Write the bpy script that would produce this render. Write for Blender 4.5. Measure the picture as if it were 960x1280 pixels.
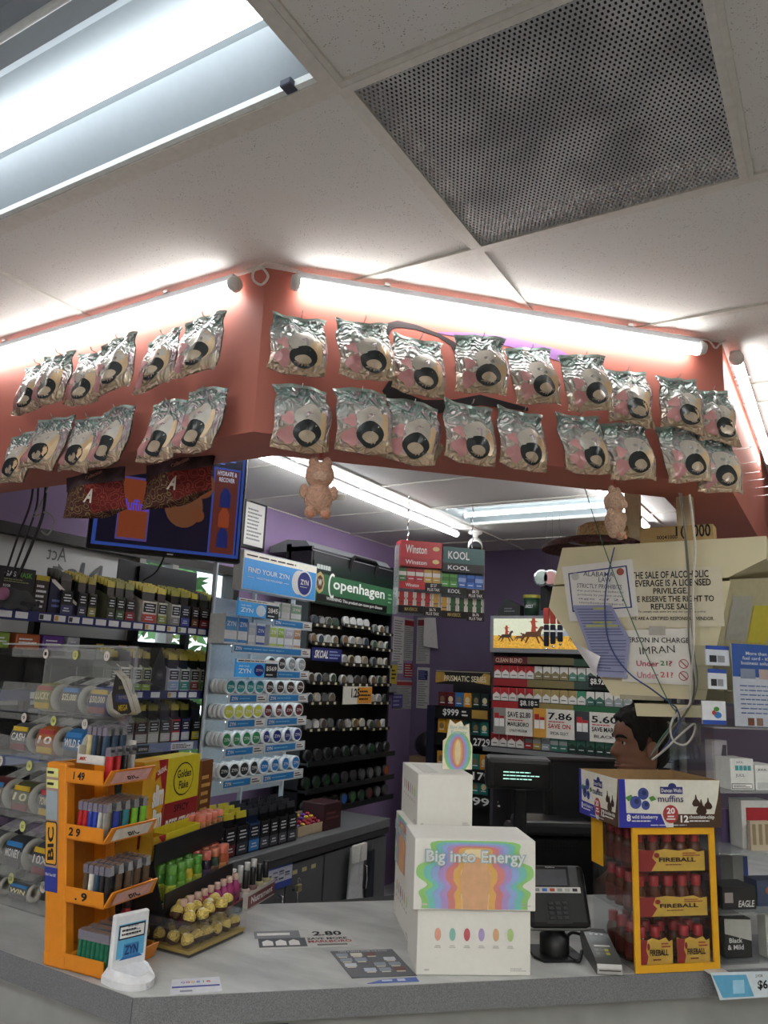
import bpy, bmesh, math, random
from mathutils import Vector, Matrix
random.seed(7)
for _o in list(bpy.data.objects): bpy.data.objects.remove(_o)
SC = bpy.context.scene
COL = SC.collection
# ------------------------------------------------------------------ camera
EYE = Vector((0.0, 0.0, 1.62))
FPX = 955.0
YAW, PITCH, ROLL = math.radians(31), math.radians(11.9), math.radians(2.4)
_f0 = Vector((-math.sin(YAW), math.cos(YAW), 0)); _r0 = Vector((math.cos(YAW), math.sin(YAW), 0)); _u0 = Vector((0, 0, 1))
FW = _f0 * math.cos(PITCH) + _u0 * math.sin(PITCH)
_u = _u0 * math.cos(PITCH) - _f0 * math.sin(PITCH)
UP = _u * math.cos(ROLL) - _r0 * math.sin(ROLL)
RT = _r0 * math.cos(ROLL) + _u * math.sin(ROLL)
cd = bpy.data.cameras.new('camera'); cam = bpy.data.objects.new('camera', cd); COL.objects.link(cam)
cd.sensor_width = 36; cd.lens = FPX / 1280 * 36; cd.clip_start = 0.01
cam.matrix_world = Matrix(((RT.x, UP.x, -FW.x, EYE.x), (RT.y, UP.y, -FW.y, EYE.y), (RT.z, UP.z, -FW.z, EYE.z), (0, 0, 0, 1)))
SC.camera = cam
# ------------------------------------------------------------------ world, exposure
w = bpy.data.worlds.new('world'); SC.world = w; w.use_nodes = True
w.node_tree.nodes['Background'].inputs[0].default_value = (0.80, 0.90, 1.0, 1)
w.node_tree.nodes['Background'].inputs[1].default_value = 1.3
SC.view_settings.view_transform = 'Standard'; SC.view_settings.look = 'None'
SC.view_settings.gamma = 1; SC.view_settings.use_curve_mapping = False
SC.view_settings.exposure = 1.22
TUBE_E, TROFFER_E, INNER_E, ADDED_STORE_E = 8.0, 3.2, 14.0, 18.0
# ------------------------------------------------------------------ measuring helpers (photo pixel -> ray -> real plane)
def ray(x, y): return RT * ((x - 480) / FPX) - UP * ((y - 640) / FPX) + FW
def onZ(x, y, z): d = ray(x, y); return EYE + d * ((z - EYE.z) / d.z)
def onX(x, y, X): d = ray(x, y); return EYE + d * ((X - EYE.x) / d.x)
def onY(x, y, Y): d = ray(x, y); return EYE + d * ((Y - EYE.y) / d.y)
def onD(x, y, c):
    d = ray(x, y); return EYE + d * (c / (d.y - d.x))
class Fr:
    """upright local frame: x to the right of the front, y away from the viewer, z up"""
    def __init__(s, o, rz):
        s.o = Vector(o); s.deg = rz; s.rz = math.radians(rz)
        s.ex = Vector((math.cos(s.rz), math.sin(s.rz), 0)); s.ey = Vector((-math.sin(s.rz), math.cos(s.rz), 0))
    def px(s, x, y, d=0.0):
        r = ray(x, y); n = s.ey
        t = (n.dot(s.o - EYE) + d) / n.dot(r)
        p = EYE + r * t - s.o
        return p.dot(s.ex), p.z
    def w(s, x, y, z): return s.o + s.ex * x + s.ey * y + Vector((0, 0, z))
# ------------------------------------------------------------------ materials
def lin(h):
    h = h.lstrip('#'); o = []
    for i in (0, 2, 4):
        c = int(h[i:i + 2], 16) / 255
        o.append(c / 12.92 if c <= 0.04045 else ((c + 0.055) / 1.055) ** 2.4)
    return (*o, 1)
_mc = {}
def C(hx, rough=0.5, met=0.0, noise=0.06, scale=60.0, bump=0.0, em=0.0, spec=0.5):
    k = (hx, rough, met, noise, scale, bump, em, spec)
    if k in _mc: return _mc[k]
    m = bpy.data.materials.new('paint_%s_%d' % (hx.strip('#'), len(_mc))); m.use_nodes = True
    nt = m.node_tree; b = nt.nodes['Principled BSDF']
    b.inputs['Roughness'].default_value = rough; b.inputs['Metallic'].default_value = met
    b.inputs['Specular IOR Level'].default_value = spec
    c = lin(hx)
    tc = nt.nodes.new('ShaderNodeTexCoord'); nz = nt.nodes.new('ShaderNodeTexNoise')
    nz.inputs['Scale'].default_value = scale; nz.inputs['Detail'].default_value = 3
    nt.links.new(tc.outputs['Object'], nz.inputs['Vector'])
    rp = nt.nodes.new('ShaderNodeValToRGB')
    lo = tuple(max(0, v * (1 - noise)) for v in c[:3]) + (1,); hi = tuple(min(1, v * (1 + noise)) for v in c[:3]) + (1,)
    rp.color_ramp.elements[0].position = 0.3; rp.color_ramp.elements[1].position = 0.7
    rp.color_ramp.elements[0].color = lo; rp.color_ramp.elements[1].color = hi
    nt.links.new(nz.outputs['Fac'], rp.inputs['Fac']); nt.links.new(rp.outputs['Color'], b.inputs['Base Color'])
    if em:
        b.inputs['Emission Color'].default_value = c; b.inputs['Emission Strength'].default_value = em
    if bump:
        bp = nt.nodes.new('ShaderNodeBump'); bp.inputs['Strength'].default_value = bump; bp.inputs['Distance'].default_value = 0.01
        nt.links.new(nz.outputs['Fac'], bp.inputs['Height']); nt.links.new(bp.outputs['Normal'], b.inputs['Normal'])
    _mc[k] = m; return m
def clear(name, tint, rough=0.05, gloss=0.04, haze=0.0, hazecol=(0.8, 0.8, 0.8, 1)):
    m = bpy.data.materials.new(name); m.use_nodes = True; nt = m.node_tree
    out = nt.nodes['Material Output']; nt.nodes.remove(nt.nodes['Principled BSDF'])
    tr = nt.nodes.new('ShaderNodeBsdfTransparent'); tr.inputs[0].default_value = tint
    gl = nt.nodes.new('ShaderNodeBsdfGlossy'); gl.inputs['Roughness'].default_value = rough; gl.inputs[0].default_value = (1, 1, 1, 1)
    lw = nt.nodes.new('ShaderNodeLayerWeight'); lw.inputs[0].default_value = 0.25
    ma = nt.nodes.new('ShaderNodeMath'); ma.operation = 'MULTIPLY_ADD'; ma.inputs[1].default_value = 0.32; ma.inputs[2].default_value = gloss
    nt.links.new(lw.outputs['Fresnel'], ma.inputs[0])
    mx = nt.nodes.new('ShaderNodeMixShader'); nt.links.new(ma.outputs[0], mx.inputs[0])
    base = tr.outputs[0]
    if haze:
        df = nt.nodes.new('ShaderNodeBsdfDiffuse'); df.inputs[0].default_value = hazecol
        m2 = nt.nodes.new('ShaderNodeMixShader'); m2.inputs[0].default_value = haze
        nt.links.new(tr.outputs[0], m2.inputs[1]); nt.links.new(df.outputs[0], m2.inputs[2]); base = m2.outputs[0]
    nt.links.new(base, mx.inputs[1]); nt.links.new(gl.outputs[0], mx.inputs[2]); nt.links.new(mx.outputs[0], out.inputs[0])
    return m
ACRYL = clear('clear_acrylic', (0.965, 0.975, 0.975, 1), 0.06, 0.008, 0.003)
ACRYLEDGE = clear('acrylic_edge', (0.82, 0.87, 0.87, 1), 0.1, 0.10, 0.22)
GLASS = clear('window_glass', (0.93, 0.97, 0.96, 1), 0.02, 0.04)
BLISTER = clear('blister_plastic', (0.97, 0.97, 0.97, 1), 0.08, 0.05, 0.03)
BLACK = C('#0c0c0d', 0.45); DARK = C('#1a1a1c', 0.5); WHITE = C('#e9e8e4', 0.5); PAPER = C('#e6e4de', 0.8, noise=0.03)
INK = C('#151518', 0.8); CHROME = C('#cfd0d2', 0.2, 1.0, 0.02); GREY = C('#8b8c8d', 0.55)
def em(name, col, s):
    m = bpy.data.materials.new(name); m.use_nodes = True; nt = m.node_tree
    b = nt.nodes['Principled BSDF']; b.inputs['Base Color'].default_value = (0.9, 0.9, 0.9, 1)
    b.inputs['Emission Color'].default_value = col; b.inputs['Emission Strength'].default_value = s
    # faint procedural unevenness of the diffuser
    nz = nt.nodes.new('ShaderNodeTexNoise'); nz.inputs['Scale'].default_value = 8
    mr = nt.nodes.new('ShaderNodeMapRange'); mr.inputs[3].default_value = s * 0.94; mr.inputs[4].default_value = s * 1.06
    nt.links.new(nz.outputs['Fac'], mr.inputs[0]); nt.links.new(mr.outputs[0], b.inputs['Emission Strength'])
    return m
_sc = {}
def screen_paint(hx, e):
    if (hx, e) in _sc: return _sc[(hx, e)]
    m = em('screen_%s' % hx.strip('#'), lin(hx), e); b = m.node_tree.nodes['Principled BSDF']; b.inputs['Base Color'].default_value = (.01, .01, .012, 1); b.inputs['Roughness'].default_value = .25
    _sc[(hx, e)] = m; return m
# ------------------------------------------------------------------ mesh builder
class MB:
    def __init__(s): s.v = []; s.f = []; s.m = []; s.s = []; s.k = 0; s.sm = False; s.T = None
    def add(s, vs, fs):
        o = len(s.v)
        if s.T is not None: vs = [s.T @ Vector(v) for v in vs]
        s.v += [tuple(v) for v in vs]
        for f in fs: s.f.append([i + o for i in f]); s.m.append(s.k); s.s.append(s.sm)
        return s
    def box(s, x0, x1, y0, y1, z0, z1):
        return s.add([(x0, y0, z0), (x1, y0, z0), (x1, y1, z0), (x0, y1, z0), (x0, y0, z1), (x1, y0, z1), (x1, y1, z1), (x0, y1, z1)],
                     [(0, 3, 2, 1), (4, 5, 6, 7), (0, 1, 5, 4), (1, 2, 6, 5), (2, 3, 7, 6), (3, 0, 4, 7)])
    def rbox(s, x0, x1, y0, y1, z0, z1, b=0.003, seg=1):
        bm = bmesh.new(); bmesh.ops.create_cube(bm, size=1)
        for v in bm.verts: v.co = Vector(((x0 + x1) / 2 + v.co.x * (x1 - x0), (y0 + y1) / 2 + v.co.y * (y1 - y0), (z0 + z1) / 2 + v.co.z * (z1 - z0)))
        b = min(b, abs(x1 - x0) * .45, abs(y1 - y0) * .45, abs(z1 - z0) * .45)
        bmesh.ops.bevel(bm, geom=bm.edges[:], offset=b, segments=seg, affect='EDGES', profile=0.5)
        bm.verts.index_update()
        s.add([v.co.copy() for v in bm.verts], [[v.index for v in f.verts] for f in bm.faces]); bm.free(); return s
    def prism(s, pts, y0, y1):
        n = len(pts)
        a = sum(pts[i][0] * pts[(i + 1) % n][1] - pts[(i + 1) % n][0] * pts[i][1] for i in range(n))
        if a < 0: pts = pts[::-1]
        vs = [(x, y0, z) for x, z in pts] + [(x, y1, z) for x, z in pts]
        fs = [list(range(n)), list(range(2 * n - 1, n - 1, -1))] + [(i, i + n, (i + 1) % n + n, (i + 1) % n) for i in range(n)]
        return s.add(vs, fs)
    def prismz(s, pts, z0, z1):
        n = len(pts)
        a = sum(pts[i][0] * pts[(i + 1) % n][1] - pts[(i + 1) % n][0] * pts[i][1] for i in range(n))
        if a < 0: pts = pts[::-1]
        vs = [(x, y, z0) for x, y in pts] + [(x, y, z1) for x, y in pts]
        fs = [list(range(n - 1, -1, -1)), list(range(n, 2 * n))] + [(i, (i + 1) % n, (i + 1) % n + n, i + n) for i in range(n)]
        return s.add(vs, fs)
    def prismx(s, pts, x0, x1):      # pts are (y,z)
        n = len(pts)
        a = sum(pts[i][0] * pts[(i + 1) % n][1] - pts[(i + 1) % n][0] * pts[i][1] for i in range(n))
        if a < 0: pts = pts[::-1]
        vs = [(x0, y, z) for y, z in pts] + [(x1, y, z) for y, z in pts]
        fs = [list(range(n - 1, -1, -1)), list(range(n, 2 * n))] + [(i, (i + 1) % n, (i + 1) % n + n, i + n) for i in range(n)]
        return s.add(vs, fs)
    def lathe(s, prof, n=16, T=None):
        o = s.T
        if T is not None: s.T = T if o is None else o @ T
        vs = []; fs = []; rings = []
        for r, z in prof:
            if r < 1e-6: rings.append([len(vs)]); vs.append((0, 0, z))
            else:
                rings.append(list(range(len(vs), len(vs) + n)))
                vs += [(r * math.cos(2 * math.pi * i / n), r * math.sin(2 * math.pi * i / n), z) for i in range(n)]
        for a, b in zip(rings, rings[1:]):
            for i in range(n):
                j = (i + 1) % n
                if len(a) == 1 and len(b) == 1: continue
                if len(a) == 1: fs.append((a[0], b[j], b[i]))
                elif len(b) == 1: fs.append((a[i], a[j], b[0]))
                else: fs.append((a[i], a[j], b[j], b[i]))
        s.add(vs, fs); s.T = o; return s
    def tube(s, pts, r, n=6):
        pts = [Vector(p) for p in pts]; rr = r if isinstance(r, (list, tuple)) else [r] * len(pts)
        vs = []; fs = []; u = None
        for i, p in enumerate(pts):
            t = (pts[min(i + 1, len(pts) - 1)] - pts[max(i - 1, 0)]).normalized()
            if u is None:
                u = t.orthogonal().normalized()
            u = (u - t * u.dot(t)).normalized(); v = t.cross(u)
            vs += [p + (u * math.cos(2 * math.pi * k / n) + v * math.sin(2 * math.pi * k / n)) * rr[i] for k in range(n)]
        for i in range(len(pts) - 1):
            for k in range(n):
                l = (k + 1) % n
                fs.append((i * n + k, i * n + l, (i + 1) * n + l, (i + 1) * n + k))
        fs.append(list(range(n - 1, -1, -1))); fs.append(list(range((len(pts) - 1) * n, len(pts) * n)))
        return s.add(vs, fs)
    def sphere(s, c, r, n=12, m=8, sc=(1, 1, 1)):
        pr = [(r * math.sin(math.pi * i / m), -r * math.cos(math.pi * i / m)) for i in range(m + 1)]
        pr[0] = (0, -r); pr[-1] = (0, r)
        return s.lathe(pr, n, Matrix.Translation(c) @ Matrix.Diagonal((*sc, 1)))
    def grid(s, fn, nu, nv, flip=False):
        vs = [fn(i / nu, j / nv) for j in range(nv + 1) for i in range(nu + 1)]
        fs = []
        for j in range(nv):
            for i in range(nu):
                a = j * (nu + 1) + i; q = (a, a + 1, a + nu + 2, a + nu + 1)
                fs.append(q[::-1] if flip else q)
        return s.add(vs, fs)
    def mesh(s, name, mats):
        me = bpy.data.meshes.new(name); me.from_pydata(s.v, [], s.f)
        for m in (mats if isinstance(mats, (list, tuple)) else [mats]): me.materials.append(m)
        me.polygons.foreach_set('material_index', s.m); me.polygons.foreach_set('use_smooth', s.s)
        me.update(); return me
    def build(s, name, mats, parent=None, loc=None, rz=None):
        return ob(name, s.mesh(name, mats), parent, loc, rz)
def ob(name, me, parent=None, loc=None, rz=None):
    o = bpy.data.objects.new(name, me); COL.objects.link(o)
    if parent is not None: o.parent = parent
    if loc is not None: o.location = loc
    if rz is not None: o.rotation_euler = (0, 0, math.radians(rz))
    return o
def tag(o, label, cat, group=None, kind=None):
    if label: o['label'] = label
    if cat: o['category'] = cat
    if group: o['group'] = group
    if kind: o['kind'] = kind
    return o
def thing(name, label, cat, loc=(0, 0, 0), rz=0, group=None):
    return tag(ob(name, None, None, loc, rz), label, cat, group)
def struct(o, label=None, cat=None):
    o['kind'] = 'structure'
    if label: o['label'] = label
    if cat: o['category'] = cat
    return o
def fthing(fr, name, label, cat, x=0, y=0, z=0, group=None, drz=0):
    return thing(name, label, cat, fr.w(x, y, z), fr.deg + drz, group)
def cp(o, parent=None, loc=None):
    c = o.copy(); COL.objects.link(c); c.parent = parent
    if loc is not None: c.location = loc
    return c
def dup(root, loc, rz, label, group=None):
    r = root.copy(); COL.objects.link(r); r.location = loc; r.rotation_euler = (0, 0, math.radians(rz)); r['label'] = label
    if group: r['group'] = group
    for ch in root.children:
        c = ch.copy(); COL.objects.link(c); c.parent = r
        for g in ch.children:
            d = g.copy(); COL.objects.link(d); d.parent = c
    return r
# flat print
_tc = {}
def tmesh(t, bold, shear=0):
    k = (t, bold, shear)
    if k in _tc: return _tc[k]
    cu = bpy.data.curves.new('lettering', 'FONT'); cu.body = t; cu.resolution_u = 2; cu.offset = bold; cu.align_x = 'CENTER'; cu.shear = shear
    o = bpy.data.objects.new('lettering', cu)
    me = bpy.data.meshes.new_from_object(o); bpy.data.objects.remove(o); bpy.data.curves.remove(cu)
    xs = [v.co.x for v in me.vertices] or [0]; ys = [v.co.y for v in me.vertices] or [0]
    cx, cy = (min(xs) + max(xs)) / 2, (min(ys) + max(ys)) / 2; W, H = max(max(xs) - min(xs), 1e-4), max(max(ys) - min(ys), 1e-4)
    for v in me.vertices: v.co = ((v.co.x - cx) / W, 0, (v.co.y - cy) / H)
    me.update(); _tc[k] = me; return me
_tm = {}
def txt(par, t, mat, cx, cz, wd, h, y=-0.001, bold=0.012, rot=0.0, shear=0, name='lettering', flat=False):
    k = (t, bold, shear, mat.name)
    if k not in _tm:
        me = tmesh(t, bold, shear).copy(); me.materials.clear(); me.materials.append(mat); _tm[k] = me
    o = ob(name, _tm[k], par)
    if flat:   # lies on a horizontal top: x right, cz = y position
        o.location = (cx, cz, y); o.rotation_euler = (-math.pi / 2, 0, rot)
    else:
        o.location = (cx, y, cz); o.rotation_euler = (0, rot, 0)
    o.scale = (wd, 1, h); return o
def quad(par, name, mat, x0, x1, z0, z1, y=-0.0006, t=0.0005):
    return MB().box(x0, x1, y, y + t, z0, z1).build(name, mat, par)
def poly(par, name, mat, pts, y=-0.0006, t=0.0005):
    return MB().prism(list(pts), y, y + t).build(name, mat, par)
def lines(par, mat, x0, x1, z0, z1, n, y=-0.0012, fill=0.45, center=False, name='small_print', seed=1):
    r = random.Random(seed); m = MB(); dz = (z1 - z0) / n
    for i in range(n):
        L = (x1 - x0) * r.uniform(.65, 1); a = x0 + ((x1 - x0 - L) / 2 if center else 0); zc = z1 - dz * (i + .5)
        x = a
        while x < a + L:
            q = min(r.uniform(.06, .16) * (x1 - x0), a + L - x)
            m.box(x, x + q, y, y + .0004, zc - dz * fill / 2, zc + dz * fill / 2); x += q + .02 * (x1 - x0)
    return m.build(name, mat, par)
def ell(cx, cz, rx, rz_, n=20, a0=0, a1=2 * math.pi):
    full = abs(a1 - a0 - 2 * math.pi) < 1e-6
    return [(cx + rx * math.cos(a0 + (a1 - a0) * i / (n if full else n - 1)), cz + rz_ * math.sin(a0 + (a1 - a0) * i / (n if full else n - 1))) for i in range(n)]
ORD = ['first', 'second', 'third', 'fourth', 'fifth', 'sixth', 'seventh', 'eighth', 'ninth', 'tenth', 'eleventh', 'twelfth', 'thirteenth', 'fourteenth', 'fifteenth', 'sixteenth']
# ================================================================== THE SETTING
CE = 2.66; CT = 0.96; SB = 2.205
def tile_mat():
    m = bpy.data.materials.new('acoustic_tile'); m.use_nodes = True; nt = m.node_tree; b = nt.nodes['Principled BSDF']
    tc = nt.nodes.new('ShaderNodeTexCoord'); vo = nt.nodes.new('ShaderNodeTexVoronoi'); vo.inputs['Scale'].default_value = 150; vo.inputs['Randomness'].default_value = 1
    mp = nt.nodes.new('ShaderNodeMapping'); mp.inputs['Scale'].default_value = (1, 1.5, 1)
    nt.links.new(tc.outputs['Object'], mp.inputs[0]); nt.links.new(mp.outputs[0], vo.inputs['Vector'])
    nz = nt.nodes.new('ShaderNodeTexNoise'); nz.inputs['Scale'].default_value = 40; nt.links.new(tc.outputs['Object'], nz.inputs['Vector'])
    ad = nt.nodes.new('ShaderNodeMath'); ad.operation = 'MULTIPLY_ADD'; ad.inputs[1].default_value = 0.35; nt.links.new(nz.outputs['Fac'], ad.inputs[0]); nt.links.new(vo.outputs['Distance'], ad.inputs[2])
    rp = nt.nodes.new('ShaderNodeValToRGB'); rp.color_ramp.elements[0].position = 0.28; rp.color_ramp.elements[1].position = 0.37
    rp.color_ramp.elements[0].color = lin('#8d8780'); rp.color_ramp.elements[1].color = lin('#d9d6d2')
    nt.links.new(ad.outputs[0], rp.inputs[0]); nt.links.new(rp.outputs[0], b.inputs['Base Color'])
    bp = nt.nodes.new('ShaderNodeBump'); bp.inputs['Strength'].default_value = 0.5; bp.inputs['Distance'].default_value = 0.004
    nt.links.new(rp.outputs[0], bp.inputs['Height']); nt.links.new(bp.outputs[0], b.inputs['Normal'])
    b.inputs['Roughness'].default_value = 0.95; return m
TILE = tile_mat(); GRID = C('#cfccc4', 0.45)
ceil = struct(MB().box(-3.3, 3.6, -3.6, 6.0, CE + 0.14, CE + 0.2).build('ceiling', C('#bdb9b2', 0.9)), 'white suspended tile ceiling with metal grid', 'ceiling')
YL = [-3.3, -2.69, -2.08, -1.47, -0.86, -0.25, 0.36, 0.97, 1.58, 2.19, 2.8, 3.0, 3.61, 4.22, 4.83, 5.44, 5.9]
bars = MB()
TROF = [(-1.93, 0.36), (-2.2, 4.22), (0.51, -0.86), (-1.93, -0.86), (0.51, 1.58), (-1.93, -2.08), (2.0, 3.61), (-.71, -2.08), (1.73, -2.08)]
VENT = (-0.71, 0.97)
tcache = {}
for r in range(len(YL) - 1):
    y0, y1 = YL[r], YL[r + 1]; off = -0.27 if y0 >= 2.99 else 0
    xs = [-3.2] + [x for x in [-0.71 + off + 1.22 * k for k in range(-3, 5)] if -3.1 < x < 3.4] + [3.5]
    if abs(y0 - 0.97) < .01: xs = sorted(xs + [-0.10])
    for a, b in zip(xs, xs[1:]):
        bars.box(a - .012, a + .012, y0, y1, CE - .006, CE + .002)
        if any(abs(a - t[0]) < .03 and abs(y0 - t[1]) < .03 for t in TROF) and b - a > 1: continue
        if abs(a - VENT[0]) < .02 and abs(y0 - VENT[1]) < .02: continue
        k = (round(b - a, 2), round(y1 - y0, 2))
        if k not in tcache: tcache[k] = MB().box(0, b - a - .004, 0, y1 - y0 - .004, CE, CE + .016).mesh('ceiling_tile', TILE)
        ob('ceiling_tile', tcache[k], ceil, (a + .002, y0 + .002, 0))
    bars.box(-3.2, 3.5, y0 - .012, y0 + .012, CE - .0065, CE + .0015)
bars.build('ceiling_grid', GRID, ceil)
# perforated return grille
vent = thing('ceiling_vent', 'square perforated metal return air grille in the ceiling', 'vent', (VENT[0], VENT[1], CE))
def perf_mat():
    m = bpy.data.materials.new('perforated_metal'); m.use_nodes = True; nt = m.node_tree; b = nt.nodes['Principled BSDF']
    nz = nt.nodes.new('ShaderNodeTexNoise'); nz.inputs['Scale'].default_value = 4; nz.inputs['Detail'].default_value = 2
    rp = nt.nodes.new('ShaderNodeValToRGB'); rp.color_ramp.elements[0].position = .35; rp.color_ramp.elements[1].position = .6
    rp.color_ramp.elements[0].color = lin('#8d8f92'); rp.color_ramp.elements[1].color = lin('#b4b5b6')
    nt.links.new(nz.outputs['Fac'], rp.inputs[0]); nt.links.new(rp.outputs[0], b.inputs['Base Color']); b.inputs['Roughness'].default_value = .5
    return m
pm = MB()
N = 62; s0, s1 = .014, .596; st = (s1 - s0) / N; hr = st * .31
def _perf():      # staggered round (hexagonal) holes really cut into the sheet
    for j in range(N):
        xo = st / 2 if j % 2 else 0
        for i in range(N):
            x0 = s0 + i * st + xo - st / 4; z0 = s0 + j * st; cx = x0 + st / 2; cy = z0 + st / 2
            o = [(x0, z0), (x0 + st / 2, z0), (x0 + st, z0), (x0 + st, z0 + st), (x0 + st / 2, z0 + st), (x0, z0 + st)]
            h = [(cx + hr * math.cos(a), cy + hr * 1.15 * math.sin(a)) for a in [math.radians(d) for d in (225, 270, 315, 45, 90, 135)]]
            pm.add([(x, y, -.003) for x, y in o + h], [(k, k + 6, (k + 1) % 6 + 6, (k + 1) % 6) for k in range(6)])
_perf()
v = pm.build('perforated_sheet', perf_mat(), vent); v['kind'] = 'stuff'
MB().box(.0, .61, 0, .61, .07, .075).build('duct_back', C('#1b1c20', .9), vent)
fm = MB()
for a in ((0, .016, .016, .594), (.594, .61, .016, .594), (0, .61, 0, .016), (0, .61, .594, .61)): fm.box(a[0], a[1], a[2], a[3], -.0078, .07)
fm.build('frame', GRID, vent)
# walls, floor
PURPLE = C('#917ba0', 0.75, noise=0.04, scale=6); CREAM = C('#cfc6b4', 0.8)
struct(MB().box(-3.3, 3.6, -3.6, 6.0, -.1, 0).build('floor', C('#b4b4b2', .35, noise=.12, scale=9)), 'grey vinyl shop floor', 'floor')
WY0, WY1, WZ0, WZ1 = 0.3, 3.62, 0.95, 2.22
wl = MB().box(-3.3, -3.2, -3.6, WY0, 0, CE + .14).box(-3.3, -3.2, WY1, 6, 0, CE + .14).box(-3.3, -3.2, WY0, WY1, 0, WZ0).box(-3.3, -3.2, WY0, WY1, WZ1, CE + .14)
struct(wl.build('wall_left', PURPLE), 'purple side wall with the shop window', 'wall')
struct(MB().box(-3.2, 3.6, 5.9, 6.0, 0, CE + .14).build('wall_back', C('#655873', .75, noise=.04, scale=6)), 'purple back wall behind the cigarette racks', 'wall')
struct(MB().box(3.5, 3.6, -3.6, 5.9, 0, CE + .14).build('wall_right', CREAM), 'cream wall of the shop to the right', 'wall')
struct(MB().box(-3.2, 3.5, -3.6, -3.5, 0, CE + .14).build('wall_front', CREAM), 'cream wall behind the customer', 'wall')
# window: frame, mullions, panes, mirrored lettering on the film
win = struct(ob('window_1', None, None, (-3.25, 0, 0)), 'shop window with frosted film and mirrored grey lettering', 'window')
ALU = C('#34312f', .5, .3)
MB().box(-.05, .05, WY0, WY1, WZ0, WZ0 + .05).box(-.05, .05, WY0, WY1, WZ1 - .05, WZ1).box(-.05, .05, WY0, WY0 + .05, WZ0, WZ1).box(-.05, .05, WY1 - .05, WY1, WZ0, WZ1).build('window_frame', ALU, win)
for yy in (2.82, 3.06): MB().box(-.04, .045, yy, yy + .045, WZ0, WZ1).build('mullion', C('#9a9791', .5), win)
FILM = clear('frosted_film', (0.5, 0.5, 0.5, 1), .4, .02, .86, (.72, .72, .70, 1))
MB().box(-.02, -.012, WY0 + .05, 2.82, WZ0 + .05, WZ1 - .05).build('filmed_pane', FILM, win)
MB().box(-.02, -.012, 2.865, 3.06, WZ0 + .05, WZ1 - .05).build('pane', GLASS, win)
MB().box(-.02, -.012, 3.105, WY1 - .05, WZ0 + .05, WZ1 - .05).build('pane', GLASS, win)
def wintext(t, px0, px1, pz):
    p0 = onX(px0, pz[0], -3.258); p1 = onX(px1, pz[1], -3.258)
    o = txt(win, t, C('#6f7070', .7), 0, 0, 1, 1, bold=.0)
    o.location = (-.006, (p0.y + p1.y) / 2, (p0.z + p1.z) / 2); o.rotation_euler = (0, 0, math.pi / 2); o.scale = (-(p1.y - p0.y), 1, abs(p0.z - p1.z))
wintext('Act', 60, 82, (681, 703)); wintext('Nat', 66, 125, (697, 736))
# greenery and paving outside the window
sh = thing('outdoor_shrub', 'green leafy shrub seen outside the shop window', 'shrub', (-5.2, 4.6, -.1))
lf = MB(); rr = random.Random(3)
for i in range(900):
    a = rr.uniform(0, 6.28); ph = rr.uniform(-1, 1); R = rr.uniform(.45, .8)
    c = Vector((R * math.cos(a) * math.sqrt(1 - ph * ph), R * math.sin(a) * math.sqrt(1 - ph * ph), 1.6 + 1.2 * ph))
    u = Vector((rr.uniform(-1, 1), rr.uniform(-1, 1), rr.uniform(-1, 1))).normalized(); q = u.orthogonal().normalized()
    L = .09; lf.add([c - u * L, c + q * L * .45, c + u * L, c - q * L * .45], [(0, 1, 2, 3)])
o_ = lf.build('foliage', C('#4d7a3c', .6, noise=.3, scale=3), sh); o_['kind'] = 'stuff'
MB().tube([(0, 0, 0), (.03, 0, .7), (0, .04, 1.5)], [.06, .05, .03], 8).build('stem', C('#5a4632', .9), sh)
struct(MB().box(-14, -3.4, -6, 14, -.2, -.1).build('floor_outdoor_paving', C('#a8a49c', .9, noise=.1, scale=3)), 'pale concrete forecourt outside the window', 'pavement')
# ------------------------------------------------------------------ soffit above the counter
S0, S1, S2, S3 = Vector((-3.2, 1.416)), Vector((-1.247, 1.416)), Vector((-0.255, 2.408)), Vector((-0.255, 5.9))
th = .2; k = th * math.tan(math.radians(22.5))
I0 = (-3.2, 1.416 + th); I1 = (S1.x - k, S1.y + th); I2 = (S2.x - th, S2.y + k); I3 = (S3.x - th, 5.9)
SALMON = C('#b56a5b', .55, noise=.05, scale=5)
sof = MB()
for a, b, c, d in ((S0, S1, I1, I0), (S1, S2, I2, I1), (S2, S3, I3, I2)): sof.prismz([tuple(a), tuple(b), tuple(c), tuple(d)], SB, CE + .002)
soffit = struct(sof.build('wall_soffit', SALMON), 'salmon red soffit over the checkout counter', 'wall')
FD = Fr((S1.x, S1.y, 0), 45)      # diagonal face
FL = Fr((S1.x, S1.y, 0), 0)       # left face (x negative)
FR_ = Fr((S2.x, S2.y, 0), 90)     # right face
def swoosh(pts, wd, mat):
    L = [FD.px(*p) for p in pts]; a, b = [], []
    for i, p in enumerate(L):
        p = Vector(p); t = (Vector(L[min(i + 1, len(L) - 1)]) - Vector(L[max(0, i - 1)])).normalized(); n = Vector((-t.y, t.x))
        a.append(tuple(p + n * wd[i] / 2)); b.append(tuple(p - n * wd[i] / 2))
    m = MB()
    for i in range(len(a) - 1): m.prism([a[i], a[i + 1], b[i + 1], b[i]], -.0015, -.0003)
    o = m.build('vinyl_swoosh', mat, soffit); o.location = FD.o; o.rotation_euler = (0, 0, FD.rz)
swoosh([(484, 418), (486, 408), (497, 405), (520, 409), (548, 419), (566, 430), (572, 445)], [.01, .022, .02, .014, .01, .016, .008], C('#2a2024', .5))
swoosh([(545, 440), (520, 452), (500, 472), (490, 490), (500, 503), (530, 510), (570, 506), (600, 500), (660, 512)], [.004, .02, .04, .055, .06, .045, .03, .03, .01], C('#231b20', .5))
swoosh([(548, 416), (590, 420), (640, 428), (700, 445), (740, 462)], [.004, .02, .03, .034, .01], C('#8d62a0', .5))
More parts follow.
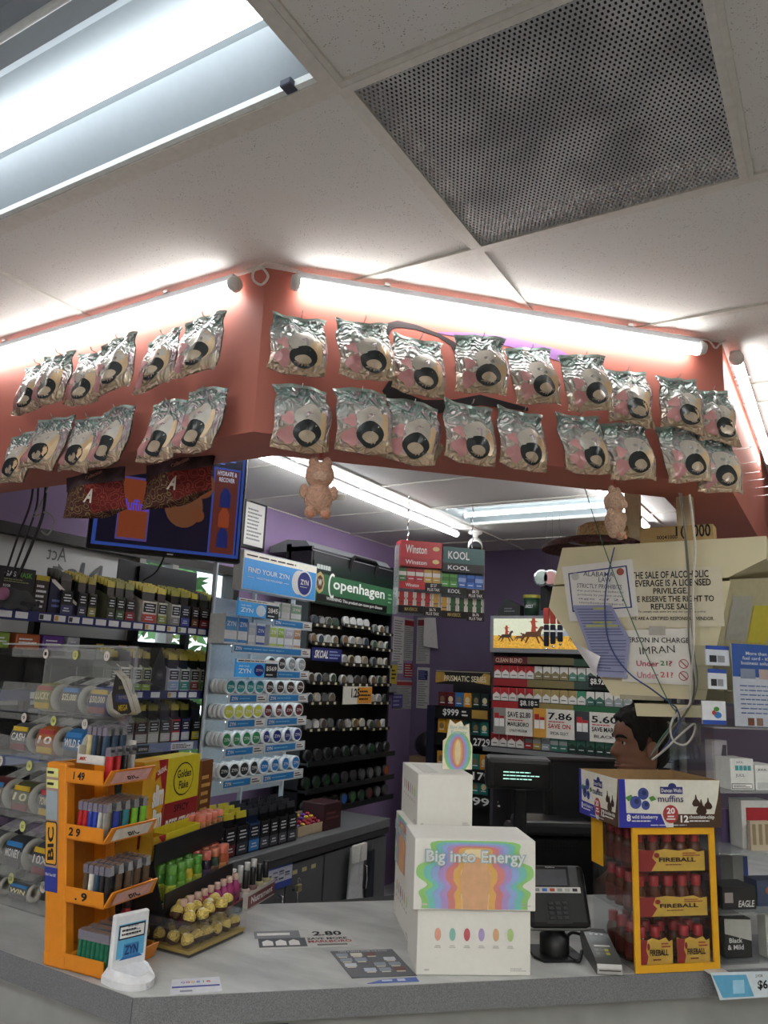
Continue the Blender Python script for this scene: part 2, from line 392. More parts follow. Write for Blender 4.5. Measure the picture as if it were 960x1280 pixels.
# steel pegs left empty on the right face
for (x, y) in ((915, 563), (925, 580), (930, 592), (936, 601), (944, 610), (948, 620)):
    lx, lz = FR_.px(x, y)
    MB().tube([FR_.w(lx, 0, lz), FR_.w(lx, -.05, lz + .002), FR_.w(lx, -.056, lz + .008)], .0016, 5).build('peg', CHROME, soffit)
# ------------------------------------------------------------------ lights
INNERTROF = em('fluorescent_inner', (.95, 1, .98, 1), 3.0); TUBE = em('led_tube', (1, .99, .965, 1), TUBE_E); INNERT = em('led_tube_inner', (.97, .985, 1, 1), INNER_E); TROFT = em('fluorescent', (.93, .97, 1, 1), TROFFER_E); ADDED_STORET = em('added_store_light', (1, .98, .95, 1), ADDED_STORE_E)
HOUS = C('#c9cbd0', .4)
def tube_light(label, fr, x0, x1, z, y=-.035, mat=TUBE, grp=None):
    t = fthing(fr, 'tube_light', label, 'light', (x0 + x1) / 2, y, z, grp); h = (x1 - x0) / 2
    MB().rbox(-h, h, -.014, .016, .008, .03, .004).build('housing', HOUS, t)
    m = MB(); m.sm = True; m.lathe([(0, -h + .012), (.016, -h + .012), (.0165, h - .012), (0, h - .012)], 14, Matrix.Translation((0, -.002, -.004)) @ Matrix.Rotation(math.pi / 2, 4, 'Y')); m.build('diffuser', mat, t)
    for s in (-1, 1):
        m = MB(); m.sm = True; m.lathe([(0, 0), (.021, 0), (.022, .012), (.018, .022), (0, .024)], 14, Matrix.Translation((s * (h - .012), -.002, .002)) @ Matrix.Rotation(s * math.pi / 2, 4, 'Y')); m.build('end_cap', C('#d8d8d6', .4), t)
    for q in (-.6, .6): MB().box(q * h - .008, q * h + .008, -.018, .03, .028, .036).build('clip', CHROME, t)
    return t
tube_light('long glowing tube light along the top of the diagonal soffit face', FD, .075, 1.30, CE - .05)
tube_light('glowing tube light on the left soffit face beside the corner', FL, -1.31, -.07, CE - .05)
tube_light('glowing tube light on the right soffit face over empty pegs', FR_, .02, 1.25, CE - .05)
FI = Fr((0, 0, 0), 90)
tube_light('bare tube light on the ceiling inside the kiosk beside the camera', Fr((-2.345, 0, 0), 90), 2.45, 4.94, CE - .036, y=0, mat=INNERT)
tube_light('short tube light on the kiosk ceiling above the cream console', Fr((-1.045, 0, 0), 90), 3.2, 5.08, CE - .036, y=0, mat=INNERT)
# white power cords of the tube lights
def cord(label, pts, r, mat, name='power_cord', n=6):
    m = MB(); m.sm = True
    P = [Vector(p) for p in pts]; Q = []
    for i in range(len(P) - 1):       # catmull-rom smoothing
        a, b, c, d = P[max(i - 1, 0)], P[i], P[i + 1], P[min(i + 2, len(P) - 1)]
        for s in range(6):
            t = s / 6; Q.append(.5 * ((2 * b) + (c - a) * t + (2 * a - 5 * b + 4 * c - d) * t * t + (3 * b - a - 3 * c + d) * t ** 3))
    Q.append(P[-1]); m.tube(Q, r, n); return tag(m.build(name, mat), label, 'cable')
WC = C('#d9d4cf', .45)
def fpx(fr, pts, y): return [fr.w(*(lambda q: (q[0], y, q[1]))(fr.px(x, yy, y))) for x, yy in pts]
cord('white cord looping at the soffit corner between two tube lights', fpx(FD, [(308, 338), (325, 334), (335, 345), (327, 356), (317, 350), (318, 338), (335, 329), (360, 334), (378, 341)], -.03), .0035, WC)
cord('white cord at the right end of the diagonal tube light', fpx(FD, [(858, 428), (868, 425), (885, 425), (894, 435), (900, 430), (908, 425)], -.02), .003, WC)
def troffer(x0, y0, label, mat, tubes, clipx=None):
    t = thing('ceiling_light', label, 'light', (x0, y0, CE)); W, D, H = 1.22, .61, .085
    REF = C('#a3adb3', .35, noise=.02)
    m = MB(); m.add([(0.02, .02, 0), (W - .02, .02, 0), (W - .02, D - .02, 0), (.02, D - .02, 0), (.05, .10, H), (W - .05, .10, H), (W - .05, D - .10, H), (.05, D - .10, H)],
                    [(4, 5, 6, 7), (0, 1, 5, 4), (1, 2, 6, 5), (2, 3, 7, 6), (3, 0, 4, 7)]); m.build('reflector', REF, t)
    MB().prismx([(D / 2 - .05, H), (D / 2 + .05, H), (D / 2 + .02, H - .03), (D / 2 - .02, H - .03)], .05, W - .05).build('ballast_cover', REF, t)
    f = MB()
    for a in ((0, W, 0, .03), (0, W, D - .03, D), (0, .03, .03, D - .03), (W - .03, W, .03, D - .03)): f.box(a[0], a[1], a[2], a[3], -.008, .004)
    f.build('frame', GRID, t)
    MB().box(.03, W - .03, D - .042, D - .03, -.004, .01).build('door_strip', C('#eef2f0', .3), t)
    for yy, on in tubes:
        m = MB(); m.sm = True; r = .0165 if on else .007
        m.lathe([(0, .04), (r, .04), (r, W - .04), (0, W - .04)], 14, Matrix.Translation((0, yy, H - .045)) @ Matrix.Rotation(math.pi / 2, 4, 'Y')); m.build('tube', mat if on else C('#e8ecec', .3), t)
        for s in (.03, W - .045): MB().rbox(s, s + .015, yy - .018, yy + .018, H - .07, H, .003).build('lamp_holder', C('#e6e6e2', .4), t)
    if clipx: MB().rbox(clipx, clipx + .025, D - .055, D - .03, -.006, .008, .002).build('latch_clip', C('#4c5260', .5), t)
    return t
troffer(-1.93, .36, 'open fluorescent ceiling light at the top left corner', TROFT, ((.44, True), (.27, False)), 1.12)
troffer(-2.2, 4.22, 'open fluorescent ceiling light inside the kiosk', INNERTROF, ((.16, True), (.45, True)))
troffer(.51, -.86, 'unseen fluorescent light added to brighten the shop behind the customer', ADDED_STORET, ((.16, True), (.45, True)))  # from here on: strong lights out of view, added to raise the ambient light
troffer(-1.93, -.86, 'unseen fluorescent light added to brighten the shop, behind left of the customer', ADDED_STORET, ((.16, True), (.45, True)))
troffer(.51, 1.58, 'unseen fluorescent light added to brighten the shop right of the counter', ADDED_STORET, ((.16, True), (.45, True)))
troffer(-1.93, -2.08, 'unseen fluorescent light added to brighten the shop far behind the customer', ADDED_STORET, ((.16, True), (.45, True)))
troffer(-.71, -2.08, 'unseen fluorescent light added to brighten the shop, directly behind the customer', ADDED_STORET, ((.16, True), (.45, True)))
troffer(1.73, -2.08, 'unseen fluorescent light added to brighten the shop, behind right of the customer', ADDED_STORET, ((.16, True), (.45, True)))
troffer(2.0, 3.61, 'unseen fluorescent light added to brighten the shop at the far right', ADDED_STORET, ((.16, True), (.45, True)))
# ------------------------------------------------------------------ counter
def top_mat():
    m = bpy.data.materials.new('worn_laminate'); m.use_nodes = True; nt = m.node_tree; b = nt.nodes['Principled BSDF']
    tc = nt.nodes.new('ShaderNodeTexCoord'); mp = nt.nodes.new('ShaderNodeMapping'); mp.inputs['Rotation'].default_value = (0, 0, math.radians(-45)); mp.inputs['Scale'].default_value = (1.2, 3.5, 4)
    nz = nt.nodes.new('ShaderNodeTexNoise'); nz.inputs['Scale'].default_value = 2.2; nz.inputs['Detail'].default_value = 6; nz.inputs['Roughness'].default_value = .6
    nt.links.new(tc.outputs['Object'], mp.inputs[0]); nt.links.new(mp.outputs[0], nz.inputs['Vector'])
    rp = nt.nodes.new('ShaderNodeValToRGB'); rp.color_ramp.elements[0].position = .36; rp.color_ramp.elements[1].position = .62
    rp.color_ramp.elements[0].color = lin('#a2a4a3'); rp.color_ramp.elements[1].color = lin('#c9cac7')
    nt.links.new(nz.outputs['Fac'], rp.inputs[0]); nt.links.new(rp.outputs[0], b.inputs['Base Color']); b.inputs['Roughness'].default_value = .32
    return m
TOPM = top_mat(); EDGE = C('#77787a', .55, noise=.35, scale=420)
ctr = thing('checkout_counter', 'long angled checkout counter with grey worktop', 'counter')
A0, A1, A2, A3 = (-2.9, 1.23), (-1.28, 1.23), (-.06, 2.39), (-.06, 4.0)
B0, B1, B2, B3 = (-2.9, 1.83), (-1.53, 1.83), (-.42, 2.92), (-.42, 4.0)
for nm, q in (('worktop', (A0, A1, B1, B0)), ('worktop', (A1, A2, B2, B1)), ('worktop', (A2, A3, B3, B2))):
    MB().prismz(q, CT - .055, CT).build(nm, TOPM, ctr)
e = .003
for a, b, rz in ((A0, A1, 0), (A1, A2, 43.56), (A2, A3, 90)):
    L = math.hypot(b[0] - a[0], b[1] - a[1])
    MB().box(0, L, -e, 0, CT - .056, CT - .001).build('edge_band', EDGE, ctr, (a[0], a[1], 0), rz)
    MB().box(.02, L - .02, .05, .07, 0, CT - .055).build('base_panel', C('#a9aaa6', .6, noise=.08, scale=14), ctr, (a[0], a[1], 0), rz)
    MB().box(.02, L - .02, .03, .05, CT - .16, CT - .055).build('apron', C('#9b9d99', .6, noise=.08, scale=14), ctr, (a[0], a[1], 0), rz)
MB().box(.02, .32, .028, .032, CT - .5, CT - .075).build('blue_panel', C('#1c2a4a', .5), ctr, (A1[0], A1[1], 0), 43.56)
# ================================================================== FOIL BAGS ON THE SOFFIT
def foil_mat():
    m = bpy.data.materials.new('printed_foil'); m.use_nodes = True; nt = m.node_tree; b = nt.nodes['Principled BSDF']
    tc = nt.nodes.new('ShaderNodeTexCoord'); sp = nt.nodes.new('ShaderNodeSeparateXYZ'); nt.links.new(tc.outputs['Generated'], sp.inputs[0])
    nz = nt.nodes.new('ShaderNodeTexNoise'); nz.inputs['Scale'].default_value = 6; nz.inputs['Detail'].default_value = 4; nt.links.new(tc.outputs['Generated'], nz.inputs['Vector'])
    ad = nt.nodes.new('ShaderNodeMath'); ad.operation = 'MULTIPLY_ADD'; ad.inputs[1].default_value = .35; nt.links.new(nz.outputs['Fac'], ad.inputs[0]); nt.links.new(sp.outputs['Z'], ad.inputs[2])
    rp = nt.nodes.new('ShaderNodeValToRGB'); e = rp.color_ramp.elements
    e[0].position = .12; e[0].color = lin('#c4a088'); e[1].position = .98; e[1].color = lin('#7a9690')
    for p, c in ((.3, '#c4b394'), (.55, '#c2bcb2'), (.75, '#b4bab6')): q = e.new(p); q.color = lin(c)
    nt.links.new(ad.outputs[0], rp.inputs[0])
    mx = nt.nodes.new('ShaderNodeMix'); mx.data_type = 'RGBA'; nt.links.new(rp.outputs[0], mx.inputs[6]); mx.inputs[7].default_value = lin('#c9a0b4')
    r2 = nt.nodes.new('ShaderNodeValToRGB'); r2.color_ramp.elements[0].position = .52; r2.color_ramp.elements[1].position = .68; nt.links.new(nz.outputs['Fac'], r2.inputs[0])
    ml = nt.nodes.new('ShaderNodeMath'); ml.operation = 'MULTIPLY'; ml.inputs[1].default_value = .55; nt.links.new(r2.outputs[0], ml.inputs[0]); nt.links.new(ml.outputs[0], mx.inputs[0])
    nt.links.new(mx.outputs[2], b.inputs['Base Color'])
    b.inputs['Roughness'].default_value = .26; b.inputs['Metallic'].default_value = .22; b.inputs['Coat Weight'].default_value = .6; b.inputs['Coat Roughness'].default_value = .08
    n2 = nt.nodes.new('ShaderNodeTexNoise'); n2.inputs['Scale'].default_value = 3.6; n2.inputs['Distortion'].default_value = 2.4; n2.inputs['Detail'].default_value = 1.0; nt.links.new(tc.outputs['Generated'], n2.inputs['Vector'])
    bp = nt.nodes.new('ShaderNodeBump'); bp.inputs['Strength'].default_value = 1.0; bp.inputs['Distance'].default_value = .032; nt.links.new(n2.outputs['Fac'], bp.inputs['Height'])
    nt.links.new(bp.outputs[0], b.inputs['Normal']); nt.links.new(bp.outputs[0], b.inputs['Coat Normal']); return m
FOIL = foil_mat(); BW, BH = .146, .175
def bag_proto(seed):
    r = random.Random(seed); ph = [r.uniform(0, 6.28) for _ in range(12)]
    def surf(u, v, side=-1):
        x = (u - .5) * BW; z = -v * BH                       # v=0 top seal, 1 bottom
        pin = 1 - .10 * math.exp(-((v - .16) / .10) ** 2) - .02 * math.sin(9 * v + ph[0])
        e = math.sin(math.pi * u) ** .6; puff = .022 * e * min(1, max(0, (v - .10) / .35)) * (1 - max(0, v - .86) / .14) + .002
        wr = .0035 * math.sin(14 * u + 5 * v + ph[1]) * e + .003 * math.sin(11 * v - 8 * u + ph[2]) + .004 * math.sin(5 * u + ph[3]) * (1 - v)
        z += .008 * math.sin(3.3 * u + ph[4]) * (1 - v) + .007 * math.sin(4 * u + ph[5]) * v
        x = x * pin + .006 * math.sin(5 * v + ph[6])
        return Vector((x, side * puff + wr - .012 - .02 * v, z))
    t = thing('foil_bag', 'x', 'bag')
    m = MB(); m.sm = True; m.grid(lambda u, v: surf(u, v, -1), 16, 20, True); m.grid(lambda u, v: surf(u, v, 1), 16, 20); m.build('pouch', FOIL, t)
    def patch(name, mat, cu, cv, ru, rv, off, r0=0.0, wob=0):
        m = MB(); m.sm = True; n = 22; R = [r0, .5 + r0 / 2, 1.0]; vs = []
        for q in R:
            for i in range(n):
                a = 2 * math.pi * i / n; k = q * (1 + wob * math.sin(3 * a + ph[7])); p = surf(cu + ru * k * math.cos(a), cv + rv * k * math.sin(a)); vs.append(p + Vector((0, -off, 0)))
        m.add(vs, [(j * n + i, j * n + (i + 1) % n, (j + 1) * n + (i + 1) % n, (j + 1) * n + i) for j in range(2) for i in range(n)]); return m.build(name, mat, t)
    G = lambda h: C(h, .25, .1, .1, 30)
    patch('white_print', G('#c6c2b8'), .58, .50, .24, .20, .0008, 0, .12)
    patch('pink_print', G('#bf8a8a'), .22, .80, .14, .13, .0012, 0, .18)
    patch('cream_print', G('#d9bd95'), .80, .62, .11, .22, .0010, 0, .15)
    patch('dark_oval_print', G('#2e3434'), .57, .74, .25, .185, .0016)
    patch('pale_oval_print', G('#b8a892'), .57, .79, .15, .08, .0022)
    patch('rose_print', G('#d8a3a4'), .22, .55, .10, .09, .0010, 0, .2)
    m = MB(); m.grid(lambda u, v: surf(u, v * .05) + Vector((0, -.0015, 0)), 16, 2, True); m.build('top_seal', C('#a9bdb6', .25, .4), t)
    MB().tube([(0, .012, -.004), (0, -.03, -.004), (0, -.036, .004)], .0016, 5).build('peg', CHROME, t)
    return t
protos = [bag_proto(s) for s in (1, 2, 3, 4)]; used = set()
def put_bag(i, loc, rz, label, tilt, roll, grp):
    p = protos[i % 4]
    if i % 4 in used: b = dup(p, loc, rz, label, grp)
    else: used.add(i % 4); b = p; b.location = loc; b['label'] = label; b['group'] = grp
    b.rotation_euler = (math.radians(tilt), math.radians(roll), math.radians(rz))
# top-centre pixels of every bag, upper and lower row on each face
UL = [(52, 455), (86, 446), (122, 440), (160, 428), (210, 420), (268, 402)]
LL = [(30, 540), (75, 524), (112, 520), (155, 513), (212, 502), (266, 490)]
UR = [(377, 397), (452, 407), (524, 424), (598, 427), (660, 438), (723, 450), (780, 464), (838, 476), (885, 488)]
LR = [(376, 484), (449, 492), (518, 504), (585, 507), (653, 512), (720, 520), (783, 530), (845, 536), (893, 548)]
idx = 0
for pts, fr, face, row, frm in ((UL, FL, 'left', 'upper', -1), (LL, FL, 'left', 'lower', -1), (UR, FD, 'diagonal', 'upper', 1), (LR, FD, 'diagonal', 'lower', 1)):
    for k, (x, y) in enumerate(pts):
        lx, lz = fr.px(x, y, -.03); n = (len(pts) - 1 - k) if frm < 0 else k
        rr = random.Random(idx * 7 + 3)
        put_bag(idx * 3 + k % 3, fr.w(lx, -.010 - .022 * (k % 2) - (.012 if row == 'upper' else 0), lz), fr.deg + rr.uniform(-4, 7), f'pastel foil bag, {ORD[n]} from the soffit corner in the {row} row, {face} face',
                -4 + rr.uniform(-2, 2), rr.uniform(-4, 5), f'foil bags hung on the {face} soffit face'); idx += 1
# ------------------------------------------------------------------ hanging plush toys (plain soft bears)
def fur(hx): return C(hx, .95, 0, .18, 160, 1.0)
def plush(label, loc, rz, s, hx, arms=True):
    t = thing('plush_toy', label, 'toy', loc, rz); F_ = fur(hx)
    m = MB(); m.sm = True
    m.sphere((0, 0, -.047), .037, 18, 12, (1, .85, .95)); 
    m.sphere((-.017, 0, -.016), .0165, 10, 8, (.8, .7, 1.15)); m.sphere((.017, 0, -.016), .0165, 10, 8, (.8, .7, 1.15)); m.build('head', F_, t)
    m = MB(); m.sm = True; m.sphere((0, 0, -.108), .037, 18, 12, (.98, .8, 1.1)); m.build('body', F_, t)
    for q in (-1, 1):
        m = MB(); m.sm = True; m.sphere((q * .037, -.006, -.092), .013, 10, 8, (.9, .9, 1.5)); m.build('arm', F_, t)
        m = MB(); m.sm = True; m.sphere((q * .019, -.006, -.145), .016, 10, 8, (.95, 1.1, 1)); f = m.build('leg', F_, t)
        m = MB(); m.sm = True; m.sphere((q * .019, -.022, -.152), .009, 8, 6, (1, .5, .8)); m.build('foot_pad', C('#c98a70', .8), f)
    m = MB(); m.sm = True; m.sphere((0, -.03, -.056), .016, 12, 8, (1.2, .5, .8)); m.build('muzzle', fur('#d9b79f'), t)
    MB().tube([(0, 0, 0), (.004, 0, .014), (0, .002, .03), (-.004, 0, .014), (0, 0, 0)], .0022, 6).build('loop', C('#b5534a', .6), t)
    t.scale = (s, s, s); return t
p = FD.w(*(lambda q: (q[0], -.02, q[1]))(FD.px(401, 572, -.02)))
pl = plush('peach plush keychain hanging below the left of the diagonal soffit', p, 40, 1.0, '#cfa48c')
MB().box(.03, .07, .01, .0115, -.105, -.09).build('care_tag', C('#d9d4cc', .7), pl)
p = FD.w(*(lambda q: (q[0], -.03, q[1]))(FD.px(768, 609, -.03)))
plush('pale peach plush keychain hanging in front of the cream console', p, 75, .92, '#cdab92')
# upside-down plush snout showing under the bags
p = FD.w(*(lambda q: (q[0], -.02, q[1]))(FD.px(533, 566, -.02)))
hp = thing('plush_puppy', 'beige flat plush head peeking out below a foil bag', 'toy', p, 45)
m = MB(); m.sm = True; m.sphere((0, 0, .012), .036, 18, 12, (1.15, .55, 1.0)); m.build('head', fur('#a99c80'), hp)
for q in (-1, 1):
    m = MB(); m.sm = True; m.sphere((q * .036, 0, .018), .012, 10, 8, (1, .6, 1)); m.build('ear', fur('#a99c80'), hp)
m = MB(); m.sm = True; m.sphere((0, -.015, -.022), .008, 10, 6, (1.5, .7, .7)); m.build('nose', C('#1d1a1a', .5), hp)
MB().tube([(0, 0, .04), (0, .01, .07)], .0015, 5).build('cord', WHITE, hp)
# ================================================================== TV
dtv = 3.45; rv = ray(206, 648); pt = EYE + rv * (dtv / math.hypot(rv.x, rv.y))
FT = Fr((pt.x, pt.y, 0), 58)
def q4(fr, *p): return [fr.px(*a) for a in p]
(xa, za), (xb, zb), (xc, zc), (xd, zd) = q4(FT, (108, 684), (297, 705), (312, 600), (135, 575))
x0, x1, z0, z1 = (xa + .0), (xb + xc) / 2, (za + zb) / 2, CE - .06
tv = fthing(FT, 'television', 'wide flat television showing a dark blue menu', 'television', 0, 0, z0)
H = z1 - z0
m = MB(); m.rbox(x0, x1, 0, .05, 0, H, .006); m.build('casing', C('#0b0b0d', .35), tv)
SCR = lambda h, e=.6: screen_paint(h, e * .32)
scr = quad(tv, 'screen', SCR('#10142c', .55), x0 + .014, x1 - .014, .02, H - .014, -.0012, .001)
W = x1 - x0
for a in ((x0 + .014, x0 + .03, .02, H - .014), (x0 + .014, x1 - .014, .02, .034), (x0 + .014, x1 - .014, H - .03, H - .014), (x1 - .026, x1 - .014, .02, H - .014)): quad(tv, 'blue_border', SCR('#2f4c9c', .8), *a, -.002)
poly(tv, 'orange_disc', SCR('#8a5638', .5), ell(x0 + .58 * W, .45 * H, .085, .1), -.002)
poly(tv, 'orange_disc', SCR('#8e5230', .5), ell(x0 + .70 * W, .66 * H, .05, .065), -.0022)
poly(tv, 'orange_disc', SCR('#8e5230', .5), ell(x0 + .68 * W, .38 * H, .028, .03), -.0022)
quad(tv, 'snack_picture', SCR('#a3502f', .5), x0 + .17 * W, x0 + .35 * W, .12 * H, .62 * H, -.002)
quad(tv, 'snack_picture_edge', SCR('#6a5aa8', .5), x0 + .16 * W, x0 + .36 * W, .10 * H, .64 * H, -.0016)
quad(tv, 'side_banner', SCR('#7a3a2e', .5), x1 - .15, x1 - .04, .07 * H, .82 * H, -.002)
quad(tv, 'side_banner_frame', SCR('#3d56b8', .6), x1 - .158, x1 - .032, .05 * H, .84 * H, -.0016)
txt(tv, 'HYDRATE &\nRECOVER', SCR('#d8dcf0', .8), x1 - .095, .76 * H, .09, .05, -.003)
txt(tv, 'Muffins', SCR('#5a4ce0', .8), x0 + .26 * W, .40 * H, .12, .05, -.003)
for k, zz in enumerate((.56, .38, .2)): poly(tv, 'bottle_picture', SCR('#22327e' if k % 2 == 0 else '#b5522e', .5), [(x1 - .12, zz * H - .04), (x1 - .07, zz * H - .04), (x1 - .07, zz * H + .02), (x1 - .085, zz * H + .05), (x1 - .105, zz * H + .05), (x1 - .12, zz * H + .02)], -.003)
lines(tv, SCR('#7f93e8', .6), x1 - .30, x1 - .04, .86 * H, .95 * H, 3, -.003)
quad(tv, 'logo', C('#c9cbd0', .4), x0 + .5 * W, x0 + .54 * W, .006, .012, -.0008)
MB().box(x0 + .4 * W, x0 + .6 * W, .05, .35, H * .3, H * .6).tube([(x0 + .5 * W, .3, H * .5), (x0 + .5 * W, .3, H + .055)], .02, 8).build('ceiling_bracket', BLACK, tv)
cord('thin black cord drooping under the television', [FT.w(x0 + .5 * W, .03, z0 + .01), FT.w(x0 + .45 * W, .03, z0 - .07), FT.w(x0 + .38 * W, .05, z0 - .11)], .004, BLACK)
# patterned cloth caps hanging in front of the TV
def cap(label, px, wpx, lean):
    Fc = Fr((0, 1.86, 0), 12)
    pp = [Fc.px(*q) for q in px]
    t = fthing(Fc, 'bandana_cap', label, 'cap', pp[0][0], 0, pp[0][1])
    P = [(a - pp[0][0], b - pp[0][1]) for a, b in pp]     # TL, TR, BR, BL
    def bl(u, v):
        a = Vector(P[0]).lerp(Vector(P[1]), u); b = Vector(P[3]).lerp(Vector(P[2]), u); c = a.lerp(b, v)
        return Vector((c.x, -.03 * math.sin(math.pi * u) * math.sin(math.pi * min(1, v * .9 + .1)) + .006 * math.sin(9 * u + 4 * v), c.y))
    def bandana(h, h2):
        m = bpy.data.materials.new('paisley'); m.use_nodes = True; nt = m.node_tree; b = nt.nodes['Principled BSDF']
        tc = nt.nodes.new('ShaderNodeTexCoord'); vo = nt.nodes.new('ShaderNodeTexVoronoi'); vo.inputs['Scale'].default_value = 42; nt.links.new(tc.outputs['Object'], vo.inputs['Vector'])
        rp = nt.nodes.new('ShaderNodeValToRGB'); e = rp.color_ramp.elements; e[0].color = lin(h); e[1].color = lin(h); e[0].position = 0; e[1].position = 1
        for p, c in ((.36, h), (.42, h2), (.48, h), (.6, h), (.66, h2), (.72, h)): q = e.new(p); q.color = lin(c)
        nt.links.new(vo.outputs['Distance'], rp.inputs[0]); nt.links.new(rp.outputs[0], b.inputs['Base Color']); b.inputs['Roughness'].default_value = .9; return m
    m = MB(); m.sm = True; m.grid(lambda u, v: bl(u, .32 + .68 * v), 14, 10, True); m.grid(lambda u, v: bl(u, .32 + .68 * v) + Vector((0, .05 * math.sin(math.pi * u), 0)), 14, 10); m.build('cloth', bandana('#4c2522', '#8d7a52'), t)
    m = MB(); m.sm = True; m.grid(lambda u, v: bl(.45 + .55 * u, .34 + .64 * v) - Vector((0, .002, 0)), 8, 8, True); m.build('red_panel', bandana('#651a18', '#9b4438'), t)
    m = MB(); m.sm = True; m.grid(lambda u, v: bl(u, .36 * v) - Vector((0, .004, 0)), 12, 4, True); m.grid(lambda u, v: bl(u, .36 * v) + Vector((0, .004, 0)), 12, 4); m.build('header_card', C('#3a2a30', .6, noise=.6, scale=30), t)
    c = bl(.5, .62); txt(t, 'A', C('#d9d3c4', .7), c.x, c.z, .030, .042, c.y - .006, .03, .12, .25)
    c = bl(.6, .16); txt(t, 'Collection', C('#b98a7a', .7), c.x, c.z, .06, .012, c.y - .012, .01, -.35)
    MB().tube([(P[1][0] * .5, 0, P[1][1] * .5), (P[1][0] * .5, 0, P[1][1] * .5 + .09)], .0015, 5).build('string', CHROME, t)
cap('camouflage and red cloth cap with white letter, left of the pair before the television', [(84, 598), (155, 582), (158, 636), (80, 648)], 0, 0)
cap('camouflage and red cloth cap with white letter, right of the pair before the television', [(184, 582), (268, 568), (264, 612), (178, 638)], 0, 0)
# cords hanging at the far left
FW1 = Fr((0, 1.72, 0), 0)
for k, (a, lab, hx, rr) in enumerate((([(42, 598), (38, 630), (22, 672), (6, 720)], 'black cord hanging at far left, outermost of the bundle', '#101012', .004),
                                  ([(48, 598), (46, 632), (34, 668), (14, 722)], 'black cord hanging at far left, middle of the bundle', '#141416', .004),
                                  ([(58, 596), (54, 640), (40, 680), (22, 722)], 'thick black cord hanging at far left, innermost of the bundle', '#0e0e10', .0055),
                                  ([(66, 596), (50, 632), (42, 646), (58, 640), (68, 652), (60, 668), (52, 664)], 'grey cord looped beside the black cords at far left', '#8a8782', .0035))):
    cord(lab, fpx(FW1, a, 0), rr, C(hx, .45))
# ================================================================== LEFT SHELVES WITH CIGAR POUCHES
FS = Fr((-2.66, 0, 0), 90)
STEEL = C('#1d1e21', .4, .3); STRIP = C('#1f2a66', .45); TAGW = C('#dfe2e6', .6)
def shelf_z(y0, y1, xa, xb, fr=FS): return (fr.px(xa, y0)[1] + fr.px(xb, y1)[1]) / 2
FB = Fr((-2.45, 0, 0), 90); wz = (FB.px(300, 1062)[1] + FB.px(470, 1034)[1]) / 2
SZ = [shelf_z(765, 790, 50, 280), shelf_z(862, 866, 170, 275), shelf_z(929, 927, 170, 270)]
sx0, sx1 = 1.35, FS.px(284, 800)[0]
su = fthing(FS, 'shelf_unit', 'black shop shelving with price strips below the window', 'shelf', 0, 0, 0)
ztop = FS.px(226, 705)[1]
for xx in (sx0, 2.05, FS.px(226, 700)[0], sx1 - .02): MB().box(xx, xx + .03, .27, .31, (wz + .002) if xx > 2.2 else 0, ztop if xx == FS.px(226, 700)[0] else SZ[0] + .02).build('upright', STEEL, su)
tagmesh = MB().rbox(-.026, .026, -.0008, .0005, -.012, .012, .0005).mesh('price_tag', TAGW)
tagm2 = []
for hx in ('#c9a24a', '#8fa84a', '#3a3c48'):
    m = MB().rbox(-.026, .026, -.0008, .0005, -.012, .012, .0005); m.k = 1; m.box(-.024, -.008, -.0014, -.0008, -.009, .009); tagm2.append(m.mesh('price_tag', [TAGW, C(hx, .5)]))
for k, z in enumerate(SZ):
    MB().box(sx0, sx1, .0, .30, z - .02, z).build('shelf_board', STEEL, su)
    MB().box(sx0, sx1, .296, .304, (SZ[k + 1] if k < 2 else wz + .01), z - .07).build('back_board', C('#26272a', .6), su)
    MB().box(sx0, sx1, -.012, 0, z - .034, z + .004).build('price_strip', STRIP if k < 2 else C('#7f8fb8', .4), su)
    x = sx0 + .08 if k == 0 else 1.9; rr = random.Random(k)
    while x < sx1 - .05:
        if k < 2:
            ob('price_tag', tagmesh if rr.random() < .6 else tagm2[rr.randrange(3)], su, (x, -.014, z - .015))
        x += .066 if rr.random() > .12 else .1
for a, b in ((1.95, 2.15), (2.42, 2.62)):
    quad(su, 'brand_card', C('#20242c', .5), a, a + .07, SZ[2] - .03, SZ[2], -.0135); txt(su, 'zimo', TAGW, a + .035, SZ[2] - .015, .05, .014, -.015)
    quad(su, 'warning_card', TAGW, b, b + .14, SZ[2] - .03, SZ[2], -.0135); lines(su, INK, b + .008, b + .132, SZ[2] - .026, SZ[2] - .004, 3, -.0146)
pouch_cache = {}
def pouch(w, h, hx, top):
    k = (round(w, 3), round(h, 3), hx, top)
    if k not in pouch_cache:
        m = MB(); m.prismx([(-.004, 0), (.004, 0), (.001, h), (-.001, h)], -w / 2, w / 2); m.k = 1
        m.prismx([(-.0042, h * .84), (.0042, h * .84), (.0015, h * 1.001), (-.0015, h * 1.001)], -w / 2 - .0005, w / 2 + .0005)
        pouch_cache[k] = m.mesh('cigarillo_pouch', [C(hx, .3, .2, .25, 90), C(top, .4)])
    return pouch_cache[k]
